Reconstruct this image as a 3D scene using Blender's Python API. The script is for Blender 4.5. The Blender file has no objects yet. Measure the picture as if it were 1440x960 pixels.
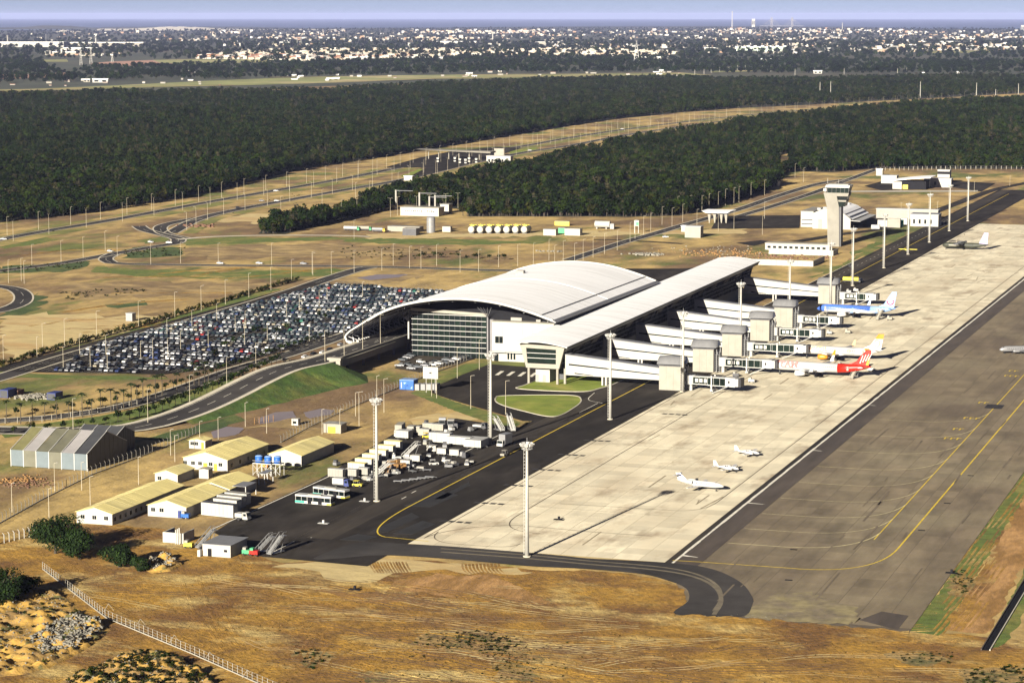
import bpy, bmesh, math, random
import numpy as np
from mathutils import Vector, Matrix
from mathutils.geometry import tessellate_polygon
R = math.radians
random.seed(7); rng = np.random.default_rng(11)
SC = bpy.context.scene; COL = SC.collection

# ------------------------------------------------------------------ camera
F, CX, CY, YH, H = 3443.0, 720.0, 480.0, 22.0, 150.0      # photograph 1440 x 960, pixels; camera 150 m up
PITCH = math.atan((CY - YH) / F)
YAW = math.atan(1180.0 / math.hypot(F, CY - YH))          # +Y runs along the apron, +X towards the taxiway
cam_d = bpy.data.cameras.new('camera'); cam = bpy.data.objects.new('camera', cam_d); COL.objects.link(cam)
cam_d.sensor_width = 36; cam_d.lens = 36 * F / 1440; cam_d.clip_start = 1; cam_d.clip_end = 400000
cam.location = (0, 0, H); cam.rotation_euler = (math.pi / 2 - PITCH, 0, YAW)
SC.camera = cam

# ------------------------------------------------------------------ sun, sky, exposure
SUN_EL, SUN_AZ = R(17.0), R(187.0)                         # azimuth clockwise from +Y: behind the camera
sd = bpy.data.lights.new('sun', 'SUN'); sd.energy = 5.0; sd.angle = R(0.5); sd.color = (1.0, 0.925, 0.78)
so = bpy.data.objects.new('sun', sd); COL.objects.link(so); so.location = (0, -200, 400)
tosun = Vector((math.sin(SUN_AZ) * math.cos(SUN_EL), math.cos(SUN_AZ) * math.cos(SUN_EL), math.sin(SUN_EL)))
so.rotation_euler = (-tosun).to_track_quat('-Z', 'Y').to_euler()
W = bpy.data.worlds.new('World'); SC.world = W; W.use_nodes = True
wn = W.node_tree.nodes; wl = W.node_tree.links
sky = wn.new('ShaderNodeTexSky'); sky.sky_type = 'NISHITA'; sky.sun_disc = False
sky.sun_elevation = SUN_EL; sky.sun_rotation = SUN_AZ; sky.altitude = 1500; sky.air_density = 0.30; sky.dust_density = 0.6; sky.ozone_density = 3.0
tint = wn.new('ShaderNodeMix'); tint.data_type = 'RGBA'; tint.blend_type = 'MULTIPLY'; tint.inputs[0].default_value = 1.0; tint.inputs['B'].default_value = (0.72, 0.50, 0.42, 1)
wl.new(sky.outputs[0], tint.inputs['A']); wl.new(tint.outputs['Result'], wn['Background'].inputs[0]); wn['Background'].inputs[1].default_value = 0.05
SC.view_settings.view_transform = 'Standard'; SC.view_settings.look = 'None'; SC.view_settings.gamma = 1
SC.view_settings.exposure = 1.8
SC.cycles.use_denoising = True
SC.cycles.max_bounces = 5; SC.cycles.diffuse_bounces = 1; SC.cycles.glossy_bounces = 2; SC.cycles.transmission_bounces = 3
SC.cycles.volume_bounces = 0; SC.cycles.transparent_max_bounces = 8

# ------------------------------------------------------------------ pixel <-> place helpers
def G(px, py, z=0.0):
    """the point at height z seen at pixel (px, py) of the photograph"""
    x = (px - CX) / F; y = -(py - CY) / F
    cp, sp = math.cos(PITCH), math.sin(PITCH)
    fw = cp + y * sp; up = -sp + y * cp
    t = (z - H) / up; a, b = t * x, t * fw
    c, s = math.cos(YAW), math.sin(YAW)
    return Vector((a * c - b * s, a * s + b * c, z))
def PPM(px, py): return (py - YH) / H                       # pixels per metre (upright) at a ground pixel

# ------------------------------------------------------------------ mesh builder
class MB:
    def __init__(s): s.v = []; s.f = []; s.m = []
    def add(s, vs, fs, m=0):
        n = len(s.v); s.v += [tuple(p) for p in vs]; s.f += [tuple(i + n for i in f) for f in fs]; s.m += [m] * len(fs); return s
    def box(s, x0, x1, y0, y1, z0, z1, m=0):
        vs = [(x0,y0,z0),(x1,y0,z0),(x1,y1,z0),(x0,y1,z0),(x0,y0,z1),(x1,y0,z1),(x1,y1,z1),(x0,y1,z1)]
        return s.add(vs, [(0,3,2,1),(4,5,6,7),(0,1,5,4),(1,2,6,5),(2,3,7,6),(3,0,4,7)], m)
    def hexa(s, b, t, m=0):
        return s.add(list(b) + list(t), [(0,3,2,1),(4,5,6,7),(0,1,5,4),(1,2,6,5),(2,3,7,6),(3,0,4,7)], m)
    def quad(s, a, b, c, d, m=0): return s.add([a, b, c, d], [(0,1,2,3)], m)
    def tube(s, p, q, r, r2=None, n=6, m=0, caps=True):
        p = Vector(p); q = Vector(q); r2 = r if r2 is None else r2
        d = (q - p).normalized(); u = d.orthogonal().normalized(); w = d.cross(u)
        vs = []
        for k in range(n):
            a = 2 * math.pi * k / n; o = u * math.cos(a) + w * math.sin(a)
            vs.append(p + o * r); vs.append(q + o * r2)
        fs = [(2*k, 2*((k+1) % n), 2*((k+1) % n)+1, 2*k+1) for k in range(n)]
        if caps: fs += [tuple(2*k for k in range(n-1, -1, -1)), tuple(2*k+1 for k in range(n))]
        return s.add(vs, fs, m)
    def prism(s, poly, z0, z1, m=0, mt=None):
        """upright prism over an XY polygon (counter-clockwise)"""
        n = len(poly); vs = [(p[0], p[1], z0) for p in poly] + [(p[0], p[1], z1) for p in poly]
        s.add(vs, [(k, (k+1) % n, (k+1) % n + n, k + n) for k in range(n)], m)
        s.add([(p[0], p[1], z1) for p in poly], [tuple(range(n))], m if mt is None else mt)
        return s
    def extrude(s, prof, x0, x1, m=0, axis='y', caps=True):
        """profile of (a, z) pairs swept along an axis: axis y -> points (a, t, z); axis x -> (t, a, z)"""
        n = len(prof); vs = []
        for t in (x0, x1):
            for a, z in prof: vs.append((a, t, z) if axis == 'y' else (t, a, z))
        fs = [(k, (k+1) % n, (k+1) % n + n, k + n) for k in range(n)]
        if caps: fs += [tuple(range(n)), tuple(range(2*n-1, n-1, -1))]
        return s.add(vs, fs, m)
    def rings(s, rs, m=0, cap0=True, cap1=True):
        n = len(rs[0]); vs = [p for r in rs for p in r]; fs = []
        for i in range(len(rs) - 1):
            for k in range(n): fs.append((i*n+k, i*n+(k+1) % n, (i+1)*n+(k+1) % n, (i+1)*n+k))
        if cap0: fs.append(tuple(range(n-1, -1, -1)))
        if cap1: fs.append(tuple((len(rs)-1)*n + k for k in range(n)))
        return s.add(vs, fs, m)
    def xf(s, M):
        s.v = [tuple(M @ Vector(p)) for p in s.v]; return s
    def mesh(s, name, mats, smooth=False):
        me = bpy.data.meshes.new(name); me.from_pydata(s.v, [], s.f)
        for mm in (mats if isinstance(mats, (list, tuple)) else [mats]): me.materials.append(mm)
        if len(me.polygons): me.polygons.foreach_set('material_index', s.m)
        if smooth: me.polygons.foreach_set('use_smooth', [True] * len(s.f))
        bm = bmesh.new(); bm.from_mesh(me); bmesh.ops.recalc_face_normals(bm, faces=bm.faces); bm.to_mesh(me); bm.free()
        me.update(); return me
    def build(s, name, mats, parent=None, smooth=False):
        return link(name, s.mesh(name, mats, smooth), parent)

def link(name, data, parent=None, loc=None, rz=None):
    o = bpy.data.objects.new(name, data); COL.objects.link(o)
    if parent is not None: o.parent = parent
    if loc is not None: o.location = loc
    if rz is not None: o.rotation_euler = (0, 0, rz)
    return o
def tag(o, label=None, cat=None, group=None, kind=None):
    if label: o['label'] = label
    if cat: o['category'] = cat
    if group: o['group'] = group
    if kind: o['kind'] = kind
    return o
def thing(name, label, cat, loc=(0, 0, 0), rz=0.0, group=None):
    o = link(name, None, None, loc, rz); o.empty_display_size = 0.5
    return tag(o, label, cat, group)
def dup(root, loc, rz=None, label=None, group=None, scale=None):
    r = root.copy(); COL.objects.link(r); r.location = loc
    if rz is not None: r.rotation_euler = (0, 0, rz)
    if scale is not None: r.scale = scale
    if label: r['label'] = label
    if group: r['group'] = group
    for ch in KIDS(root):
        c = ch.copy(); COL.objects.link(c); c.parent = r
        for g in KIDS(ch):
            d = g.copy(); COL.objects.link(d); d.parent = c
    return r
_kids = {}
def KIDS(o):
    k = o.name
    if k not in _kids: _kids[k] = list(o.children)
    return _kids[k]
ORD = ['first','second','third','fourth','fifth','sixth','seventh','eighth','ninth','tenth','eleventh','twelfth','thirteenth','fourteenth','fifteenth','sixteenth','seventeenth','eighteenth','nineteenth','twentieth']
def ordi(k):
    if k < 20: return ORD[k]
    if k >= 99: return 'hundred and ' + ordi(k - 100) if k > 99 else 'hundredth'
    tens = {2:'twenty',3:'thirty',4:'forty',5:'fifty',6:'sixty',7:'seventy',8:'eighty',9:'ninety'}[(k+1)//10]; u = (k+1) % 10
    return tens + ('-' + ORD[u-1] if u else 'th').replace('yth','ieth') if u else tens[:-1] + 'ieth'

def crom(pts, step=6.0, closed=False):
    """smooth curve through points, resampled"""
    P = [Vector(p) for p in pts]; out = []
    n = len(P); rngk = range(n if closed else n - 1)
    for i in rngk:
        p0 = P[(i-1) % n] if (closed or i > 0) else P[0]*2 - P[1]
        p1 = P[i]; p2 = P[(i+1) % n]
        p3 = P[(i+2) % n] if (closed or i + 2 < n) else P[n-1]*2 - P[n-2]
        k = max(1, int((p2 - p1).length / step))
        for j in range(k):
            t = j / k
            out.append(0.5 * ((2*p1) + (p2-p0)*t + (2*p0-5*p1+4*p2-p3)*t*t + (3*p1-p0-3*p2+p3)*t*t*t))
    if not closed: out.append(P[-1])
    return out
def rough(pts, step=4.0, amp=1.5, ay=1.6):
    """subdivide a closed outline and make it uneven"""
    out = []; n = len(pts)
    for i in range(n):
        a = Vector((pts[i][0], pts[i][1], 0)); b = Vector((pts[(i+1) % n][0], pts[(i+1) % n][1], 0)); k = max(1, int((b-a).length / step))
        for j in range(k):
            p = a.lerp(b, j / k); out.append(p + Vector((random.uniform(-amp, amp), random.uniform(-amp, amp)*ay, 0)))
    return out
def sheet_mesh(name, pts, z, mat):
    vs = [Vector((p[0], p[1], z)) for p in pts]
    tris = tessellate_polygon([vs])
    me = bpy.data.meshes.new(name); me.from_pydata([tuple(v) for v in vs], [], [tuple(t) for t in tris])
    if isinstance(mat, bpy.types.Material): me.materials.append(mat)
    bm = bmesh.new(); bm.from_mesh(me)
    for f in bm.faces:
        if f.normal.z < 0: f.normal_flip()
    bm.to_mesh(me); bm.free(); me.update(); return me
def sheet(name, pts, z, mat, parent=None, label=None):
    o = link(name, sheet_mesh(name, pts, z, mat), parent)
    if parent is None: o['kind'] = 'structure'
    if label: o['label'] = label
    return o
def ribbon_mb(line, w, z, mb=None, m=0, zf=None):
    mb = mb or MB(); n = len(line); vs = []
    for i, p in enumerate(line):
        a = line[max(i-1, 0)]; b = line[min(i+1, n-1)]; d = Vector((b[0]-a[0], b[1]-a[1], 0)).normalized(); s = Vector((d.y, -d.x, 0))
        ww = w(i/(n-1)) if callable(w) else w; zz = zf(p) if zf else z
        vs += [(p[0]-s.x*ww/2, p[1]-s.y*ww/2, zz), (p[0]+s.x*ww/2, p[1]+s.y*ww/2, zz)]
    mb.add(vs, [(2*i, 2*i+1, 2*i+3, 2*i+2) for i in range(n-1)], m); return mb
def offset_line(line, d):
    out = []; n = len(line)
    for i, p in enumerate(line):
        a = line[max(i-1, 0)]; b = line[min(i+1, n-1)]; t = Vector((b[0]-a[0], b[1]-a[1], 0)).normalized()
        out.append(Vector((p[0] + t.y*d, p[1] - t.x*d, p[2])))
    return out
def dash_mb(line, w, z, on=4.0, off=8.0, mb=None):
    mb = mb or MB(); acc = 0.0
    for i in range(len(line)-1):
        L = (Vector(line[i+1]) - Vector(line[i])).length
        if (acc % (on + off)) < on: ribbon_mb([line[i], line[i+1]], w, z, mb)
        acc += L
    return mb

# ------------------------------------------------------------------ materials
MATS = {}
def _n(nt, t, **k):
    n = nt.nodes.new(t)
    for a, b in k.items(): setattr(n, a, b)
    return n
def mat(name, col, rough_=0.8, var=0.0, scale=0.3, metal=0.0, bump=0.0, col2=None, scale2=None, mix2=(0.45, 0.6), stretch=(1,1,1), rot=0.0, rand=0.0, attr=None, spec=0.3, detail=6.0, emit=None, alpha=None, bscale=None, col3=None, mix3=(0.5,0.62), scale3=None, stretch3=(1,1,1)):
    """procedural surface: base colour broken up by two noises, optional patches of other colours, optional relief"""
    m = bpy.data.materials.new(name); m.use_nodes = True; nt = m.node_tree; b = nt.nodes['Principled BSDF']; L = nt.links.new
    b.inputs['Roughness'].default_value = rough_; b.inputs['Metallic'].default_value = metal; b.inputs['Specular IOR Level'].default_value = spec
    geo = _n(nt, 'ShaderNodeTexCoord') if False else _n(nt, 'ShaderNodeNewGeometry')
    mp = _n(nt, 'ShaderNodeMapping'); mp.inputs['Scale'].default_value = stretch; mp.inputs['Rotation'].default_value = (0, 0, rot)
    L(geo.outputs['Position'], mp.inputs['Vector'])
    cur = None
    if attr:
        a = _n(nt, 'ShaderNodeAttribute', attribute_name=attr); cur = a.outputs['Color']
    else:
        rgb = _n(nt, 'ShaderNodeRGB'); rgb.outputs[0].default_value = (*col, 1); cur = rgb.outputs[0]
    def noise(sc, det, vec):
        n = _n(nt, 'ShaderNodeTexNoise'); n.inputs['Scale'].default_value = sc; n.inputs['Detail'].default_value = det; n.inputs['Roughness'].default_value = 0.62
        L(vec, n.inputs['Vector']); return n
    if col2:
        n2 = noise(scale2 or scale*0.25, detail, mp.outputs[0]); r2 = _n(nt, 'ShaderNodeMapRange'); r2.inputs[1].default_value, r2.inputs[2].default_value = mix2
        L(n2.outputs[0], r2.inputs[0]); mx = _n(nt, 'ShaderNodeMix', data_type='RGBA'); mx.inputs['B'].default_value = (*col2, 1)
        L(r2.outputs[0], mx.inputs[0]); L(cur, mx.inputs['A']); cur = mx.outputs['Result']
    if col3:
        mp3 = _n(nt, 'ShaderNodeMapping'); mp3.inputs['Scale'].default_value = stretch3; mp3.inputs['Location'].default_value = (37, 91, 0); mp3.inputs['Rotation'].default_value = (0, 0, rot); L(geo.outputs['Position'], mp3.inputs['Vector'])
        n3 = noise(scale3 or scale*0.4, detail, mp3.outputs[0]); r3 = _n(nt, 'ShaderNodeMapRange'); r3.inputs[1].default_value, r3.inputs[2].default_value = mix3
        L(n3.outputs[0], r3.inputs[0]); mx = _n(nt, 'ShaderNodeMix', data_type='RGBA'); mx.inputs['B'].default_value = (*col3, 1)
        L(r3.outputs[0], mx.inputs[0]); L(cur, mx.inputs['A']); cur = mx.outputs['Result']
    nz = None
    if var > 0:
        nz = noise(scale, detail, mp.outputs[0]); r = _n(nt, 'ShaderNodeMapRange'); r.inputs[1].default_value = 0.3; r.inputs[2].default_value = 0.7
        r.inputs[3].default_value = 1 - var; r.inputs[4].default_value = 1 + var; L(nz.outputs[0], r.inputs[0])
        vm = _n(nt, 'ShaderNodeVectorMath', operation='SCALE'); L(cur, vm.inputs[0]); L(r.outputs[0], vm.inputs['Scale']); cur = vm.outputs[0]
    if rand > 0:
        oi = _n(nt, 'ShaderNodeObjectInfo'); r = _n(nt, 'ShaderNodeMapRange'); r.inputs[3].default_value = 1 - rand; r.inputs[4].default_value = 1 + rand
        L(oi.outputs['Random'], r.inputs[0]); vm = _n(nt, 'ShaderNodeVectorMath', operation='SCALE'); L(cur, vm.inputs[0]); L(r.outputs[0], vm.inputs['Scale']); cur = vm.outputs[0]
    L(cur, b.inputs['Base Color'])
    if bump > 0:
        nb = noise(bscale or scale*3, 5, mp.outputs[0]); bp = _n(nt, 'ShaderNodeBump'); bp.inputs['Distance'].default_value = bump; bp.inputs['Strength'].default_value = 1.0
        L(nb.outputs[0], bp.inputs['Height']); L(bp.outputs[0], b.inputs['Normal'])
    if emit: b.inputs['Emission Color'].default_value = (*emit[:3], 1); b.inputs['Emission Strength'].default_value = emit[3]
    if alpha is not None: b.inputs['Alpha'].default_value = alpha
    MATS[name] = m; return m
M = MATS
mat('dirt', (0.265,0.145,0.020), 0.95, 0.42, 0.35, bump=0.5, bscale=0.9, col2=(0.13,0.062,0.014), scale2=0.045, mix2=(0.42,0.60), stretch=(0.95,0.85,1), rot=0.25, col3=(0.38,0.275,0.10), scale3=0.06, mix3=(0.52,0.66), stretch3=(0.55,0.9,1))
mat('dirt_far', (0.33,0.23,0.083), 0.95, 0.42, 0.07, bump=0.6, bscale=0.3, col2=(0.135,0.083,0.038), scale2=0.016, mix2=(0.45,0.58), stretch=(0.9,0.45,1), col3=(0.095,0.105,0.020), scale3=0.014, mix3=(0.54,0.62), stretch3=(1,0.5,1))
mat('pale_dirt', (0.40,0.31,0.145), 0.95, 0.2, 0.2, bump=0.2, bscale=0.9, col2=(0.34,0.22,0.09), scale2=0.03, mix2=(0.48,0.64), stretch=(0.5,1.2,1))
mat('red_dirt', (0.20,0.105,0.028), 0.95, 0.28, 0.5, bump=0.3, bscale=1.0, col2=(0.34,0.19,0.07), scale2=0.08, mix2=(0.45,0.6), stretch=(1.3,0.4,1))
mat('grass', (0.075,0.105,0.016), 0.95, 0.35, 0.25, bump=0.25, bscale=1.2, col2=(0.15,0.14,0.03), scale2=0.05, mix2=(0.46,0.62))
mat('lawn', (0.13,0.165,0.016), 0.95, 0.22, 0.12, bump=0.12, bscale=1.5, col2=(0.25,0.22,0.05), scale2=0.04, mix2=(0.5,0.68))
mat('dark_grass', (0.035,0.060,0.012), 0.95, 0.45, 0.2, bump=0.35, bscale=0.8, col2=(0.08,0.095,0.02), scale2=0.06, mix2=(0.5,0.65))
mat('scrub', (0.09,0.08,0.026), 0.95, 0.45, 0.5, bump=0.5, bscale=0.8, col2=(0.25,0.16,0.055), scale2=0.16, mix2=(0.40,0.56))
mat('concrete', (0.56,0.50,0.37), 0.85, 0.16, 0.12, col2=(0.45,0.385,0.275), scale2=0.03, mix2=(0.48,0.66), stretch=(1.6,0.5,1), rand=0.13, bump=0.01, col3=(0.30,0.24,0.165), scale3=0.07, mix3=(0.53,0.70), stretch3=(1.1,0.45,1))
mat('joint', (0.33,0.28,0.19), 0.9, 0.3, 0.3)
mat('taxi_slab', (0.150,0.118,0.076), 0.85, 0.28, 0.1, col2=(0.105,0.081,0.055), scale2=0.02, mix2=(0.46,0.62), stretch=(1.5,0.35,1), rand=0.13, col3=(0.17,0.14,0.09), scale3=0.015, mix3=(0.5,0.66))
mat('taxi_joint', (0.085,0.066,0.046), 0.9, 0.3, 0.3)
mat('shoulder', (0.064,0.050,0.040), 0.85, 0.28, 0.2, stretch=(1.2,0.2,1), col2=(0.048,0.038,0.032), scale2=0.02, mix2=(0.45,0.6))
mat('asphalt', (0.023,0.0205,0.0185), 0.85, 0.3, 0.12, stretch=(1.0,0.35,1), col2=(0.037,0.032,0.028), scale2=0.03, mix2=(0.46,0.64), spec=0.05)
mat('asphalt_worn', (0.050,0.042,0.034), 0.85, 0.25, 0.15, stretch=(1.2,0.2,1), col2=(0.026,0.023,0.021), scale2=0.02, mix2=(0.47,0.6), spec=0.08)
mat('asphalt_road', (0.046,0.042,0.040), 0.85, 0.2, 0.1, col2=(0.030,0.028,0.027), scale2=0.02, spec=0.1)
mat('oil_dark', (0.012,0.011,0.012), 0.5, 0.3, 0.4)
mat('kerb', (0.36,0.33,0.27), 0.85, 0.15, 0.4)
mat('paint_white', (0.55,0.52,0.45), 0.7, 0.35, 0.8)
mat('paint_yellow', (0.50,0.36,0.03), 0.7, 0.3, 0.8)
mat('paint_pale', (0.46,0.40,0.22), 0.7, 0.35, 0.5)
mat('paint_black', (0.022,0.02,0.02), 0.7, 0.3, 0.8)
mat('pavement', (0.42,0.38,0.30), 0.9, 0.15, 0.3)
mat('water', (0.19,0.155,0.155), 0.35, spec=0.25)
mat('sea', (0.06,0.085,0.15), 0.55, 0.15, 0.0004, stretch=(1,0.2,1), spec=0.2)
mat('far_land', (0.040,0.046,0.028), 0.95, 0.35, 0.0022, col2=(0.055,0.05,0.03), scale2=0.0009, mix2=(0.5,0.64))
mat('dune', (0.50,0.46,0.39), 0.95, 0.12, 0.002)
mat('field', (0.19,0.20,0.07), 0.95, 0.3, 0.01, col2=(0.36,0.29,0.15), scale2=0.004, mix2=(0.5,0.62))
mat('red_field', (0.30,0.17,0.12), 0.95, 0.25, 0.004, stretch=(0.3,2,1))
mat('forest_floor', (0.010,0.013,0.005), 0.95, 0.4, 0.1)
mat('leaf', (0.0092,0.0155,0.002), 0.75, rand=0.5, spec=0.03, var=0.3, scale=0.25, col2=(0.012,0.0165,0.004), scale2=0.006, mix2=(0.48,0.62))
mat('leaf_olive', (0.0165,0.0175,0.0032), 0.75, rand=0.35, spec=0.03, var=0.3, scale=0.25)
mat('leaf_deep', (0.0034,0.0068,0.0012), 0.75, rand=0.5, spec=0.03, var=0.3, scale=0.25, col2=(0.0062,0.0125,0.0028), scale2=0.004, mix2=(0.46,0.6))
mat('leaf_dry', (0.026,0.024,0.012), 0.8, rand=0.3, spec=0.03)
mat('leaf_palm', (0.016,0.023,0.007), 0.7, rand=0.3, spec=0.1)
mat('bark', (0.035,0.028,0.02), 0.9, 0.3, 2.0)
mat('palm_bark', (0.045,0.036,0.024), 0.9, 0.3, 2.0)
mat('white_metal', (0.30,0.295,0.28), 0.4, 0.06, 0.3)
mat('roof_white', (0.76,0.755,0.76), 0.5, 0.08, 0.15, stretch=(0.15,3.0,1), col2=(0.68,0.675,0.67), scale2=0.05, mix2=(0.45,0.65))
mat('seam', (0.70,0.70,0.70), 0.5)
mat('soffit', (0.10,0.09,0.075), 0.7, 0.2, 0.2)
mat('white_wall', (0.27,0.262,0.24), 0.75, 0.10, 0.25, bump=0.01)
mat('offwhite', (0.20,0.185,0.155), 0.75, 0.1, 0.3)
mat('box_grey', (0.19,0.18,0.16), 0.6, 0.08, 0.4)
mat('grey_metal', (0.17,0.17,0.175), 0.45, 0.1, 0.4, metal=0.2)
mat('dark_metal', (0.045,0.045,0.05), 0.5, 0.15, 0.5)
mat('steel', (0.20,0.20,0.20), 0.4, 0.1, 1.0, metal=0.4)
mat('galv', (0.27,0.26,0.235), 0.5, 0.12, 0.6)
mat('glass', (0.0035,0.006,0.006), 0.25, spec=0.12, var=0.4, scale=0.15)
mat('glass_green', (0.0045,0.0095,0.007), 0.25, spec=0.12, var=0.5, scale=0.1)
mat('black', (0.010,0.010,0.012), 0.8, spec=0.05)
mat('rubber', (0.02,0.02,0.02), 0.85)
mat('deck_conc', (0.30,0.28,0.26), 0.85, 0.15, 0.2)
mat('girder', (0.13,0.125,0.13), 0.85, 0.12, 0.2)
mat('tower_conc', (0.165,0.155,0.132), 0.85, 0.12, 0.15)
mat('shed_roof', (0.56,0.475,0.20), 0.7, 0.16, 0.15, stretch=(0.4,1.5,1), col2=(0.44,0.38,0.18), scale2=0.08, mix2=(0.5,0.66))
mat('sheet_blue', (0.085,0.105,0.115), 0.5, 0.12, 0.3)
mat('sheet_olive', (0.085,0.082,0.058), 0.5, 0.18, 0.3)
mat('sheet_olive2', (0.115,0.108,0.05), 0.5, 0.18, 0.3)
mat('sheet_dark', (0.035,0.036,0.04), 0.5, 0.15, 0.3)
mat('sheet_white', (0.20,0.19,0.19), 0.5, 0.08, 0.3)
mat('red', (0.27,0.010,0.005), 0.4, 0.08, 0.5)
mat('orange', (0.42,0.15,0.012), 0.4, 0.06, 0.5)
mat('peach', (0.80,0.52,0.30), 0.4, 0.06, 0.5)
mat('blue', (0.045,0.10,0.34), 0.35, 0.08, 0.5)
mat('sky_blue', (0.16,0.25,0.46), 0.35, 0.06, 0.5)
mat('vivid_blue', (0.012,0.07,0.26), 0.5, 0.15, 0.8)
mat('navy', (0.02,0.03,0.12), 0.5)
mat('lilac', (0.26,0.22,0.36), 0.4, 0.25, 0.9)
mat('olive_paint', (0.03,0.032,0.022), 0.55, 0.25, 0.5)
mat('yellow', (0.48,0.32,0.02), 0.5, 0.1, 0.6)
mat('lemon', (0.42,0.36,0.04), 0.5, 0.1, 0.6)
mat('green', (0.04,0.22,0.10), 0.5, 0.1, 0.6)
mat('teal', (0.02,0.19,0.16), 0.5, 0.1, 0.6)
mat('plane_white', (0.34,0.335,0.33), 0.3, 0.03, 0.5, spec=0.5)
mat('silver', (0.19,0.19,0.195), 0.35, 0.08, 0.6, metal=0.3)
mat('terracotta', (0.095,0.048,0.03), 0.8, 0.15, 0.5)
mat('rubble', (0.14,0.13,0.108), 0.9, 0.3, 0.8, rand=0.2)
mat('sand_mound', (0.31,0.185,0.04), 0.95, 0.22, 0.5, bump=0.25, bscale=1.3, col2=(0.20,0.125,0.045), scale2=0.12, mix2=(0.46,0.6), col3=(0.10,0.09,0.03), scale3=0.16, mix3=(0.56,0.62))
mat('wood', (0.17,0.09,0.03), 0.8, 0.3, 1.5)
mat('city_attr', (1,1,1), 0.8, attr='tint')
mat('car_attr', (1,1,1), 0.3, attr='tint', spec=0.5)
mat('estate_green', (.62,.72,.58), .8, .06, .05)
mat('dark_soil', (0.135,0.075,0.032), 0.95, 0.35, 0.5, bump=0.3, bscale=1.2)
mat('post_tan', (0.30,0.265,0.20), 0.6, 0.1, 1.0)
mat('brown_soil', (0.165,0.11,0.050), 0.95, 0.35, 0.12, bump=0.5, bscale=0.4, col2=(0.27,0.19,0.08), scale2=0.03, mix2=(0.44,0.6), stretch=(0.6,0.8,1))
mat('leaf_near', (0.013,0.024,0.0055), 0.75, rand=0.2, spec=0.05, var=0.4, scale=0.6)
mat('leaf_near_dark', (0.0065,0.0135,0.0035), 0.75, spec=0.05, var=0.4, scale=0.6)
mat('verge', (0.135,0.135,0.030), 0.95, 0.35, 0.08, bump=0.4, bscale=0.4, col2=(0.31,0.215,0.078), scale2=0.025, mix2=(0.46,0.58), stretch=(0.6,0.6,1))

# ================================================================== THE SETTING
def GP(lst, z=0.0): return [G(x, y, z) for x, y in lst]
def Rz(p, amp): return [Vector((q.x + random.uniform(-amp, amp), q.y + random.uniform(-amp, amp) * 2, 0)) for q in p]
sheet('ground', [(-82000, -2500), (60000, -2500), (60000, 95000), (-82000, 95000)], 0.0, M['dirt_far'])
# ---- far country
sheet('far_country_ground', GP([(-260, 131), (300, 127), (560, 118), (760, 116), (960, 128), (1200, 124), (1700, 112)]) + [Vector((60000, 94000, 0)), Vector((-81000, 94000, 0))], 0.35, M['far_land'])
sheet('sea', [Vector((p.x, p.y, 0)) for p in GP([(-900, 44), (-200, 43.5), (100, 43), (150, 38.5), (330, 38.0), (430, 40.2), (600, 39.4), (800, 37.8), (1000, 37.4), (1200, 38.4), (1290, 41.2), (1440, 41.5), (2300, 42)])] + [Vector((59900, 94900, 0)), Vector((-81900, 94900, 0))], 3.0, M['sea'])
# white dunes on the coast, a low ridge
def hill(name, px0, px1, py, hpx, mat_, depth=1800, n=40, seed=1, ph=0.5):
    rr = random.Random(seed); mb = MB(); rows = []
    for i in range(n + 1):
        t = i / n; x = px0 + (px1 - px0) * t; b = G(x, py); hh = hpx / PPM(x, py)
        env = math.sin(math.pi * t) ** ph * (0.7 + 0.3 * math.sin(t * 9 + seed)) * rr.uniform(0.85, 1.1)
        d = Vector((b.x, b.y, 0)).normalized()
        rows.append([b, b + d * depth * 0.5 + Vector((0, 0, hh * env * 0.75)), b + d * depth + Vector((0, 0, hh * env)), b + d * depth * 2])
    vs = [p for r in rows for p in r]; fs = []
    for i in range(n):
        for k in range(3): fs.append((i*4+k, (i+1)*4+k, (i+1)*4+k+1, i*4+k+1))
    mb.add(vs, fs); o = mb.build(name, mat_, None, True); o['kind'] = 'structure'; return o
hill('sand_dunes', 134, 350, 43.5, 5.0, M['dune'], 1500, 40, 3, 0.35)
hill('sand_dunes', 78, 114, 46.0, 3.6, M['dune'], 700, 16, 5, 0.7)
hill('sand_dunes', 345, 480, 42.5, 1.0, M['dune'], 500, 20, 8, 0.5)
hill('coastal_hill', -40, 150, 42.3, 5.5, M['far_land'], 2500, 30, 2, 0.6)
# fields, bare soil, clearings among the woods
FZ = 0.9
for pts, m_ in (([( -60,131),(60,128),(200,124),(330,121),(470,117),(600,112),(760,110),(900,107),(1000,106),(960,103),(800,105),(640,105.5),(480,108),(400,110),(300,114),(160,121),(40,126),(-60,127.5)], 'field'),
                ([( -60,107),(40,105),(96,102.5),(94,106),(60,110),(-60,114)], 'red_field'),
                ([(128,90),(150,87.5),(190,86),(250,84),(330,83.5),(300,87),(240,90),(180,93),(132,93.5)], 'red_field'),
                ([(215,85),(300,83.6),(420,84.5),(380,88),(270,90.5),(225,89)], 'field'),
                ([(1190,121.5),(1265,119.5),(1262,122),(1195,123.5)], 'field'), ([(1000,125.5),(1010,123),(1017,127),(1009,129)], 'field'),
                ([(30,85),(94,84),(96,87.5),(30,88)], 'field'), ([(1000,100.8),(1060,99.5),(1055,101.5),(1000,103)], 'field'), ([(1300,72.5),(1400,71),(1395,74.5),(1302,75.5)], 'field')):
    sheet('field', GP(pts), FZ, M[m_]); FZ += 0.05
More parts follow.
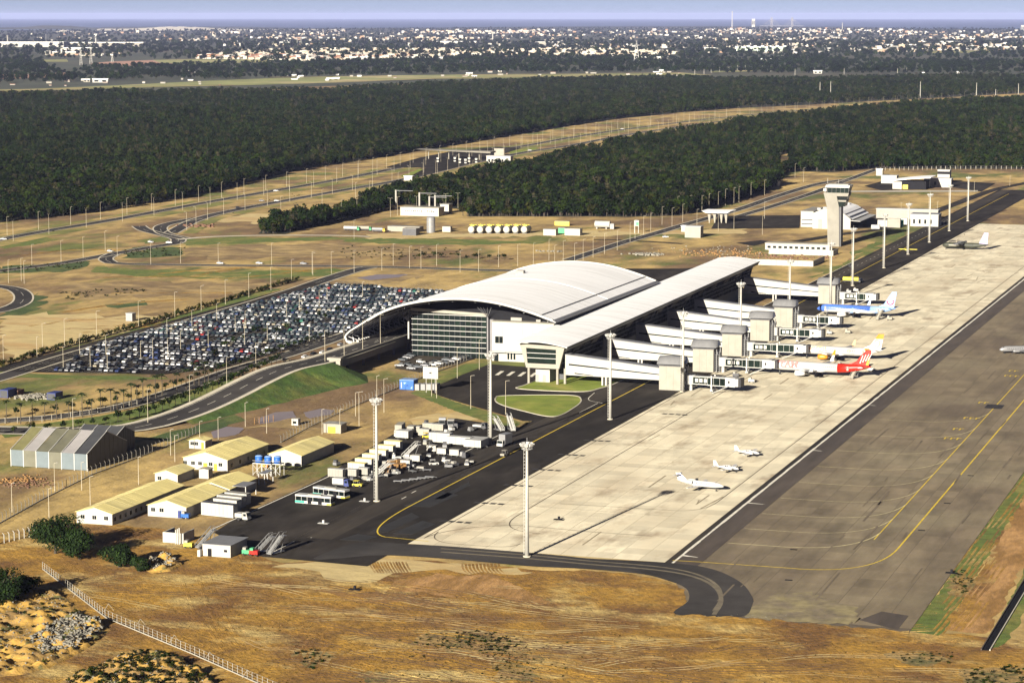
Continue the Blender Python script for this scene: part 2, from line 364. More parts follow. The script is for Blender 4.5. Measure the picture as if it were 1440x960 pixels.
for pts, w in (([(-60,129.5),(60,127),(120,124.5),(200,123),(330,121)], 22), ([(480,115),(560,113.5),(640,110.5),(760,108.4),(900,106.5),(1000,106)], 20), ([(380,109.8),(430,109.3),(470,108.8)], 20), ([(640,106.5),(700,105.8),(800,105.0),(960,103.0)], 18)):
    o = ribbon_mb(crom(GP(pts), 60), w, FZ + 0.3).build('country_road', M['pale_dirt']); o['kind'] = 'structure'; FZ += 0.05

# ---- forest floors
F1 = [(-330,345),(-160,327),(0,313),(40,309),(100,303),(167,293),(267,276),(333,260),(400,243),(480,230),(580,214),(680,197),(747,186),(813,175),(880,166),(960,158),(1030,153),(1150,147),(1300,139),(1440,131),(1700,120),(2000,112),(2000,100),(1700,104),(1440,107),(1300,108),(1200,111),(1100,112),(960,109),(900,110),(760,113),(600,119),(470,125),(330,128),(200,131),(60,134),(-300,141)]
F2 = [(368,329),(371,318),(417,306),(480,297),(540,276),(580,268),(627,255),(677,248),(687,240),(747,230),(813,213),(880,200),(960,188),(1077,165),(1200,154),(1300,148.5),(1440,141),(1700,128),(2000,118),(2000,234),(1700,236),(1440,238),(1233,237),(1173,242),(1117,241),(1113,224),(1120,214),(1088,221),(1097,240),(1097,246),(1087,262),(1053,275),(993,292),(955,303),(880,305),(657,305),(653,297),(640,293),(560,288),(535,297),(497,306),(430,322),(395,330)]
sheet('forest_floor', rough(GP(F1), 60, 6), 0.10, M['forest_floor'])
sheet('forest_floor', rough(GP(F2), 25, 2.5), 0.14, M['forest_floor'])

# ---- near dirt, banks, grass
sheet('bare_earth', rough([(-470,380),(-20,380),(-40,560),(-92,700),(-92,1000),(20,1000),(20,600),(90,380),(-20,330),(-470,330)][::-1], 6, 2.0), 0.012, M['dirt'])
sheet('bare_earth', rough(GP([(-60,960),(-60,760),(0,748),(120,735),(240,745),(300,758),(395,790),(470,790),(560,786),(740,800),(850,806),(940,822),(965,845),(950,866),(1080,876),(1290,890),(1500,900),(1500,1010),(-60,1010)]), 5, 1.2), 0.016, M['dirt'])
sheet('pale_earth', rough(GP([(380,796),(470,784),(560,784),(740,801),(760,806),(700,808),(600,800),(545,806),(520,822),(470,815),(430,800)]), 4, 1.6), 0.020, M['pale_dirt'])
sheet('red_earth', rough(GP([(1445,690),(1425,730),(1390,790),(1345,850),(1300,884),(1330,888),(1390,890),(1420,830),(1470,740)]), 4, 1.2), 0.022, M['red_dirt'])
sheet('red_earth', rough(GP([(560,812),(680,806),(800,815),(880,835),(900,850),(760,845),(640,838),(560,828)]), 5, 2.5), 0.022, M['red_dirt'])
sheet('red_earth', rough(GP([(440,828),(560,836),(640,845),(600,850),(480,842)]), 5, 2), 0.023, M['red_dirt'])
sheet('grass_verge', rough([(-96.2,588),(-96.2,1250),(-92.0,1250),(-91.2,800),(-90.4,690),(-88.5,600),(-89,585)], 3, 0.55), 0.026, M['grass'])
sheet('grass_verge', rough(GP([(1385,912),(1400,885),(1435,812),(1480,730),(1500,740),(1470,812),(1415,905)]), 3, .6), 0.026, M['grass'])
for i, pts in enumerate(([(580,905),(600,890),(650,884),(700,890),(735,900),(728,922),(690,918),(640,915)], [(700,905),(730,900),(760,925),(750,960),(705,955),(690,930)], [(410,920),(440,912),(465,925),(440,940)], [(505,945),(550,940),(560,958),(510,962)], [(1250,918),(1290,915),(1340,925),(1310,935),(1260,930)], [(1350,940),(1400,935),(1440,945),(1440,965),(1360,965)], [(1335,812),(1352,800),(1372,815),(1355,838),(1335,835)])):
    sheet('scrub_patch', rough(GP(pts), 2, 1.3), 0.030 + 0.001*i, M['scrub'])
for i, (pts, m_) in enumerate((
    ([(0,375),(60,371),(118,366),(125,374),(90,382),(0,385)], 'dark_grass'), ([(125,374),(160,376),(300,383),(480,378),(500,382),(480,388),(300,392),(200,388),(140,384)], 'grass'),
    ([(170,352),(200,346),(260,348),(255,360),(205,362),(178,362)], 'dark_grass'), ([(255,336),(330,334),(480,333.5),(480,337),(340,342),(262,345)], 'grass'),
    ([(480,334),(620,336),(770,339),(768,342),(640,345),(480,341)], 'grass'), ([(0,340),(50,334),(88,336),(40,345),(0,351)], 'grass'), ([(195,338),(235,331),(238,339),(205,343)], 'grass'),
    ([(0,439),(30,430),(50,412),(62,420),(52,436),(20,447),(0,450)], 'dark_grass'), ([(148,429),(200,424),(212,427),(160,434)], 'dark_grass'),
    ([(0,617),(60,610),(130,612),(190,600),(240,580),(300,555),(330,540),(325,530),(260,552),(180,578),(90,592),(0,600)], 'grass'),
    ([(0,519),(60,499),(200,460),(400,398),(412,401),(205,468),(60,507),(0,525)], 'grass'),
    ([(0,525),(60,526.5),(230,530),(232,534),(60,532),(0,532)], 'grass'),
    ([(1143,391),(1175,380),(1240,348),(1232,346),(1160,383),(1140,389)], 'grass'), ([(1200,360),(1275,329),(1270,326),(1195,355)], 'grass'),
    ([(565,247),(593,236),(600,240),(570,250)], 'lawn'), ([(715,213),(755,207),(757,211),(717,217)], 'lawn'),
    ([(200,618),(330,584),(345,592),(240,620)], 'dark_grass'))):
    sheet('grass_patch', rough(GP(pts), 7, 1.6, 4.0 if min(q[1] for q in pts) < 440 else 1.6), 0.034 + 0.002*i, M[m_])
for i, pts in enumerate(([(90,395),(330,398),(440,392),(430,402),(340,412),(200,418),(110,420)], [(250,350),(330,345),(480,343),(640,352),(600,358),(420,362),(300,364)], [(430,395),(560,385),(600,388),(540,398),(470,404)], [(330,600),(420,588),(470,575),(520,585),(480,597),(400,608)])):
    sheet('brown_earth', rough(GP(pts), 8, 3.5, 3.5), 0.070 + 0.002*i, M['brown_soil'])
for i, pts in enumerate(([(0,445),(60,440),(180,445),(260,440),(180,465),(90,490),(20,505),(0,508)], [(560,590),(640,578),(680,588),(600,600)], [(285,310),(360,300),(470,300),(390,316)], [(520,330),(1050,322),(1050,329),(520,336)])):
    sheet('pale_earth', rough(GP(pts), 7, 3, 3), 0.080 + 0.002*i, M['pale_dirt'])
for i, pts in enumerate(([(448,404),(462,402),(484,401),(486,405),(470,409),(445,408)], [(500,391),(530,386),(574,386),(560,390),(520,394)], [(362,588),(388,580),(412,578),(416,586),(392,592),(366,596)], [(425,580),(452,575),(470,577),(466,583),(436,588)], [(296,607),(318,600),(345,601),(332,612),(302,616)])):
    sheet('pond', rough(GP(pts), 4, 0.6), 0.095 + 0.001*i, M['water'])

# ---- asphalt aprons and roads
AZ = 0.11
sheet('apron_service_road', [(-283.0, 613), (-249.6, 611), (-249.6, 2150), (-283.0, 2150)], AZ, M['asphalt'])
o = ribbon_mb([(-276.5, 640, 0), (-276.5, 900, 0), (-276.5, 1300, 0), (-276.5, 2150, 0)], 8.0, AZ + 0.006).build('worn_lane', M['asphalt_worn']); o['kind'] = 'structure'
sheet('equipment_yard', [(-283.05, 612), (-283.05, 842), (-296, 846), (-312, 853), (-323, 828), (-312.5, 724), (-312, 704), (-312, 664), (-309, 638)][::-1], AZ - 0.004, M['asphalt'])
sheet('terminal_forecourt', GP([(605,552),(618,541),(650,527),(688,512),(741,516),(800,520),(860,528),(880,535),(845,552),(812,572),(776,592),(735,592),(686,577),(640,564)]), AZ - 0.008, M['asphalt'])
lw = sheet('lawn_island', crom(GP([(697,560),(712,556.5),(800,556),(817,562),(808,573),(779,586),(735,578),(702,568)]), 1.5, True), AZ + 0.05, M['lawn'])
lw2 = sheet('lawn_under_pier', crom(GP([(731,547),(740,541),(780,526),(830,520),(880,528),(866,539),(845,546),(815,551)]), 1.5, True), AZ + 0.05, M['lawn'])
def kerb(line, w=0.35, h=0.14, closed=True, parent=None, name='kerb'):
    mb = MB(); n = len(line); cl = line + [line[0], line[1]] if closed else line
    vs = []
    for i, p in enumerate(cl):
        a = cl[max(i-1, 0)]; b = cl[min(i+1, len(cl)-1)]; d = Vector((b[0]-a[0], b[1]-a[1], 0)).normalized(); s = Vector((d.y, -d.x, 0)) * w / 2
        vs += [(p[0]-s.x, p[1]-s.y, 0.05), (p[0]-s.x, p[1]-s.y, AZ+h), (p[0]+s.x, p[1]+s.y, AZ+h), (p[0]+s.x, p[1]+s.y, 0.05)]
    for i in range(len(cl)-1):
        for k in range(3): mb.add([], []); mb.f.append((4*i+k, 4*i+k+1, 4*i+k+5, 4*i+k+4)); mb.m.append(0)
    mb.v += vs; o = mb.build(name, M['kerb'], parent)
    if parent is None: o['kind'] = 'structure'
    return o
kerb(crom(GP([(697,560),(712,556.5),(800,556),(817,562),(808,573),(779,586),(735,578),(702,568)]), 1.5, True), 0.5, 0.16, True, lw)
kerb(crom(GP([(731,547),(740,541),(780,526),(830,520),(880,528),(866,539),(845,546),(815,551)]), 1.5, True), 0.7, 0.16, True, lw2)
sheet('grass_verge', rough(GP([(578,553),(655,511),(684,512),(648,527),(614,541),(604,552),(640,565),(686,578.5),(733,593.5),(725,600),(700,600),(680,592),(630,574)]), 2.0, 0.35), 0.10, M['grass'])
mat('dusty_track', (0.12,0.10,0.07), .9, .3, .3)
fr = [(500,764),(560,764.5),(640,769),(740,777),(800,782.5),(830,785.5),(940,791.5),(1000,800),(1040,818),(1057,838),(1058,850),(1040,868),(950,864),(968,845),(965,828),(940,817),(900,807),(820,800),(740,796),(640,787),(540,781),(470,786),(440,786)]
sheet('perimeter_road', crom(GP(fr), 2.5, True), AZ + 0.062, M['asphalt_road'])
for off, w in ((0.3, 1.0), (0.7, 1.2)):
    ln = [G(a, b + off * 12) for a, b in ((620,768),(740,777),(830,785.5),(900,791),(950,797),(985,806),(1008,820),(1014,838),(1004,856))]
    o = ribbon_mb(crom(ln, 3), w, AZ + 0.068 + off*0.004).build('dusty_wheel_track', M['dusty_track']); o['kind'] = 'structure'

# concrete apron of single slabs
CX0, CX1, CY0, CY1 = -249.5, -173.4, 642.0, 1790.0
apron = sheet('apron', [(CX0, 636), (CX1, 640), (CX1, CY1 + .2), (CX0, CY1 + .2)], AZ + 0.004, M['joint'])
nc = 10; sw = (CX1 - CX0) / nc; sl = 7.5; k = 0
slab = MB(); g_ = 0.07
slab.add([(g_,g_,0),(sw-g_,g_,0),(sw-g_,sl-g_,0),(g_,sl-g_,0),(g_+.02,g_+.02,.012),(sw-g_-.02,g_+.02,.012),(sw-g_-.02,sl-g_-.02,.012),(g_+.02,sl-g_-.02,.012)], [(4,5,6,7),(0,1,5,4),(1,2,6,5),(2,3,7,6),(3,0,4,7)])
slab_me = slab.mesh('slab', M['concrete'])
far = MB(); ftint = []
rows = int((CY1 - CY0) / sl)
for j in range(rows):
    for i in range(nc):
        x = CX0 + i * sw; y = CY0 + j * sl
        if j < 30: link('slab', slab_me, apron, (x, y, AZ + 0.008))
        else:
            far.quad((x+g_,y+g_,AZ+.020),(x+sw-g_,y+g_,AZ+.020),(x+sw-g_,y+sl-g_,AZ+.020),(x+g_,y+sl-g_,AZ+.020)); ftint.append(random.uniform(0.83, 1.15))
def tinted(mb, name, base, tints, mat_, parent=None):
    o = mb.build(name, mat_, parent); me = o.data
    ca = me.color_attributes.new('tint', 'FLOAT_COLOR', 'CORNER'); arr = np.ones((len(me.loops), 4), np.float32); li = 0
    per = np.array([len(f) for f in mb.f]); t = np.asarray(tints, np.float32)
    if t.ndim == 1: t = t[:, None] * np.array(base)[None, :]
    arr[:, :3] = np.repeat(t, per, axis=0); ca.data.foreach_set('color', arr.ravel()); return o
mat('concrete_far', (1,1,1), 0.85, 0.14, 0.12, attr='tint', col2=(0.45,0.385,0.275), scale2=0.03, mix2=(0.50,0.68), stretch=(1.6,0.5,1), col3=(0.30,0.24,0.165), scale3=0.07, mix3=(0.53,0.70), stretch3=(1.1,0.45,1))
o = tinted(far, 'slab', (0.56,0.50,0.37), ftint, M['concrete_far'], apron); o['kind'] = 'stuff'
# near edge strip of the apron, under the perimeter road
sheet('apron_edge', [(CX0, 636.2), (CX1, 639.8), (CX1, 641.95), (CX0, 641.95)], AZ + 0.008, M['pale_dirt'])
# taxiway
TX0, TX1, TY0, TY1 = -163.6, -96.3, 590.0, 1640.0
taxi = sheet('taxiway', [(TX0, TY0-4), (TX1, TY0-6), (TX1, TY1), (TX0, TY1)], AZ + 0.004, M['taxi_joint'])
nc = 9; sw = (TX1 - TX0) / nc; sl = 10.0
slab = MB(); slab.add([(g_,g_,0),(sw-g_,g_,0),(sw-g_,sl-g_,0),(g_,sl-g_,0),(g_+.02,g_+.02,.012),(sw-g_-.02,g_+.02,.012),(sw-g_-.02,sl-g_-.02,.012),(g_+.02,sl-g_-.02,.012)], [(4,5,6,7),(0,1,5,4),(1,2,6,5),(2,3,7,6),(3,0,4,7)])
slab_me = slab.mesh('paving_slab', M['taxi_slab']); far = MB(); ftint = []
for j in range(int((TY1 - TY0) / sl)):
    for i in range(nc):
        x = TX0 + i * sw; y = TY0 + j * sl
        if j < 33: link('paving_slab', slab_me, taxi, (x, y, AZ + 0.008))
        else: far.quad((x+g_,y+g_,AZ+.020),(x+sw-g_,y+g_,AZ+.020),(x+sw-g_,y+sl-g_,AZ+.020),(x+g_,y+sl-g_,AZ+.020)); ftint.append(random.uniform(0.85, 1.14))
mat('taxi_far', (1,1,1), 0.85, 0.2, 0.1, attr='tint', col2=(0.105,0.08,0.055), scale2=0.02, mix2=(0.46,0.62), stretch=(1.5,0.35,1), col3=(0.17,0.14,0.09), scale3=0.015, mix3=(0.5,0.66))
o = tinted(far, 'paving_slab', (0.150,0.118,0.076), ftint, M['taxi_far'], taxi); o['kind'] = 'stuff'
sheet('taxiway_shoulder', [(CX1+.02, 638), (TX0-.02, 632), (TX0-.02, TY1), (CX1+.02, TY1)], AZ + 0.03, M['shoulder'])
sheet('taxiway_shoulder', [(CX1+.02, 638), (-171.6, 637), (-171.6, TY1), (CX1+.02, TY1)], AZ + 0.036, M['asphalt_worn'])
PZ = AZ + 0.05
def paint(name, mb, m_, parent): return mb.build(name, M[m_], parent)
mb = MB(); y = 639.0
while y < TY1:
    e = y + random.uniform(5, 12); w = random.uniform(0.65, 1.0); x = -171.2 + random.uniform(-.06, .06)
    mb.quad((x-w/2,y,PZ),(x+w/2,y,PZ),(x+w/2,e,PZ),(x-w/2,e,PZ))
    y = e
for k in range(4):
    y = 662 + k * 90 + random.uniform(-30, 30); x = -171 ; L_ = random.uniform(2, 6)
    mb.add([(x, y, PZ+.004), (x+L_, y-0.5, PZ+.004), (x+L_*.8, y+0.1, PZ+.004), (x, y+random.uniform(.5,1.6), PZ+.004)], [(0,1,2,3)])
paint('edge_line', mb, 'paint_white', taxi)
# taxi lines with their lead-in curves
def arc_line(p, c, q, n=14): return [((1-t)**2*p[0]+2*t*(1-t)*c[0]+t*t*q[0], (1-t)**2*p[1]+2*t*(1-t)*c[1]+t*t*q[1], 0) for t in [i/n for i in range(n+1)]]
x1, x2 = -115.4, -124.0
yl = MB()
ribbon_mb([(x1,680,0),(x1,900,0),(x1,1200,0),(x1,TY1,0)], 0.5, PZ, yl)
ribbon_mb(arc_line((x1,680),(x1,644),(-140,646)) + [(-165,645.5,0),(-172,645,0)], 0.45, PZ + .004, yl)
ribbon_mb([(x2,690,0),(x2,900,0),(x2,1200,0),(x2,TY1,0)], 0.36, PZ + .008, yl)
paint('taxi_line', yl, 'paint_yellow', taxi)
pl = MB(); yy = 672.0
for k in range(9):
    ribbon_mb(arc_line((x2, yy + 28), (x2 - 2, yy), (x2 - 24, yy)) + [(-163,yy,0)], 0.28 if k else 0.4, PZ + .012 + k * .0005, pl); yy += 21 + k * 2.2
paint('lead_in_line', pl, 'paint_pale', taxi)
# stand numbers painted beside the taxi line
def text_obj(name, body, size, m_, parent=None, loc=(0,0,0), rot=(0,0,0), extrude=0.0, align='CENTER', bold=0.0, sx=1.0):
    c = bpy.data.curves.new(name, 'FONT'); c.body = body; c.size = size; c.align_x = align; c.align_y = 'CENTER'; c.extrude = extrude; c.offset = bold; c.resolution_u = 2
    tmp = bpy.data.objects.new('letters_source', c); COL.objects.link(tmp); bpy.context.view_layer.update()
    me = bpy.data.meshes.new_from_object(tmp.evaluated_get(bpy.context.evaluated_depsgraph_get())); bpy.data.objects.remove(tmp); bpy.data.curves.remove(c); me.materials.clear(); me.materials.append(M[m_] if isinstance(m_, str) else m_)
    o = link(name, me, parent); o.location = loc; o.rotation_euler = rot; o.scale = (sx, 1, 1); return o
sheet('black_panel', [(-127.6,941),(-121.0,941),(-121.0,951),(-127.6,951)], PZ + .022, M['paint_black'], taxi)
def stand_mark(y_, n_):
    b = MB(); x = -131.5
    for q in range(n_): b.quad((x,y_-2,PZ+.03),(x+.6,y_-2,PZ+.03),(x+.6,y_+2,PZ+.03),(x,y_+2,PZ+.03)); b.quad((x+.7,y_+1.2,PZ+.03),(x+1.5,y_+1.2,PZ+.03),(x+1.5,y_+2,PZ+.03),(x+.7,y_+2,PZ+.03)); x += 2.2
    b.build('stand_mark', M['paint_yellow'], taxi)
for y_, t_ in ((868,'13A'),(889,'13'),(915,'13B'),(954,'14'),(1030,'14B'),(1045,'15')): stand_mark(y_, len(t_))
for (px_, py_) in ((1296,746),(1332,708),(1365,669),(1109,816),(1116,773)):
    p = G(px_, py_); o = MB().box(p.x-1.0,p.x+1.0,p.y-.5,p.y+.5,AZ+.03,AZ+.10).build('drain_grate', M['black'], taxi)
# apron markings: double limit line, curved leads, dark stand marks
am = MB(); ribbon_mb([(-247.8,650,0),(-247.8,1000,0),(-247.8,1790,0)], 0.3, PZ, am); ribbon_mb([(-232.5,690,0),(-232.5,880,0),(-232.5,1000,0)], 0.35, PZ, am)
ribbon_mb(arc_line((-232.5,690),(-232.5,667),(-218,667)), 0.35, PZ + .004, am)
ribbon_mb(arc_line((-247.8,650),(-246,668),(-228,676)) + [(-205,674,0),(-186,674,0)], 0.35, PZ + .008, am)
ribbon_mb(arc_line((-247,660),(-246,646),(-236,645.5)) + [(-226,645.5,0)], 0.3, PZ + .012, am); ribbon_mb(arc_line((-226,645.5),(-219,646),(-219,652)), 0.3, PZ + .014, am)
ribbon_mb([(-180.2,730,0),(-180.2,1000,0),(-180.2,1600,0)], 0.35, PZ, am); ribbon_mb(arc_line((-180.2,730),(-180.2,712),(-190,712)) + [(-226,711,0)], 0.3, PZ + .006, am)
for yy in (705, 742, 780, 819, 866, 917, 980): ribbon_mb([(-246,yy,0),(-215,yy-1,0),(-184,yy-2,0)], 0.12, PZ + .002, am)
am.build('stand_line', M['taxi_joint'], apron)
for k, (px_, py_) in enumerate(((641,734),(688,708),(729,683),(769,661),(804,640),(840,620),(949,583))):
    p = G(px_, py_); b = MB()
    for q in range(4):
        x = p.x - 5 + q * 2.6; b.add([(x,p.y-1.1,PZ+.01),(x+1.9,p.y-1.1,PZ+.01),(x+1.9+.2,p.y+1.1,PZ+.01),(x+.2,p.y+1.1,PZ+.01)], [(0,1,2,3)])
    b.build('stand_block', M['paint_black'], apron)
b = MB()   # tyre stains on the concrete
for k in range(46):
    x = random.uniform(-246, -178); y = random.uniform(650, 1700); L_ = random.uniform(5, 22); w = random.uniform(.25, .7); dx = random.uniform(-2, 2)
    b.add([(x, y, PZ+.016), (x+w, y, PZ+.016), (x+w+dx, y+L_, PZ+.016), (x+dx, y+L_, PZ+.016)], [(0,1,2,3)])
b.build('tyre_mark', mat('tyre_stain', (0.25,0.205,0.135), 0.85, 0.3, 0.4), apron)
b = MB()
for k in range(60):
    x = random.uniform(-160, -100); y = random.uniform(600, 1300); L_ = random.uniform(8, 40); w = random.uniform(.3, .8); dx = random.uniform(-.6, .6)
    b.add([(x, y, PZ+.016), (x+w, y, PZ+.016), (x+w+dx, y+L_, PZ+.016), (x+dx, y+L_, PZ+.016)], [(0,1,2,3)])
b.build('tyre_mark', mat('tyre_stain_dark', (0.108,0.084,0.057), 0.85, 0.35, 0.2, stretch=(1,.2,1)), taxi)
# service-road paint
m_ = MB(); ribbon_mb(crom([(-268.5,1000,0),(-268.5,800,0),(-268.5,690,0)], 10), 0.45, PZ, m_)
ribbon_mb(arc_line((-268.5,690),(-268,652),(-259,648)) + [(-250,647,0),(-245,646.5,0)], 0.45, PZ + .004, m_); ribbon_mb([(-268.5,1000,0),(-268.5,2100,0)], .4, PZ, m_)
m_.build('lane_line', M['paint_yellow'], None)['kind'] = 'structure'
m_ = MB()
for a, c in (((1000,648),(1062,664)),): pass
for x, y0, y1 in ((-284.5,780,822),(-281.5,618,634),(-275,702,706),(-275.5,712,716),(-279,640,640.5)): ribbon_mb([(x,y0,0),(x,y1,0)], .4, PZ + .002, m_)
ribbon_mb([(-311.2,640,0),(-311.2,700,0),(-311.4,760,0)], 0.45, PZ + .002, m_)
ribbon_mb(crom([(-281,930,0),(-278,912,0),(-270,905,0)], 2), .3, PZ, m_); ribbon_mb([(-272,880,0),(-272,905,0)], .25, PZ, m_); ribbon_mb([(-283.3,985,0),(-283.3,1500,0)], .35, PZ, m_)
for k in range(60): ribbon_mb([(-276.5, 1000 + k*14, 0), (-276.5, 1005 + k*14, 0)], .2, PZ, m_)
for x in (-334,-329,-324,-319): ribbon_mb([(x,963,0),(x-1.5,975,0)], 1.6, PZ + .004, m_)
m_.build('road_paint', M['paint_white'], None)['kind'] = 'structure'
b = MB()
for (px_, py_, w, d) in ((610,702,10,26),(585,742,7,20),(505,756,9,9),(640,690,3,30),(560,735,6,30)):
    p = G(px_, py_); b.prism([(p.x-w/2,p.y-d/2),(p.x+w/3,p.y-d/2.2),(p.x+w/2,p.y+d/3),(p.x-w/4,p.y+d/2)], 0.05, AZ + .022)
b.build('asphalt_patch', mat('fresh_asphalt', (0.018,0.017,0.016), .7, .25, .2), None)['kind'] = 'structure'

sheet('bare_earth', rough(GP([(700,812),(760,804),(820,802),(900,809),(938,818.5),(963,829),(966,845),(949,864),(960,878),(900,880),(800,860)]), 2, .5), AZ + 0.060, M['dirt'])
sheet('bare_earth', rough(GP([(900,872),(950,864.5),(1000,867),(1040,869),(1100,873),(1180,880),(1276,888.5),(1300,900),(1200,905),(1000,895),(900,890)]), 1.6, .9), AZ + 0.075, M['dirt'])
mat('sand_drift', (0.20,0.165,0.085), .95, .3, .3, col2=(0.135,0.108,0.072), scale2=.12, mix2=(.40,.62))
sheet('sand_drift', rough(GP([(1042,868),(1060,850),(1085,835),(1130,832),(1180,845),(1215,862),(1190,879),(1100,874)]), 2, 1.6), AZ + 0.050, M['sand_drift'])
sheet('asphalt_patch', GP([(1208,872),(1240,860),(1278,866),(1262,886)]), AZ + 0.055, M['shoulder'])
# ---- public roads
RZ = 0.13
def road(name, px, w, mat_='asphalt_road', kerbs=True, line=True, z=None, step=8):
    global RZ
    RZ += 0.003; ln = crom(GP(px), step); o = ribbon_mb(ln, w, RZ).build(name, M[mat_]); o['kind'] = 'structure'
    if kerbs:
        mb = MB()
        for s in (-1, 1): ribbon_mb(offset_line(ln, s * (w/2 + 0.5)), 1.0, RZ + 0.03, mb)
        mb.build('kerb', M['pavement'], o)
    if line: dash_mb(ln, 0.18, RZ + 0.008, 4, 8).build('lane_marking', M['paint_white'], o)['kind'] = 'stuff'
    return o, ln
HW1 = [(-140,366),(0,337),(70,324),(160,309),(300,283),(480,252),(560,236),(620,224),(690,212),(740,205),(800,194),(880,182),(960,172),(1040,163),(1147,154),(1293,144),(1380,138.5),(1500,131)]
HW2 = [(240,328),(277,309),(333,295),(480,268),(560,254),(620,240),(665,229),(740,214),(800,205),(880,190),(960,178),(1040,168),(1147,157.5),(1293,147),(1380,141),(1500,133.5)]
hw1, L1 = road('highway', HW1, 9.5, step=20); hw2, L2 = road('highway', HW2, 9.5, step=20)
for ln_, off_, w_ in ((L1, -13, 9), (L2, 13, 10), (L1, 15, 16)):
    o = ribbon_mb(offset_line(ln_, off_), w_, 0.118 + off_*.0001).build('grass_verge', M['verge']); o['kind'] = 'structure'
sheet('toll_plaza_pavement', GP([(540,236),(590,222),(640,212),(700,207),(735,208),(700,219),(660,231),(610,243),(575,249),(600,236)]), 0.19, M['asphalt'])
road('link_road', [(195,318),(205,324),(232,331),(250,336),(246,342),(217,347),(160,357),(93,369),(0,381),(-90,392)], 9)
road('link_road', [(263,336),(236,330),(226,324),(228,318),(245,313),(277,307)], 9)
road('link_road', [(250,337),(300,333),(390,331),(480,331.5),(520,333)], 6, 'pavement', False, False)
road('access_road', [(160,357),(149,363),(153,368),(173,371),(283,373),(400,374),(480,374.5),(560,376),(690,380),(780,381)], 8)
road('access_road', [(-80,553),(0,531),(100,500),(250,458),(400,413),(450,396),(500,380),(520,376)], 9.5)
road('service_road', [(800,366),(840,353),(880,340),(920,329),(960,317),(1010,303),(1050,291),(1090,277),(1150,259),(1200,251)], 8)
road('service_road', [(1010,313),(1050,301),(1090,289),(1145,271),(1190,254),(1233,238)], 7)
road('service_road', [(835,337),(860,337.5),(930,341),(960,343)], 6, 'asphalt', False, False)
road('service_road', [(1120,340),(1180,330),(1260,318),(1330,292),(1395,268),(1440,258),(1520,240)], 9, 'asphalt', False, False)
road('lower_road', [(-60,598),(0,592),(90,585),(180,570),(260,545),(330,520),(400,500),(455,482),(500,466),(540,455)], 8)
road('roundabout', [(-30,400),(0,403),(22,407),(33,416),(28,427),(0,437),(-40,443)], 9)
sheet('small_car_park', GP([(1010,304),(1125,303),(1124,321),(1000,322)]), 0.2, M['asphalt'])
sheet('small_car_park', GP([(1035,342),(1070,338),(1085,340),(1060,346)]), 0.2, M['asphalt'])
sheet('fire_station_yard', GP([(1215,262),(1248,253),(1330,254),(1400,258),(1380,270),(1330,262),(1240,268)]), 0.2, M['asphalt'])
sheet('cargo_yard', GP([(1198,322),(1275,318),(1310,300),(1290,296),(1240,300),(1200,312)]), 0.2, M['asphalt_worn'])
o = sheet('stone_wall_strip', GP([(1157,267),(1190,268.5),(1375,268),(1375,270),(1190,270.5),(1160,269)]), 0.22, M['kerb'])
sheet('behind_terminal_yard', GP([(850,378),(960,378),(1010,374),(960,392),(910,400)]), 0.18, M['asphalt'])
# car park
CPK = [tuple(G(-60,533)[:2]), tuple(G(0,522.5)[:2]), tuple(G(70,524)[:2]), tuple(G(140,524.5)[:2]), (-468,919.5),(-452,945),(-449,1010),(-447,1100),(-447,1180),(-450,1248),(-502,1262),(-552,1268),(-548,1100)]
cpk = sheet('car_park', CPK, 0.16, M['asphalt'])
mb = MB()
for j in range(24):
    yb = 918 + j * 15.6
    for i in range(36):
        x = -538 + i * 2.65
        if yb < 930 and x > -492: continue
        ribbon_mb([(x, yb-4.8, 0), (x, yb+4.8, 0)], .1, .172, mb)
mb.build('bay_marking', M['paint_white'], cpk)

# ================================================================== RAMP AND ELEVATED ROAD
def gz(px, py, z): return G(px, py, z)
rl = [gz(-60,604,0.2), gz(60,606,0.2), gz(130,606,0.2), gz(190,601,.3), gz(235,590,.8), gz(280,574,1.9), gz(325,553,3.7), gz(360,535,5.4), gz(400,518,6.7), Vector((-402.2,940,7.0)), Vector((-402,1000,7.0))]
RL = crom(rl, 6)
RWD = 13.0
mb = MB(); ribbon_mb(RL, RWD, 0, mb, 0, zf=lambda p: p[2] + 0.06)
ramp = mb.build('ramp_road', M['asphalt_road']); ramp['kind'] = 'structure'
mb = MB()
for s, wd in ((1, 1.6), (-1, 2.4)): ribbon_mb(offset_line(RL, s * (RWD/2 + wd/2)), wd, 0, mb, 0, zf=lambda p: p[2] + 0.16)
mb.build('pavement', M['pavement'], ramp)
mb = MB(); dd = MB(); acc = 0
for i in range(len(RL)-1):
    acc += 1
    if acc % 2: ribbon_mb([RL[i], RL[i+1]], .22, 0, dd, 0, zf=lambda p: p[2] + 0.075)
for s in (1, -1): ribbon_mb(offset_line(RL, s * (RWD/2 - .5)), .2, 0, dd, 0, zf=lambda p: p[2] + 0.075)
dd.build('lane_marking', M['paint_white'], ramp)['kind'] = 'stuff'
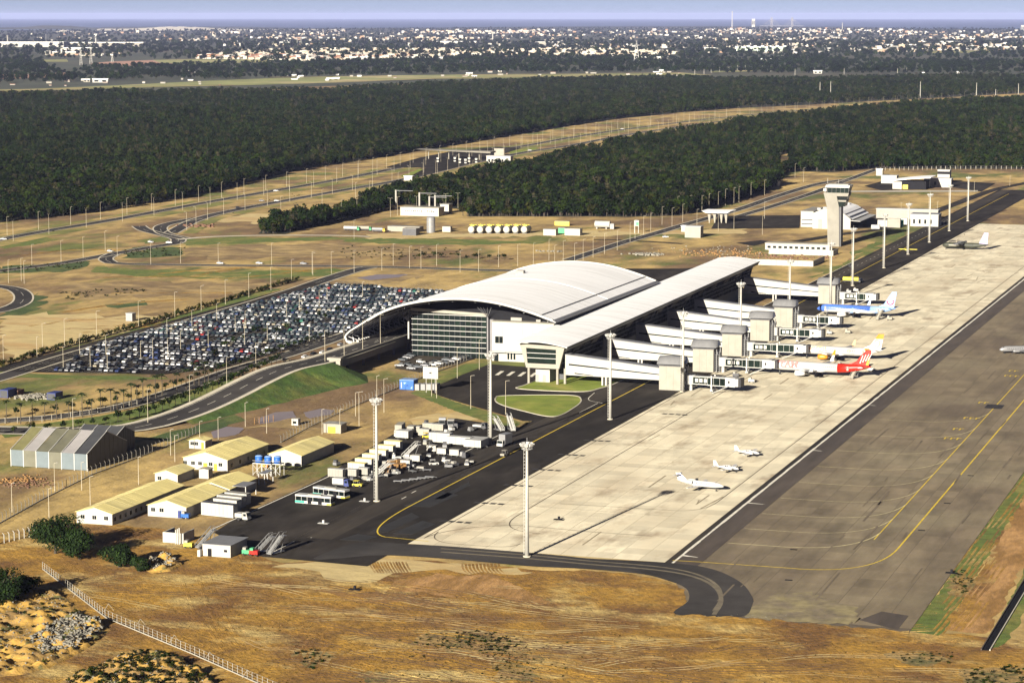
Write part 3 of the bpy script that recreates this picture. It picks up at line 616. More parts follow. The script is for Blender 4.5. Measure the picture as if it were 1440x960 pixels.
# embankment under the ramp
i0 = next(i for i, p in enumerate(RL) if p[2] > 0.5); i1 = next(i for i, p in enumerate(RL) if p[1] > 936)
mb = MB(); seg = RL[i0:i1]; ou = offset_line(seg, RWD/2 + 2.2); inn = offset_line(seg, -RWD/2 - 2.6); n = len(seg); vs = []
for k in range(n):
    z = seg[k][2]; rr = random.Random(k); zz = z + .02
    d = (ou[k] - seg[k]); d.z = 0; d.normalize()
    a = ou[k]; b = inn[k]
    vs += [b - d*z*1.9 - Vector((0,0,b.z)), b - Vector((0,0,b.z-zz)), a - Vector((0,0,a.z-zz)), a + d*(z*1.1) + Vector((0,0,-a.z + z*.5 + rr.uniform(-.2,.2))), a + d*(z*2.4 + rr.uniform(-.8,1.2)) - Vector((0,0,a.z))]
mb.add(vs, [(5*k+j, 5*k+j+1, 5*k+j+6, 5*k+j+5) for k in range(n-1) for j in range(4)])
# rounded end cone
e = vs[-5:]; c0 = Vector(seg[-1]); tip = [Vector((-413, 948, 0.02)), Vector((-404, 951, 0.02)), Vector((-394, 950, .02)), Vector((-385, 944, .02))]
top = [Vector((e[1].x, e[1].y, e[1].z)), Vector((e[2].x, e[2].y, e[2].z))]
mb.add([e[0], e[1], e[2], e[3], e[4]] + tip, [(0,1,5),(1,6,5),(1,2,7,6),(2,3,8,7),(3,4,8)])
o = mb.build('embankment', mat('bank_grass', (0.040,0.075,0.012), .95, .4, .25, bump=.35, bscale=.9, col2=(0.09,0.10,0.02), scale2=.05, mix2=(.5,.66))); o['kind'] = 'structure'
# viaduct
via = thing('viaduct', 'grey concrete viaduct carrying the raised road to the terminal doors', 'viaduct', (-402, 940, 0))
def W_(o, root):                 # place a mesh built in world coordinates under a root that is not at the origin
    o.parent = root; o.matrix_parent_inverse = Matrix.Identity(4); o.location = -Vector(root.location); return o
mb = MB(); mb.box(-409, -395.2, 937, 1172, 5.6, 6.9); W_(mb.build('deck', M['deck_conc']), via)
mb = MB(); mb.box(-408.6, -395.6, 937.5, 1172, 6.91, 6.97); W_(mb.build('carriageway', M['asphalt_road']), via)
mb = MB(); mb.box(-395.19, -394.6, 936.5, 1168, 4.1, 8.1); W_(mb.build('parapet_girder', M['girder']), via)
mb = MB(); mb.box(-394.9+.1-.45, -394.45, 936.5, 1168, 8.11, 8.3); W_(mb.build('parapet_cap', M['offwhite']), via)
mb = MB(); mb.box(-397.8, -392.8, 933.5, 936.4, 0, 7.6); mb.box(-398.6,-392.4,933.2,936.45,7.61,8.6); W_(mb.build('abutment', M['offwhite']), via)
for y in range(955, 1170, 18):
    mb = MB(); mb.box(-407, -397, y-.6, y+.6, 4.9, 5.6); mb.tube((-405.5,y,0),(-405.5,y,4.95),.7,n=8); mb.tube((-398.5,y,0),(-398.5,y,4.95),.7,n=8)
    W_(mb.build('pier_column', M['girder']), via)
for y0, y1 in ((950, 1160),):
    mb = MB(); dash_mb(crom([(-400,940,7),(-400,1160,7)], 4), .2, 6.985, 4, 8, mb); dash_mb(crom([(-404,940,7),(-404,1160,7)], 4), .2, 6.985, 4, 8, mb); W_(mb.build('lane_marking', M['paint_white']), via)['kind'] = 'stuff'

# ================================================================== TERMINAL
TY = 992.0; TB = 1158.0
ter = thing('terminal_building', 'large glass airport terminal under a sweeping white arched roof', 'terminal', (-357, 1008, 0))
def part(mb, name, m_, root=ter, smooth=False): return W_(mb.build(name, M[m_] if isinstance(m_, str) else m_, None, smooth), root)
ARC = crom([(-318.6,20.6,0),(-329.5,24.2,0),(-343,27.4,0),(-357,28.7,0),(-370,28.1,0),(-384,25.7,0),(-395.5,21.9,0),(-403.5,17.6,0)], 2.5)
ARCL = crom([(-403.5,17.6,0),(-408.5,14.6,0),(-412.8,11.9,0),(-414.8,9.6,0),(-414.0,7.6,0),(-411.4,6.9,0)], 1.2)
def yfront(x): return TY - 3.0 * math.sin(max(0, min(1, (x + 415) / 96)) * math.pi) * 0.8
th = 0.9
# roof shell, cut into standing-seam sheets (each runs along the arch)
mb = MB(); nY = 22
for j in range(nY):
    t0, t1 = j / nY, (j + 1) / nY; fs = []
    vs = []
    for (x, z, _) in ARC:
        y0 = yfront(x); ya = y0 + (TB - y0) * t0; yb = y0 + (TB - y0) * t1
        vs += [(x, ya + .03, z), (x, yb - .03, z)]
    mb.add(vs, [(2*i, 2*i+1, 2*i+3, 2*i+2) for i in range(len(ARC)-1)])
part(mb, 'roof', 'roof_white', smooth=True)
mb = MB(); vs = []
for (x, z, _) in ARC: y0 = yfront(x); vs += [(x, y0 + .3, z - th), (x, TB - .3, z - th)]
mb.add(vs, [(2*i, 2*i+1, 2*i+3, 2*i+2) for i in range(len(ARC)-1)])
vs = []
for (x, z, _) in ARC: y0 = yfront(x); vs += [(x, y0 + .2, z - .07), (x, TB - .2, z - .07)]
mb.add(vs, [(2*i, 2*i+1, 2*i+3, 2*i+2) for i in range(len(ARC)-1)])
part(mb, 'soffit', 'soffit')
mb = MB()      # roof seams that stand proud
for j in range(0, nY + 1, 11):
    pts = [(x, min(TB, yfront(x) + (TB - yfront(x)) * j / nY), z + .05) for (x, z, _) in ARC]
    for a, b in zip(pts[:-1], pts[1:]): mb.tube(a, b, .05, n=4, caps=False)
part(mb, 'roof_seam', 'roof_white')['kind'] = 'stuff'
mb = MB()      # front and back edge fascia, following the whole arch and its curled foot
full = ARC + ARCL[1:]
for yy in ('f', 'b'):
    rs = []
    for i, (x, z, _) in enumerate(full):
        a = full[max(i-1, 0)]; b = full[min(i+1, len(full)-1)]; d = Vector((b[0]-a[0], b[1]-a[1], 0)).normalized(); nx, nz = -d.y, d.x
        if nz < 0 and i < len(ARC): nx, nz = -nx, -nz
        y = yfront(x) if yy == 'f' else TB; h = 0.40
        rs.append([(x+nx*h, y-.4, z+nz*h), (x+nx*h, y+.4, z+nz*h), (x-nx*h, y+.4, z-nz*h-.2), (x-nx*h, y-.4, z-nz*h-.2)])
    mb.rings(rs); part(mb, 'roof_edge', 'white_metal'); mb = MB()
mb = MB(); mb.add([(-318.7,TY-1.2,20.2),(-318.2,TY-1.2,20.8),(-318.2,TB,20.8),(-318.7,TB,20.2),(-316.9,TY-1.2,19.5),(-316.9,TB,19.5),(-316.9,TY-1.2,20.1),(-316.9,TB,20.1)], [(0,1,2,3),(1,6,7,2),(6,4,5,7),(4,0,3,5),(0,4,6,1),(3,2,7,5)])
part(mb, 'roof_gutter', 'grey_metal')
mb = MB(); n = 40
for (x, z, _) in [ARC[2]]:
    mb.tube((x, TY-1, z+.15), (x, TB, z+.15), .22, n=5)
part(mb, 'roof_rail', 'dark_metal')
# curled lattice canopy over the kerbside: ribs, purlins, diagonals, cladding behind
full2 = ARC[-3:] + ARCL[1:]
ribs = []
for k in range(13):
    y = TY + 1 + k * 12.5; mb = MB()
    for a, b in zip(full2[:-1], full2[1:]): mb.tube((a[0], y, a[1]), (b[0], y, b[1]), .32, n=6, caps=False)
    part(mb, 'canopy_rib', 'roof_white')
mb = MB()
for i, (x, z, _) in enumerate(full2):
    if i % 2 == 0: mb.tube((x, TY, z), (x, TB, z), .13, n=5)
part(mb, 'canopy_purlin', 'roof_white')
mb = MB()
for k in range(26):
    y = TY + 1 + k * 6.25
    for i in range(0, len(full2)-3, 3):
        a, b = full2[i], full2[i+3]
        mb.tube((a[0]+.3, y, a[1]), (b[0]+.3, y+6.25, b[1]), .2, n=4, caps=False); mb.tube((a[0]+.3, y+6.25, a[1]), (b[0]+.3, y, b[1]), .2, n=4, caps=False)
part(mb, 'canopy_lattice', 'roof_white')
mb = MB(); vs = []; cl = [p for p in full2 if p[0] < -400]
for (x, z, _) in cl: vs += [(x - .5, TY + .6, z + .25), (x - .5, TB, z + .25)]
mb.add(vs, [(2*i, 2*i+1, 2*i+3, 2*i+2) for i in range(len(cl)-1)])
part(mb, 'canopy_cladding', mat('canopy_clad', (0.07,0.065,0.058), .6, .25, .2))
mb = MB(); mb.box(-413.2,-410.8,TY,TB,6.2,7.1); part(mb, 'canopy_plinth', 'girder')
for k in range(66):
    y = TY + 1 + k*2.5; mb = MB(); mb.box(-409.9,-408.9,y,y+1.3,7.0,8.0); part(mb, 'kerb_block', 'white_metal')
# interior dark body and front glass
mb = MB()
body = [(-389.5,0),(-320,0),(-320,19.2)] + [(x, z - th - .4) for (x, z, _) in ARC if -389 < x < -320.5] + [(-389.5, 22.6)]
mb.extrude(body, 1008.6, 1156, axis='y'); part(mb, 'building_core', 'black')
mb = MB(); nz = 9
zs = [0.2 + i * 2.35 for i in range(nz)]
colx = [-389.2 + i * (35.2/14) for i in range(15)]
for i in range(14):
    for j in range(nz):
        x0, x1 = colx[i]+.05, colx[i+1]-.05; z0 = zs[j]+.06; z1 = min(zs[j]+2.29, 20.0)
        if j == nz-1: z1 = 20.4 - (i/13)*1.0
        t = random.uniform(-.03,.03)
        p = link('glass_pane', (lambda mm: mm.mesh('glass_pane', M['glass_green' if random.random() < .45 else 'glass']))(MB().quad((x0,1008.1+t,z0),(x1,1008.1-t,z0),(x1,1008.1-t,z1),(x0,1008.1+t,z1))))
        W_(p, ter)
for j in range(1, nz):
    mb = MB(); mb.box(-389.4,-354.2,1007.3,1007.95,zs[j]-.12,zs[j]+.12); part(mb, 'sun_louvre', 'white_metal')
mb = MB(); mb.box(-389.7,-353.8,1007.2,1008.0,20.3,21.6); mb.v = [(x, y, z - (x + 389.7) / 35.9 * 1.3) for x, y, z in mb.v]; part(mb, 'fascia_beam', 'offwhite')
mb = MB()
for x in colx: mb.box(x-.06,x+.06,1007.75,1008.05,0,20.2)
part(mb, 'mullion', 'dark_metal')
for j in range(8):      # side glazing above the raised road
    for i in range(12):
        y0 = 1010 + i*12; p = MB().quad((-389.8,y0+.1,7.2+j*1.9),(-389.8,y0+11.9,7.2+j*1.9),(-389.8,y0+11.9,9.0+j*1.9),(-389.8,y0+.1,9.0+j*1.9)); part(p, 'glass_pane', 'glass')
mb = MB(); mb.box(-353.7,-353.1,1006.9,1009,0,18.8); mb.box(-352.6,-350.9,1007.6,1009.2,0,17.8); part(mb, 'corner_column', 'girder')
for dx, hz in ((0,0),):
    mb = MB()
    for q in (-3.2,-1.6,0,1.6,3.2): mb.tube((-353.2,1006.4,18.8),(-353.2+q,TY+9+abs(q)*.3,23.6),.09,n=5)
    part(mb, 'tree_strut', 'grey_metal')
for y in (1012, 1045, 1078, 1111, 1144):
    mb = MB(); mb.tube((-392.6,y,7),(-392.6,y,15),.4,n=8)
    for q in (-3,-1,1,3): mb.tube((-392.6,y,15),(-394+q*1.2,y+q,20.6),.16,n=5)
    part(mb, 'canopy_column', 'white_metal')
# white block right of the glass
mb = MB(); mb.box(-350.4,-322,1004.2,1150,0,17.2); part(mb, 'wall', 'white_wall')
mb = MB(); mb.box(-350.8,-321.7,1004.0,1040,17.21,17.6); part(mb, 'parapet', 'offwhite')
mb = MB(); mb.box(-343,-338,1008,1014,17.61,19.0); mb.box(-331,-329,1007,1010,17.61,18.6); part(mb, 'roof_unit', 'box_grey')
for x0, x1, z0, z1 in ((-348.9,-347.2,8.0,10.9),(-347.0,-345.4,8.0,10.9),(-343.2,-342.4,1.0,4.0),(-341.8,-341.0,1.0,4.0),(-340.4,-339.6,1.0,4.0),(-335.2,-334.2,.3,3.2),(-333.6,-332.6,.3,3.2),(-349.4,-347.4,0,3.2)):
    mb = MB(); mb.box(x0,x1,1004.0,1004.16,z0,z1); part(mb, 'window', 'glass')
for k in range(6):
    mb = MB(); mb.box(-350.4+k*4.73+.04,-350.4+(k+1)*4.73-.04,1004.08,1004.19,11.2,17.1); part(mb, 'wall_panel', 'white_wall')
mb = MB(); mb.box(-351,-333,1001.5,1004.1,4.2,4.5); part(mb, 'canopy', 'white_metal')
# clerestory under the right eave
mb = MB(); mb.box(-320.2,-319.4,1000,1154,15.5,19.4); part(mb, 'clerestory', 'glass')
for k in range(52):
    y = 1000 + k*3; mb = MB(); mb.tube((-319.3,y,16.2),(-317.6,y+1.5,19.3),.12,n=4); mb.tube((-317.6,y+1.5,19.3),(-319.3,y+3,16.2),.12,n=4); part(mb, 'eave_strut', 'steel')
mb = MB()
for (x, z, _) in ARC[1:-3:4]: mb.tube((x, TY+1, z-th-.9), (x, 1008, z-th-.9), .22, n=5)
for y in (TY+3.5, TY+8):
    pts = [(x, y, z-th-.8) for (x, z, _) in ARC]
    for a, b in zip(pts[:-1], pts[1:]): mb.tube(a, b, .2, n=5, caps=False)
part(mb, 'roof_truss', 'grey_metal')
mb = MB(); mb.box(-372,-368,1100,1103,27.6,29.6); part(mb, 'roof_vent', 'box_grey')
# low grey annex roof behind, entrance canopies
mb = MB(); mb.box(-346,-321,1172,1222,0,6.5); part(mb, 'annex', 'lilac_grey' if 'lilac_grey' in M else mat('lilac_grey', (0.30,0.29,0.33), .6, .1, .2))

# ------------------------------------------------------------------ pier (boarding concourse)
pier = thing('boarding_pier', 'long low boarding pier with a curved white roof beside the terminal', 'concourse', (-308.5, 944, 0))
PX0, PX1, PY0, PY1 = -320.2, -296.8, 943.5, 1290.0
def pz(t, y):            # roof height across (t 0..1) and along
    lift = (y - PY0) / (PY1 - PY0) * 2.4
    return 16.4 + lift + 1.9 * math.sin(math.pi * (0.12 + 0.80 * t)) ** 1.0 - 0.8 * t
nT = 14; ns = 43
mb = MB()
for j in range(ns):
    ya = PY0 + (PY1-PY0)*j/ns + .05; yb = PY0 + (PY1-PY0)*(j+1)/ns - .05; vs = []
    for i in range(nT+1):
        t = i/nT; x = PX0 + (PX1-PX0)*t; vs += [(x, ya, pz(t, ya)), (x, yb, pz(t, yb))]
    mb.add(vs, [(2*i,2*i+1,2*i+3,2*i+2) for i in range(nT)])
part(mb, 'roof', 'roof_white', pier, True)
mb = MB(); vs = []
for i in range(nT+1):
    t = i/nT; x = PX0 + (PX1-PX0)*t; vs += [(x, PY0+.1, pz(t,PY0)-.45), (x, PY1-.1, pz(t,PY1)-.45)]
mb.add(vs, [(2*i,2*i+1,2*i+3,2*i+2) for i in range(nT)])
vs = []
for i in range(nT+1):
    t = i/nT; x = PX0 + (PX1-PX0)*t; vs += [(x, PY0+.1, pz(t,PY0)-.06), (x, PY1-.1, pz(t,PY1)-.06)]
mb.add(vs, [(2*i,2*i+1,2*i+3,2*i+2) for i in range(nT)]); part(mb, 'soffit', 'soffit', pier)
mb = MB()
for y, yy in ((PY0, PY0-.25), (PY1, PY1)):
    rs = [[(PX0+(PX1-PX0)*i/nT, yy, pz(i/nT,y)+.1), (PX0+(PX1-PX0)*i/nT, yy+.3, pz(i/nT,y)+.1), (PX0+(PX1-PX0)*i/nT, yy+.3, pz(i/nT,y)-.45), (PX0+(PX1-PX0)*i/nT, yy, pz(i/nT,y)-.45)] for i in range(nT+1)]
    mb.rings(rs); part(mb, 'roof_edge', 'white_metal', pier); mb = MB()
mb = MB(); a, b = pz(1,PY0), pz(1,PY1)      # deep grey right fascia, tilting in
mb.add([(PX1+.02,PY0,a+.1),(PX1+.02,PY1,b+.1),(PX1-1.0,PY1,b-1.9),(PX1-1.0,PY0,a-1.9),(PX1-1.4,PY0,a-1.9),(PX1-1.4,PY1,b-1.9),(PX1-.4,PY1,b-.3),(PX1-.4,PY0,a-.3)], [(0,1,2,3),(3,2,5,4),(4,5,6,7),(7,6,1,0)]); part(mb, 'fascia', mat('fascia_grey', (0.26,0.25,0.23), .5, .1, .2), pier)
mb = MB()      # body: upper storey slanting, glass coloured black for the deep shade under the eave
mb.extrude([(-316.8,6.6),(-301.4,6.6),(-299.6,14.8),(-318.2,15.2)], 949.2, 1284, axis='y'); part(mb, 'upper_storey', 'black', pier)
mb = MB()
for k in range(48):
    y = 949.5 + k*7; mb.tube((-301.3,y,6.6),(-299.4,y,15.0),.16,n=5); mb.tube((-299.4,y,14.8),(-297.6,y,15.6),.12,n=4)
part(mb, 'mullion', 'dark_metal', pier)
mb = MB()
for z in (8.6,10.7,12.8): x = -301.4 + (z-6.6)/8.2*1.8 + .14; mb.box(x-.1,x+.1,949.2,1284,z-.12,z+.12)
part(mb, 'floor_band', 'dark_metal', pier)
mb = MB(); mb.box(-314,-303.5,960,1280,0,6.5); part(mb, 'ground_storey', 'dark_metal', pier)
mb = MB(); mb.box(-312.6,-306.5,950.5,959.9,.15,5.6); part(mb, 'ground_room', 'white_wall', pier)
mb = MB(); mb.box(-312.5,-311.4,950.38,950.48,.3,3.2); mb.box(-309.5,-308.3,950.38,950.48,.3,3.2); part(mb, 'door', 'box_grey', pier)
# sloping near end frame with its dark window
mb = MB()
A = [(-318.4,947,16.2),(-299.0,947,15.6),(-301.4,947,6.4),(-315.6,947,6.4)]
win = [(-315.6,947,14.6),(-302.7,947,14.3),(-302.7,947,8.3),(-315.0,947,8.3)]
mb.add(A + win, [(0,4,5,1),(1,5,6,2),(2,6,7,3),(3,7,4,0)])
A2 = [(x, 949.4, z) for x, _, z in A]; mb.add(A + A2, [(0,1,5,4),(1,2,6,5),(2,3,7,6),(3,0,4,7)]); part(mb, 'end_frame', 'offwhite', pier)
for j in range(3):
    z1 = 14.5 - j*2.05; z0 = z1 - 1.85; mb = MB(); mb.quad((-315.4,947.5,z0),(-302.8,947.5,z0),(-302.8,947.5,z1-.1),(-315.4,947.5,z1)); part(mb, 'glass_pane', 'glass_green', pier)
    if j: mb = MB(); mb.box(-315.5,-302.7,947.1,947.5,z1+.0,z1+.22); part(mb, 'transom', 'white_metal', pier)
for x, y in ((-314.2,946.4),(-301.9,946.6),(-299.4,949.0),(-299.4,975),(-316,975)):
    mb = MB(); mb.tube((x,y,0),(x,y,6.5),.55,n=10); part(mb, 'column', 'offwhite', pier)
for k, y in enumerate(range(960, 1285, 26)):      # triangular brackets under the right eave
    mb = MB(); t = pz(1, y) - 1.4
    mb.add([(-300,y,t),(-297.4,y,t+.4),(-299.8,y,t-3.0),(-300,y+9,t),(-297.4,y+9,t+.4),(-299.8,y+9,t-3.0)], [(0,1,2),(3,5,4),(0,3,4,1),(1,4,5,2)]); part(mb, 'eave_bracket', 'soffit', pier)

# ------------------------------------------------------------------ fixed corridors, towers, movable boarding bridges
GATES = [946.0, 1000.0, 1051.5, 1106.0, 1156.5, 1261.0]
gate_words = ['nearest to the camera', 'second from the near end', 'third from the near end', 'fourth from the near end', 'fifth from the near end', 'at the far end of the pier']
def corridor(y, word):
    c = thing('gate_corridor', f'white sloping gate corridor with dark window strips, {word}', 'corridor', (-299, y+5, 0), 0, 'gate corridors of the pier')
    def cp(mb, n, m_): return part(mb, n, m_, c)
    xa, xb = -299.2, -259.0; za0, za1, zb0, zb1 = 3.9, 12.2, 3.6, 8.4
    def zt(x, f): t = (x-xa)/(xb-xa); lo = za0+(zb0-za0)*t; hi = za1+(zb1-za1)*t; return lo + (hi-lo)*f
    mb = MB(); y0, y1 = y+2.6, y+7.4
    mb.hexa([(xa,y0,za0),(xb,y0,zb0),(xb,y1,zb0),(xa,y1,za0)], [(xa,y0,za1),(xb,y0,zb1),(xb,y1,zb1),(xa,y1,za1)]); cp(mb, 'body', 'white_wall')
    mb = MB(); xs = xa + 1.5
    mb.add([(xs,y0-.05,zt(xs,.50)),(xb,y0-.05,zt(xb,.44)),(xb,y0-.05,zt(xb,.52)),(xs,y0-.05,zt(xs,.58))], [(0,1,2,3)]); cp(mb, 'window_strip', 'glass')
    mb = MB(); xs = xa + 4; mb.add([(xs,y0-.05,zt(xs,.08)),(xa+12,y0-.05,zt(xa+12,.03)),(xa+12,y0-.05,zt(xa+12,.06)),(xs,y0-.05,zt(xs,.14))], [(0,1,2,3)]); cp(mb, 'lower_strip', 'glass')
    mb = MB(); mb.hexa([(xa,y0-.35,za1+.02),(xb,y0-.35,zb1+.02),(xb,y1+.35,zb1+.02),(xa,y1+.35,za1+.02)], [(xa,y0-.2,za1+.3),(xb,y0-.2,zb1+.3),(xb,y1+.2,zb1+.3),(xa,y1+.2,za1+.3)]); cp(mb, 'roof', 'grey_metal')
    for x in (-283.5, -282.0):
        mb = MB(); mb.box(x-.35,x+.35,y+3.2,y+6.8,0,zt(x,0)+.02); cp(mb, 'support', 'white_wall')
def gate_tower(y, word):
    c = thing('gate_tower', f'grey square gate tower with a vaulted metal roof, {word}', 'gate tower', (-253.5, y+4, 0), 0, 'gate towers of the pier')
    def cp(mb, n, m_, sm=False): return part(mb, n, m_, c, sm)
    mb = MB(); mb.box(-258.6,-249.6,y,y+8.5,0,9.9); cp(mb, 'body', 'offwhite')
    mb = MB(); mb.box(-249.58,-249.3,y+1.2,y+7.4,.2,9.0); cp(mb, 'painted_shade_panel', 'dark_metal')  # raised dark slab that paints shade onto the right face
    prof = [(-.9+10.3*i/12, 10.35 + 3.3*math.sin(math.pi*min(1,.02+.96*i/12))**.8) for i in range(13)]
    mb = MB(); rs = [[(x, y + yy, z) for yy, z in prof] for x in (-259.4,-256.5,-252,-248.6)]
    for r_i, sc in zip((0, 3), (.92, .97)): rs[r_i] = [(x, yy, 10.35 + (z-10.35)*sc) for x, yy, z in rs[r_i]]
    n = len(prof); mb.add([p for r in rs for p in r], [(i*n+k, i*n+k+1, (i+1)*n+k+1, (i+1)*n+k) for i in range(3) for k in range(n-1)] + [tuple(range(n)), tuple(range(3*n, 4*n))]); cp(mb, 'vault_roof', 'silver', True)
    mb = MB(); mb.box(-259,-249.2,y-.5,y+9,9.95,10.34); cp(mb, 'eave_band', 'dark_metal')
    for k in range(3):
        mb = MB(); mb.box(-258.6+k*3+.06,-258.6+(k+1)*3-.06,y-.09,y-.005,.25,9.6); cp(mb, 'wall_panel', 'offwhite')
    mb = MB(); mb.tube((-247.6,y+4,0),(-247.6,y+4,10.2),.28,n=8); mb.tube((-248.4,y+.6,0),(-248.4,y+.6,9.9),.22,n=8); cp(mb, 'pole', 'steel')
    mb = MB()
    for k in range(9): mb.box(-249.2,-247.2,y+1.6,y+2.6,.5+k*.85,.62+k*.85)
    mb.tube((-247.3,y+1.5,0),(-247.3,y+1.5,9.4),.09,n=5); mb.tube((-249,y+2.8,0),(-247.4,y+2.8,9.0),.07,n=5); cp(mb, 'service_stair', 'steel')
    mb = MB(); mb.box(-249.3,-247.6,y+3,y+6.5,7.2,8.6); cp(mb, 'cooling_unit', 'dark_metal')
def boarding_bridge(y, ang, L_, word, zc=4.6):
    c = thing('boarding_bridge', f'movable glass-sided passenger boarding bridge on wheels, {word}', 'jet bridge', (-246.0, y+2.6, 0), R(ang), 'boarding bridges on the apron')
    def cp(mb, n, m_, parent=c): return mb.build(n, M[m_], parent)
    mb = MB(); mb.tube((0,0,zc-1.8),(0,0,zc+1.9),1.9,n=14); mb.tube((0,0,0),(0,0,zc-1.7),.7,n=10); cp(mb, 'rotunda', 'white_metal')
    mb = MB(); mb.box(1.5,L_*.55,-1.35,1.35,zc-1.35,zc+1.35); cp(mb, 'rear_tunnel', 'glass_green')
    mb = MB(); mb.box(L_*.5,L_,-1.55,1.55,zc-1.5,zc+1.5); cp(mb, 'front_tunnel', 'glass_green')
    mb = MB()
    for x0, x1, w, h in ((1.4,L_*.55,1.45,1.5),(L_*.5,L_,1.65,1.62)):
        for s in (-1, 1):
            for zz in (-1, 1): mb.box(x0,x1,s*w-.1,s*w+.1,zc+zz*h-.17,zc+zz*h+.12)
            k = x0
            while k < x1: mb.box(k,k+.1,s*w-.06,s*w+.1,zc-h,zc+h); k += 2.6
        mb.box(x0,x1,-w,w,zc+h+.02,zc+h+.12)
    cp(mb, 'tunnel_frame', 'white_metal')
    mb = MB()
    for k in range(3): mb.box(2.4+k*1.9,3.7+k*1.9,-1.62,-1.5,zc-.7,zc+.75)
    cp(mb, 'hatch', 'white_metal')
    mb = MB(); mb.box(L_,L_+4.2,-2.1,2.1,zc-1.7,zc+1.9); mb.box(L_+4.2,L_+5.4,-1.8,2.4,zc-1.5,zc+1.6); cab = cp(mb, 'cab', 'white_metal')
    mb = MB(); mb.box(L_+1.2,L_+1.9,-2.16,-2.05,zc-.3,zc+.7); cp(mb, 'cab_window', 'black', cab)
    mb = MB()
    for k in range(4): mb.box(L_+5.4+k*.3,L_+5.55+k*.3,-1.9,2.5,zc-1.6,zc+1.8)
    cp(mb, 'bellows', 'dark_metal', cab)
    mb = MB(); mb.box(L_*.62-.25,L_*.62+.25,-2.2,-1.8,.6,zc+2.3); mb.box(L_*.62-.25,L_*.62+.25,1.8,2.2,.6,zc+2.3); mb.box(L_*.62-.35,L_*.62+.35,-2.3,2.3,zc-2.3,zc-1.8); mb.box(L_*.62-.6,L_*.62+.6,-2.0,2.0,.5,1.1); lift = cp(mb, 'lift_column', 'white_metal')
    mb = MB()
    for s in (-1.2, 1.2): mb.tube((L_*.62,s-.25,.55),(L_*.62,s+.25,.55),.55,n=12)
    cp(mb, 'wheel', 'rubber', lift)
    mb = MB()
    for s in (-.45,.45): mb.tube((L_+1.5,-2.3+s*.0-s,zc-1.4),(L_-5,-2.9-s,.15),.14,n=5)
    for k in range(10):
        t = k/9; mb.box(L_+1.5-6.5*t-.25,L_+1.5-6.5*t+.25,-3.2-.25,-2.4,zc-1.5-(zc-1.6)*t,zc-1.44-(zc-1.6)*t)
    cp(mb, 'stair', 'white_metal')
BR = [(-7, 15.5), (-2, 17.5), (-2, 20), (-2, 15.5), (-2, 14), (-3, 12.5)]
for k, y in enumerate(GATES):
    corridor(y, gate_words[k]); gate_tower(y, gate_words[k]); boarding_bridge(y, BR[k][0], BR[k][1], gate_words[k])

# ================================================================== CONTROL TOWER
tw = thing('control_tower', 'tall pale concrete control tower with a flared glazed cab', 'control tower', tuple(G(1173, 346)))
def tp(mb, n, m_, parent=tw): return mb.build(n, M[m_], parent)
mb = MB()
mb.hexa([(-3.6,-3.5,0),(4.0,-3.5,0),(4.0,5,0),(-3.6,5,0)], [(-4.6,-3.5,26),(3.4,-3.5,26),(3.4,5,26),(-4.6,5,26)]); tp(mb, 'shaft', 'tower_conc')
mb = MB(); mb.hexa([(-4.6,-3.55,26.02),(3.4,-3.55,26.02),(3.4,5,26.02),(-4.6,5,26.02)], [(-6.6,-3.55,34.0),(1.6,-3.55,34.0),(1.6,6,34.0),(-6.6,6,34.0)]); tp(mb, 'flared_head', 'tower_conc')
mb = MB(); mb.hexa([(4.02,-2.6,0),(4.9,-2.6,0),(4.9,4.6,0),(4.02,4.6,0)], [(3.44,-2.6,26),(4.7,-2.6,26),(4.7,4.6,26),(3.44,4.6,26)]); tp(mb, 'painted_shade_side', 'dark_metal')  # dark slab standing in for the shaft's shaded right side
def slab_t(z0, z1, xa0, xb0, xa1, xb1, n, m_, ya=-3.2, yb=6): 
    mb = MB(); mb.hexa([(xa0,ya,z0),(xb0,ya,z0),(xb0,yb,z0),(xa0,yb,z0)], [(xa1,ya,z1),(xb1,ya,z1),(xb1,yb,z1),(xa1,yb,z1)]); return tp(mb, n, m_)
slab_t(26.4, 29.4, 3.42, 7.0, 2.9, 7.8, 'glazed_band', 'glass_green'); slab_t(29.42, 30.5, 2.9, 8.0, 2.7, 8.2, 'floor_band', 'tower_conc', -3.4); slab_t(30.52, 33.0, 2.6, 8.0, 1.7, 8.9, 'glazed_band', 'glass'); slab_t(33.02, 35.2, 1.62, 9.2, 1.62, 9.8, 'floor_band', 'tower_conc', -3.7)
slab_t(35.22, 38.6, -4.4, 9.2, -4.9, 10.0, 'cab_glazing', 'glass_green', -3.6, 7); slab_t(34.02, 35.2, -6.7, 1.6, -6.9, 1.6, 'cab_sill', 'tower_conc', -3.7)
slab_t(38.62, 40.3, -5.6, 10.2, -5.2, 10.6, 'cab_roof', 'white_metal', -4.4, 7.6); slab_t(40.31, 40.9, -4.0, 9.2, -4.0, 9.2, 'roof_deck', 'box_grey', -3, 6)
mb = MB()
for x in (-4.2,-1.4,1.4,4.2,7.0,9.6): mb.box(x-.1,x+.1,-3.75,-3.5,35.2,38.6)
tp(mb, 'mullion', 'dark_metal')
mb = MB(); mb.tube((-4.6,-2,40.9),(-4.6,-2,44.5),.10,n=5); mb.tube((-6,-3,35.2),(-6,-3,39.5),.12,n=5); mb.box(-7,-5,-3.6,-2,36,38); mb.tube((2,1,40.9),(2,1,43.5),.08,n=5); tp(mb, 'antenna', 'white_metal')
for z in (6.5, 13, 19.5):
    mb = MB(); mb.box(-4.3,3.7,-3.53,-3.5,z,z+.06); tp(mb, 'joint', 'box_grey')

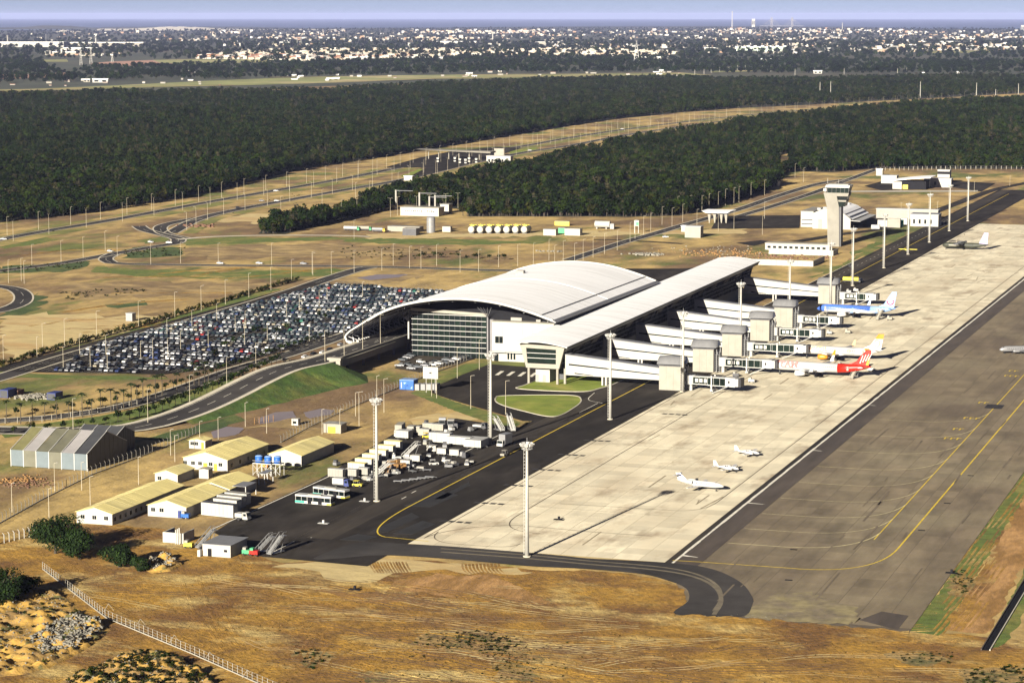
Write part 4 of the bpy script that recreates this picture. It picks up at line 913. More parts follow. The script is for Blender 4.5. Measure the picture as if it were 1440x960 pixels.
# ================================================================== AIRCRAFT
# local axes: nose at x = 0 pointing to -X, tail at +X, z up from the ground
def fus_rings(prof, n=18):
    rs = []
    for x, ry, rz_, zc in prof: rs.append([(x, ry*math.cos(2*math.pi*k/n), zc + rz_*math.sin(2*math.pi*k/n)) for k in range(n)])
    return rs
def wing_mb(x0, c0, x1, c1, y0, y1, z0, z1, t0, t1):
    """tapered lifting surface with a rounded section, from root (y0) to tip (y1)"""
    mb = MB(); rs = []
    for x, c, y, z, t in ((x0,c0,y0,z0,t0),(x1,c1,y1,z1,t1)):
        rs.append([(x, y, z), (x+c*.08, y, z+t*.7), (x+c*.35, y, z+t), (x+c*.7, y, z+t*.5), (x+c, y, z), (x+c*.6, y, z-t*.4), (x+c*.15, y, z-t*.6)])
    mb.rings(rs); return mb
def fin_mb(x0, c0, x1, c1, z0, z1, t=.18, y=0.0):
    mb = MB(); rs = []
    for x, c, z, tt in ((x0,c0,z0,t),(x1,c1,z1,t*.5)): rs.append([(x,y,z),(x+c*.25,y+tt,z),(x+c,y+.02,z),(x+c,y-.02,z),(x+c*.25,y-tt,z)])
    mb.rings(rs); return mb
def airliner(name, label, L, span, loc, rz, cols, eng_y=5.8, tail_h=12.2, winglet=None, r=1.98):
    t = thing(name, label, 'airliner', loc, rz); zc = 3.9
    pr = [(0.0,.05,.05,zc-.55),(.35,.55,.5,zc-.5),(1.1,1.05,1.0,zc-.35),(2.4,1.55,1.55,zc-.12),(4.2,r*.95,r*.96,zc),(6,r,r,zc)]
    fx = L*.68; body = pr + [(fx,r,r,zc)]
    t0 = [(fx,r,r,zc),(L*.78,r*.9,r*.9,zc+.2),(L*.87,r*.62,r*.66,zc+.6),(L*.95,r*.3,r*.34,zc+1.0),(L*.995,.12,.15,zc+1.25)]
    mk = lambda mb, n, m_, par=t, sm=False: mb.build(n, M[m_], par, sm)
    f = mk(MB().rings(fus_rings(body)), 'fuselage', cols['body'], t, True)
    mk(MB().rings(fus_rings([(x+.012*0, a*1.002, b*1.002, c) for x, a, b, c in t0])), 'tail_cone', cols.get('rear', cols['body']), t, True)
    if 'belly' in cols:
        mb = MB(); rs = []
        for x, a, b, c in [(4.2,r*.95,r*.96,zc),(7,r,r,zc),(fx,r,r,zc),(L*.8,r*.85,r*.86,zc+.25)]:
            rs.append([(x, a*1.012*math.cos(th_), c + b*1.012*math.sin(th_)) for th_ in [math.pi*(1.06 + .88*k/10) for k in range(11)]])
        n_ = 11; mb.add([p for q in rs for p in q], [(i*n_+k, i*n_+k+1, (i+1)*n_+k+1, (i+1)*n_+k) for i in range(len(rs)-1) for k in range(n_-1)]); mk(mb, 'belly_paint', cols['belly'], f, True)
    mb = MB(); mb.rings(fus_rings([(L*.30,.4,.2,zc-1.5),(L*.36,2.1,.75,zc-1.45),(L*.52,2.1,.75,zc-1.45),(L*.60,.4,.2,zc-1.5)], 12)); mk(mb, 'wing_fairing', cols.get('belly', cols['body']), f, True)
    mb = MB()
    for s in (-1, 1):
        k = 5.6
        while k < L*.80:
            mb.quad((k, s*r*1.006*.985, zc+.32),(k+.26, s*r*1.006*.985, zc+.32),(k+.26, s*r*1.006*.945, zc+.68),(k, s*r*1.006*.945, zc+.68)); k += .82
    mk(mb, 'cabin_window', 'black', f)['kind'] = 'stuff'
    mb = MB()
    for s in (-1, 1):
        mb.quad((1.5,s*.35,zc+.80),(1.55,s*1.0,zc+.62),(2.35,s*1.12,zc+1.0),(2.1,s*.35,zc+1.22)); mb.quad((1.6,s*1.05,zc+.55),(2.4,s*1.42,zc+.55),(2.7,s*1.35,zc+1.0),(2.35,s*1.16,zc+.98))
    mk(mb, 'cockpit_window', 'black', f)
    for xx in (4.4, L*.77):
        mb = MB(); a = 1.0 if xx < 9 else .92; mb.box(xx,xx+.9,-r*a*1.015,-r*a*.93,zc-.65,zc+1.1); mk(mb, 'door', 'box_grey', f)
    wing = cols.get('wing', 'silver')
    for s in (-1, 1):
        w = wing_mb(L*.335, 6.6, L*.335+span*.215, 1.6, s*1.2, s*span/2, zc-1.25, zc+.35, .42, .12); wo = mk(w, 'wing', wing)
        fl = MB(); 
        for q in (.3,.5,.72): xx = L*.335 + span*.215*q + 6.6 - 5*q; fl.tube((xx-2.4,s*(1.2+q*(span/2-1.2)),zc-1.7+1.6*q),(xx+.9,s*(1.2+q*(span/2-1.2)),zc-1.6+1.6*q),.2,.05,6)
        mk(fl, 'flap_fairing', wing, wo)
        if winglet:
            wb = MB(); xx = L*.335+span*.215; wb.hexa([(xx+.1,s*span/2-.05,zc+.35),(xx+1.6,s*span/2-.05,zc+.35),(xx+1.6,s*span/2+.1,zc+.35),(xx+.1,s*span/2+.1,zc+.35)], [(xx+1.3,s*(span/2+.45),zc+2.8),(xx+2.0,s*(span/2+.45),zc+2.8),(xx+2.0,s*(span/2+.52),zc+2.8),(xx+1.3,s*(span/2+.52),zc+2.8)]); mk(wb, 'winglet', winglet, wo)
        ex = L*.30; e = MB(); e.rings([[(x, s*eng_y+rr*math.cos(2*math.pi*k/16), zc-2.2+rr*math.sin(2*math.pi*k/16)) for k in range(16)] for x, rr in ((ex,1.0),(ex+.25,1.15),(ex+1.6,1.2),(ex+3.0,1.0),(ex+4.2,.72))]); en = mk(e, 'engine', cols['engine'], t, True)
        e = MB(); e.tube((ex-.02,s*eng_y,zc-2.2),(ex+.1,s*eng_y,zc-2.2),.9,n=14); mk(e, 'intake', 'black', en)
        e = MB(); e.hexa([(ex+1.2,s*eng_y-.15,zc-1.1),(ex+5.2,s*eng_y-.15,zc-1.0),(ex+5.2,s*eng_y+.15,zc-1.0),(ex+1.2,s*eng_y+.15,zc-1.1)], [(ex+2.6,s*eng_y-.12,zc-.75),(ex+6,s*eng_y-.12,zc-.7),(ex+6,s*eng_y+.12,zc-.7),(ex+2.6,s*eng_y+.12,zc-.75)]); mk(e, 'pylon', wing, en)
        g = MB(); g.tube((L*.485,s*3.4,1),(L*.485,s*3.1,zc-1.3),.16,n=6); go = mk(g, 'main_gear', 'steel')
        g = MB()
        for q in (-.45,.25): g.tube((L*.485,s*3.4+q,.56),(L*.485,s*3.4+q+.3,.56),.56,n=12)
        mk(g, 'wheel', 'rubber', go)
        st = wing_mb(L*.885, 3.6, L*.885+3.4, 1.3, s*.5, s*6.2, zc+1.15, zc+1.6, .2, .08); mk(st, 'tailplane', cols.get('stab', wing))
    g = MB(); g.tube((5.2,0,.6),(5.0,0,zc-1.7),.12,n=6); go = mk(g, 'nose_gear', 'steel'); g = MB(); g.tube((5.2,-.35,.4),(5.2,.35,.4),.4,n=12); mk(g, 'wheel', 'rubber', go)
    fin = mk(fin_mb(L*.815, L*.155, L*.945, 2.4, zc+1.25, tail_h, .24), 'fin', cols['fin'])
    mb = MB(); rs = [[(L*.76,0,zc+1.62),(L*.80,.1,zc+1.7),(L*.84,0,zc+1.72),(L*.80,-.1,zc+1.7)], [(L*.845,0,zc+3.1),(L*.85,.06,zc+3.1),(L*.86,0,zc+3.1),(L*.85,-.06,zc+3.1)]]; mb.rings(rs); mk(mb, 'dorsal_fillet', cols['fin'], fin)
    return t, f, fin, zc
PZ0 = 0.15
# red-tailed airliner (letters TAM)
p = G(1196, 529); L = 44.5
t, f, fin, zc = airliner('passenger_jet', 'white airliner with a red tail and red TAM letters', L, 34, (-227.0, 1004.5, PZ0), R(-3), dict(body='plane_white', rear='red', fin='red', engine='plane_white', stab='red'), winglet='plane_white')
text_obj('red_letters', 'TAM', 3.3, 'red', f, (9.4, -1.95, zc+.75), (R(78), 0, 0), .01, 'CENTER', .14, 1.2)
mb = MB()
for q in range(6): mb.quad((6.9+q*.85,-2.0,zc-.75),(7.3+q*.85,-2.0,zc-.75),(7.3+q*.85,-2.02,zc-.35),(6.9+q*.85,-2.02,zc-.35))
mb.build('red_mark', M['red'], f)
# pale flame-like stripes on the fin
mb = MB()
for q in range(4):
    x = L*.885 + q*1.15; mb.quad((x,-.30,zc+2.6+q*.5),(x+.42,-.30,zc+2.5+q*.5),(x+1.6+q*.1,-.26,zc+6.0+q*.3),(x+1.3+q*.1,-.26,zc+6.0+q*.3))
mb.build('fin_stripe', M['plane_white'], fin)
mb = MB(); mb.quad((L*.945,-.22,zc+1.9),(L*.968,-.22,zc+1.9),(L*.985,-.2,zc+5.4),(L*.974,-.2,zc+5.4)); mb.build('fin_stripe', M['yellow'], fin)
mb = MB(); mb.add([(L*.87,-1.40,zc+.5),(L*.90,-1.22,zc+.55),(L*.945,-.98,zc+.9),(L*.93,-.92,zc+1.15),(L*.895,-1.1,zc+.95)], [(0,1,2,3,4)]); mb.build('white_mark', M['plane_white'], t)
# orange-tailed airliner (letters GOL)
L = 39.5
t, f, fin, zc = airliner('passenger_jet', 'white airliner with orange engines, orange tail tip and GOL logo', L, 35.5, (-226.5, 1056.5, PZ0), R(-3), dict(body='plane_white', fin='plane_white', engine='orange'), winglet='orange', r=1.9)
def ring_logo(parent, cx, cz, y, R1, w, m_, sq=1.0, rot=0.0, tilt=0.0):
    mb = MB(); n = 28
    for k in range(n):
        a, b = 2*math.pi*k/n, 2*math.pi*(k+1)/n
        q = [(cx + sq*rr*math.cos(th_), y + rr*math.sin(th_)*tilt, cz + rr*math.sin(th_)) for rr, th_ in ((R1,a),(R1,b),(R1-w,b),(R1-w,a))]
        mb.quad(*q)
    return mb.build('ring_mark', M[m_], parent)
text_obj('orange_letters', 'G', 2.6, 'orange', f, (8.4, -1.86, zc+.7), (R(75),0,0), .01, 'CENTER', .05, 1.1)
ring_logo(f, 11.0, zc+.72, -1.93, 1.25, .22, 'orange', 1.0, 0, .22); ring_logo(f, 12.2, zc+.72, -1.94, 1.25, .22, 'orange', 1.0, 0, .22)
text_obj('orange_letters', 'L', 2.6, 'orange', f, (14.3, -1.86, zc+.7), (R(75),0,0), .01, 'CENTER', .05, 1.1)
ring_logo(f, L*.62, zc+.4, -1.92, .7, .18, 'orange', 1, 0, .15)
mb = MB(); rs = []
fin_edge = lambda z: (L*.815 + (L*.945-L*.815)*(z-zc-1.25)/(12.2-zc-1.25), L*.155 + (2.4-L*.155)*(z-zc-1.25)/(12.2-zc-1.25))
for z in (10.0, 12.24): x, c = fin_edge(z); rs.append([(x-.04,0,z),(x+c*.25,.2,z),(x+c+.04,.04,z),(x+c+.04,-.04,z),(x+c*.25,-.2,z)])
mb.rings(rs); mb.build('fin_tip', M['orange'], fin)
ring_logo(fin, L*.93, zc+4.2, -.27, 1.6, .26, 'orange', .75, 0, -.02); ring_logo(fin, L*.945, zc+4.9, -.272, 1.0, .2, 'peach', .75, 0, -.02)
mb = MB(); mb.quad((L*.80,-1.60,zc+.9),(L*.86,-1.25,zc+1.2),(L*.84,-.9,zc+1.7),(L*.79,-1.0,zc+1.65)); mb.build('rear_stripe', M['orange'], t)
# blue airliner with a smile on its fin
L = 40.5
t, f, fin, zc = airliner('passenger_jet', 'pale blue airliner with a red smile on its fin', L, 36, (-249.0, 1211.5, PZ0), R(-3), dict(body='blue', belly='plane_white', rear='sky_blue', fin='sky_blue', engine='plane_white', wing='plane_white', stab='sky_blue'), winglet='sky_blue', r=2.0, tail_h=13.4)
mb = MB(); n = 14
for k in range(n):
    a, b = math.pi*(1.05+.9*k/n), math.pi*(1.05+.9*(k+1)/n)
    mb.quad(*[(L*.925 + 1.9*rr*math.cos(q), -.29, zc+4.6 + 1.7*rr*math.sin(q)) for rr, q in ((1.0,a),(1.0,b),(.72,b),(.72,a))])
mb.quad((L*.925-2.0,-.29,zc+4.9),(L*.925-.9,-.29,zc+4.9),(L*.925-1.2,-.29,zc+4.4),(L*.925-1.8,-.29,zc+4.4)); mb.quad((L*.925+1.0,-.29,zc+5.2),(L*.925+2.0,-.29,zc+5.2),(L*.925+1.8,-.29,zc+4.6),(L*.925+1.2,-.29,zc+4.6))
mb.build('smile_mark', M['red'], fin)
mb = MB(); mb.add([(12,-2.03,zc+.3),(20,-2.03,zc+.3),(26,-2.03,zc-.2),(24,-2.0,zc-.9),(14,-2.0,zc-.9),(10,-2.03,zc-.3)], [(0,1,2,3,4,5)]); mb.build('white_swoosh', M['plane_white'], f)

def prop(parent, x, y, z, rad, nb=4, m_='dark_metal'):
    mb = MB(); mb.tube((x-.5,y,z),(x+.1,y,z),.12,.28,8)
    for k in range(nb):
        a = 2*math.pi*k/nb + .4; ca, sa = math.cos(a), math.sin(a)
        mb.hexa([(x-.05,y+ca*.2-sa*.1,z+sa*.2+ca*.1),(x+.05,y+ca*.2+sa*.1,z+sa*.2-ca*.1),(x+.06,y+ca*.2+sa*.1,z+sa*.2-ca*.1),(x-.04,y+ca*.2-sa*.1,z+sa*.2+ca*.1)],
                [(x-.05,y+ca*rad-sa*.1,z+sa*rad+ca*.1),(x+.05,y+ca*rad+sa*.1,z+sa*rad-ca*.1),(x+.06,y+ca*rad+sa*.1,z+sa*rad-ca*.1),(x-.04,y+ca*rad-sa*.1,z+sa*rad+ca*.1)])
    return mb.build('propeller', M[m_], parent)
def turboprop(label, loc, rz, L, span, high, body, wingm, finm, r=1.3, engs=(4.0,), tail_h=7.6, ttail=True, nacm=None):
    t = thing('propeller_plane', label, 'turboprop', loc, rz); zc = r + .9; mk = lambda mb, n, m_, par=t, sm=False: mb.build(n, M[m_], par, sm)
    pr = [(0,.05,.05,zc-.3),(.4,.45*r,.4*r,zc-.25),(1.4,.8*r,.8*r,zc-.1),(3,r,r,zc),(L*.66,r,r,zc),(L*.8,r*.72,r*.72,zc+.3),(L*.93,r*.34,r*.36,zc+.65),(L,.1,.1,zc+.85)]
    f = mk(MB().rings(fus_rings(pr, 14)), 'fuselage', body, t, True)
    mb = MB()
    for s in (-1,1): mb.quad((1.15,s*.1,zc+.42*r),(1.2,s*.62*r,zc+.36*r),(2.0,s*.66*r,zc+.72*r),(1.9,s*.1,zc+.86*r))
    mk(mb, 'cockpit_window', 'black', f)
    mb = MB()
    for s in (-1,1):
        k = 3.4
        while k < L*.66: mb.quad((k,s*r*1.004,zc+.1),(k+.3,s*r*1.004,zc+.1),(k+.3,s*r*.97,zc+.46),(k,s*r*.97,zc+.46)); k += .85
    mk(mb, 'cabin_window', 'black', f)['kind'] = 'stuff'
    wz = zc + r*.92 if high else zc - r*.7
    for s in (-1,1):
        w = mk(wing_mb(L*.38, 2.5*r/1.3, L*.38+.5, 1.1*r/1.3, s*.2, s*span/2, wz, wz+(.0 if high else .7), .26, .1), 'wing', wingm)
        for ey in engs:
            y = s*ey; ez = wz - (.15 if high else -.25); e = MB(); e.rings(fus_rings([(L*.38-2.3,.35,.35,ez),(L*.38-1.8,.5,.55,ez),(L*.38,.55,.6,ez),(L*.38+3.2,.2,.3,ez)], 10)); e.v = [(a, b+y, c) for a,b,c in e.v]; en = mk(e, 'engine', nacm or body, t, True); prop(en, L*.38-2.35, y, ez, 1.75*r/1.3)
        mk(wing_mb(L*.9, 1.7, L*.9+.7, .9, s*.1, s*span*.14, (tail_h-.15 if ttail else zc+.7), (tail_h-.05 if ttail else zc+.9), .14, .06), 'tailplane', finm if ttail else body)
        g = MB(); g.tube((L*.47,s*(1.9*r/1.3),.4),(L*.45,s*(1.5*r/1.3),zc-r*.6),.1,n=6); g.tube((L*.47,s*(1.9*r/1.3)-.2,.42),(L*.47,s*(1.9*r/1.3)+.2,.42),.42,n=10); mk(g, 'main_gear', 'rubber')
    g = MB(); g.tube((2.4,0,.3),(2.3,0,zc-r*.8),.08,n=6); g.tube((2.4,-.2,.3),(2.4,.2,.3),.3,n=10); mk(g, 'nose_gear', 'rubber')
    fi = mk(fin_mb(L*.78, L*.19, L*.9, L*.085, zc+r*.55, tail_h, .16), 'fin', finm)
    return t, f, fi
t, f, fi = turboprop('dark olive transport plane with a high wing and white lilac tail', (G(1325, 350).x, G(1325, 350).y, PZ0), R(-2), 30, 29, True, 'olive_paint', 'olive_paint', 'lilac', 1.75, (4.2, 8.4), 11.2, False, 'dark_metal')
mb = MB()
for q in range(6): x = 26.3 + (q % 3)*.9; z = 5.6 + q*.85; mb.quad((x,-.22,z),(x+.7,-.22,z),(x+.8,-.2,z+.6),(x+.2,-.2,z+.7))
mb.build('fin_patch', M['plane_white'], fi)
mb = MB(); mb.quad((4.5,-1.78,2.3),(11,-1.78,2.3),(11,-1.76,3.1),(4.5,-1.76,3.1)); mb.build('cream_panel', M['offwhite'], f)
p = G(1401, 497)
turboprop('white twin propeller plane entering at the right on the taxiway', (p.x + 1.5, p.y - 1.5, PZ0), R(28), 20, 20, False, 'silver', 'silver', 'plane_white', 1.25, (3.2,), 6.4, True)
# business jet
def bizjet():
    p = G(982, 689); L = 16.4; a = R(180 - 9)
    t = thing('business_jet', 'white business jet with dark bands on its fin and rear engines', 'business jet', (p.x + 8.6, p.y - 1.0, PZ0), a); zc = 2.0; r = .98
    mk = lambda mb, n, m_, par=t, sm=False: mb.build(n, M[m_], par, sm)
    pr = [(0,.05,.05,zc-.25),(.5,.35,.35,zc-.2),(1.6,.7,.68,zc-.05),(2.9,.93,.93,zc),(4,r,r,zc),(10.2,r,r,zc),(13,.66,.68,zc+.25),(15,.3,.33,zc+.5),(L,.06,.08,zc+.7)]
    f = mk(MB().rings(fus_rings(pr, 16)), 'fuselage', 'plane_white', t, True)
    mb = MB()
    for s in (-1,1):
        mb.quad((1.9,s*.06,zc+.66),(1.95,s*.62,zc+.42),(2.9,s*.66,zc+.70),(2.8,s*.06,zc+.95))
        for k in range(6): mb.quad((4.6+k*.85,s*r*1.005,zc+.1),(4.95+k*.85,s*r*1.005,zc+.1),(4.95+k*.85,s*r*.95,zc+.42),(4.6+k*.85,s*r*.95,zc+.42))
    mk(mb, 'window', 'black', f)
    for s in (-1,1):
        mk(wing_mb(6.6, 3.4, 8.9, 1.1, s*.3, s*7.8, zc-.75, zc-.2, .22, .08), 'wing', 'plane_white')
        e = MB(); e.rings(fus_rings([(10.3,.42,.42,zc+.45),(10.6,.52,.52,zc+.45),(12.0,.52,.52,zc+.5),(13.2,.32,.32,zc+.55)], 12)); e.v = [(x, y+s*1.45, z) for x,y,z in e.v]; en = mk(e, 'engine', 'plane_white', t, True)
        e = MB(); e.tube((10.28,s*1.45,zc+.45),(10.35,s*1.45,zc+.45),.34,n=10); mk(e, 'intake', 'black', en); e = MB(); e.tube((13.15,s*1.45,zc+.55),(13.25,s*1.45,zc+.55),.28,n=10); mk(e, 'exhaust', 'black', en)
        mk(wing_mb(14.6, 1.7, 15.8, .9, s*.05, s*2.9, zc+2.35, zc+2.45, .1, .05), 'tailplane', 'plane_white')
        g = MB(); g.tube((8.2,s*1.3,.3),(8.1,s*1.2,zc-.8),.07,n=6); g.tube((8.2,s*1.3-.15,.33),(8.2,s*1.3+.15,.33),.33,n=10); mk(g, 'main_gear', 'rubber')
    g = MB(); g.tube((2.6,0,.25),(2.5,0,zc-.7),.06,n=6); g.tube((2.6,-.15,.27),(2.6,.15,.27),.27,n=10); mk(g, 'nose_gear', 'rubber')
    fi = mk(fin_mb(12.4, 3.4, 15.3, 1.5, zc+.45, 4.9, .13), 'fin', 'plane_white')
    mb = MB(); 
    for s in (-1,1): mb.quad((14.3,s*.12,3.9),(16.2,s*.09,3.9),(16.35,s*.08,4.25),(14.6,s*.11,4.25)); mb.quad((14.9,s*.1,4.45),(16.4,s*.07,4.45),(16.5,s*.07,4.6),(15.0,s*.1,4.6))
    mk(mb, 'fin_band', 'navy', fi)
bizjet()
def light_twin(label, px, py, ang, stripe):
    p = G(px, py); t = thing('light_plane', label, 'light aircraft', (p.x, p.y, PZ0), ang, 'light planes parked on the apron'); zc = 1.35; L = 9.2
    mk = lambda mb, n, m_, par=t, sm=False: mb.build(n, M[m_], par, sm)
    pr = [(0,.05,.05,zc-.1),(.3,.3,.28,zc-.1),(1.2,.5,.48,zc),(2.2,.58,.62,zc+.08),(3.2,.6,.78,zc+.2),(4.8,.58,.72,zc+.18),(6.2,.4,.42,zc+.12),(8.2,.16,.2,zc+.18),(L,.05,.08,zc+.22)]
    f = mk(MB().rings(fus_rings(pr, 12)), 'fuselage', 'plane_white', t, True)
    mb = MB()
    for s in (-1,1):
        mb.quad((2.2,s*.12,zc+.66),(2.25,s*.5,zc+.45),(3.0,s*.5,zc+.72),(2.9,s*.12,zc+.95))
        for k in range(3): mb.quad((3.05+k*.68,s*.58,zc+.35),(3.55+k*.68,s*.58,zc+.35),(3.5+k*.68,s*.45,zc+.75),(3.1+k*.68,s*.45,zc+.75))
    mk(mb, 'window', 'black', f)
    mb = MB()
    for s in (-1,1): mb.quad((1.0,s*.52,zc-.05),(8.2,s*.2,zc+.12),(8.2,s*.2,zc+.22),(1.0,s*.53,zc+.06))
    mk(mb, 'side_stripe', stripe, f)
    for s in (-1,1):
        mk(wing_mb(2.7, 1.8, 3.0, 1.2, s*.3, s*6.1, zc-.35, zc+.15, .15, .08), 'wing', 'plane_white')
        e = MB(); e.rings(fus_rings([(1.6,.2,.2,zc-.02),(1.8,.34,.32,zc-.02),(3.0,.34,.34,zc),(4.4,.1,.12,zc)], 10)); e.v = [(x, y+s*1.9, z) for x,y,z in e.v]; en = mk(e, 'engine', 'plane_white', t, True); prop(en, 1.58, s*1.9, zc-.02, .95, 3)
        mk(wing_mb(7.9, 1.1, 8.2, .8, s*.05, s*2.2, zc+.25, zc+.28, .08, .05), 'tailplane', 'plane_white')
        g = MB(); g.tube((3.6,s*1.8,.2),(3.6,s*1.7,zc-.2),.05,n=5); g.tube((3.6,s*1.8-.1,.24),(3.6,s*1.8+.1,.24),.24,n=10); mk(g, 'main_gear', 'rubber')
    g = MB(); g.tube((1.0,0,.2),(1.0,0,zc-.3),.05,n=5); g.tube((1.0,-.1,.22),(1.0,.1,.22),.22,n=8); mk(g, 'nose_gear', 'rubber')
    mk(fin_mb(7.3, 1.8, 8.5, .8, zc+.25, 3.4, .09), 'fin', 'plane_white')
light_twin('small white twin light plane beside the business jet', 1039, 665, R(180-10), 'navy')
light_twin('small white twin light plane with a green stripe, farthest of the parked three', 1068, 643, R(180-8), 'teal')

# ================================================================== MASTS AND LAMP POSTS
def mast_proto(loc, label):
    t = thing('floodlight_mast', label, 'floodlight mast', loc, 0, 'floodlight masts along the apron'); hm = 31.5
    mb = MB(); mb.tube((0,0,0),(0,0,hm),.62,.34,10); mb.build('pole', M['galv'], t, True)
    mb = MB(); mb.tube((0,0,0),(0,0,.25),1.1,n=10); mb.build('base_plate', M['pavement'], t)
    mb = MB()
    for k in range(31): mb.box(-.95,-.55,-.06,.06,1+k,1.12+k)
    mb.tube((-.95,0,.8),(-.95,0,hm),.05,n=4); mb.build('ladder', M['galv'], t)
    mb = MB(); n = 14
    for k in range(n):
        a, b = 2*math.pi*k/n, 2*math.pi*(k+1)/n
        for z in (hm-.9, hm+.1): mb.tube((1.5*math.cos(a),1.5*math.sin(a),z),(1.5*math.cos(b),1.5*math.sin(b),z),.09,n=4)
        if k % 2: mb.tube((1.5*math.cos(a),1.5*math.sin(a),hm-.9),(0,0,hm-.6),.07,n=4)
    mb.build('head_ring', M['white_metal'], t)
    for k in range(8):
        a = 2*math.pi*k/8 + .2; m2 = MB(); m2.box(-.5,.5,-.28,.28,-.42,.42); m2.xf(Matrix.Translation((1.7*math.cos(a),1.7*math.sin(a),hm+.25)) @ Matrix.Rotation(a+math.pi/2,4,'Z') @ Matrix.Rotation(.5,4,'X')); m2.build('floodlight', M['white_metal'], t)
    mb = MB(); mb.tube((0,0,hm),(0,0,hm+2.2),.06,n=4); mb.tube((.5,0,hm),(.5,0,hm+.9),.12,n=5); mb.build('lightning_rod', M['steel'], t)
    return t
masts = [(741,783),(530,705),(690,625),(858,590),(960,551),(1041,499),(1110,459),(1168,428),(1199,402),(1243,377),(1277,358),(1307,341),(1335,325),(1361,311)]
ml = ['tall white floodlight mast standing alone at the near apron corner','tall white floodlight mast beside the two parked buses','tall white floodlight mast between ground equipment and lawn island','tall white floodlight mast at the apron edge left of the nearest gate tower','tall white floodlight mast in front of the nearest gate tower','tall white floodlight mast beside the third gate tower','tall white floodlight mast between the fourth and fifth gate towers','tall white floodlight mast beside the farthest gate tower','tall white floodlight mast beside the yellow tanker at the apron edge','tall white floodlight mast just right of the control tower foot','tall white floodlight mast by the yellow marker on the service road','tall white floodlight mast, third from the far end of the row','tall white floodlight mast, second from the far end of the row','tall white floodlight mast at the far end of the row']
mp_ = None
for (px_, py_), lb in zip(masts, ml):
    g_p = G(px_, py_); g_p.z = .16
    mp_ = mast_proto(g_p, lb) if mp_ is None else (dup(masts_root, g_p, None, lb) and mp_)
    masts_root = mp_
def lamp_proto(h, name, arm=1.4, double=False):
    t = thing(name, 'x', 'lamp post', (0,0,0)); mb = MB(); mb.tube((0,0,0),(0,0,h),.11,.06,6); mb.build('pole', M['post_tan'], t)
    mb = MB()
    for s in ((-1,1) if double else (1,)): mb.tube((0,0,h-.05),(s*arm,0,h+.2),.06,n=4)
    mb.build('arm', M['post_tan'], t)
    for s in ((-1,1) if double else (1,)): mb = MB(); mb.box(s*arm-.28,s*arm+.28,-.14,.14,h+.12,h+.26); mb.build('lamp_head', M['box_grey'], t)
    return t
LP1 = lamp_proto(13.0, 'lamp_post'); LP2 = lamp_proto(14.0, 'lamp_post', 1.6, True); LP3 = lamp_proto(9.0, 'lamp_post', .9)
used = {}
def lamp(proto, pos, label, group, rz=0.0):
    if proto.name not in used: used[proto.name] = 1; proto.location = pos; proto.rotation_euler = (0,0,rz); proto['label'] = label; proto['group'] = group; return proto
    return dup(proto, pos, rz, label, group)
def along(line, spacing, start=0.0):
    out = []; acc = -start
    for a, b in zip(line[:-1], line[1:]):
        d = Vector((b[0]-a[0], b[1]-a[1], 0)); L_ = d.length
        while acc < L_: 
            if acc >= 0: out.append((Vector(a) + d*(acc/L_), math.atan2(d.y, d.x)))
            acc += spacing
        acc -= L_
    return out
def inview(p, m=20):
    c, s = math.cos(YAW), math.sin(YAW); a = p.x*c + p.y*s; b = -p.x*s + p.y*c; return abs(a)/max(b,1) < .2091 + m/F
med = [(a+b)/2 for a, b in zip(crom(GP(HW1[2:]), 40)[:200], crom(GP(HW1[2:]), 40)[:200])]
k = 0
for p, a in along(offset_line(L1, -9), 46, 10):
    if p.y < 5200 and inview(p): lamp(LP1, p, f'slim lamp post on the forest side of the highway, {ordi(k)} from the left', 'lamp posts along the highway', a - math.pi/2); k += 1
k = 0
for p, a in along(offset_line(L2, 8), 46, 25):
    if p.y < 5200 and inview(p): lamp(LP1, p, f'slim lamp post on the airport side of the highway, {ordi(k)} from the left', 'lamp posts along the highway', a + math.pi/2); k += 1
k = 0
for p, a in along(offset_line(L1, 14), 55, 30):
    if p.y < 4200 and inview(p): lamp(LP2, p, f'twin-armed lamp post in the highway median, {ordi(k)} from the left', 'lamp posts along the highway', a); k += 1
def lamps(pxs, proto, words, group):
    for i, q in enumerate(pxs): lamp(proto, G(q[0], q[1]), f'slim lamp post {words}, {ordi(i)} from the left', group, random.uniform(-.3,.3))
lamps([(12,398),(30,395),(34,399),(45,374),(86,368),(117,362),(148,353),(165,361),(212,372),(254,370),(307,372),(382,372),(439,385),(466,385)], LP1, 'along the access road before the highway', 'lamp posts along the access roads')
lamps([(5,513),(60,495),(91,488),(136,476),(195,461),(246,447),(283,437),(317,428),(350,418),(381,408),(410,397),(440,387)], LP1, 'along the hedge of the car park', 'lamp posts along the access roads')
lamps([(52,502),(89,517),(112,498),(127,517),(149,499),(151,518),(198,508),(215,505),(236,504),(254,494),(293,492),(331,470),(344,487),(345,463),(376,480),(403,449),(421,438),(435,480),(449,432),(460,425),(493,425),(510,420),(305,452),(270,462),(235,474)], LP3, 'among the parked cars', 'lamp posts in the car park')
lamps([(103,610),(208,596),(267,574),(319,547),(360,525)], LP1, 'beside the ramp road', 'lamp posts beside the ramp')
def raised(q, z): p = gz(q[0], q[1], z); return p
for i, q in enumerate([(484,501),(510,493),(535,484),(457,508)]): lamp(LP1, raised(q, 6.99), f'lamp post standing on the viaduct parapet, {ordi(i)} in the list from the ramp' if False else f'lamp post standing on the raised viaduct road, {ordi([1,2,3,0][i])} from the ramp', 'lamp posts on the viaduct')
lamps([(17,720),(69,728),(77,690),(115,689),(127,710),(195,681),(240,640),(246,649),(281,628),(307,622),(345,600),(375,609),(453,610),(478,610),(500,585),(530,560)], LP3, 'along the fence beside the cream sheds', 'lamp posts beside the fence')
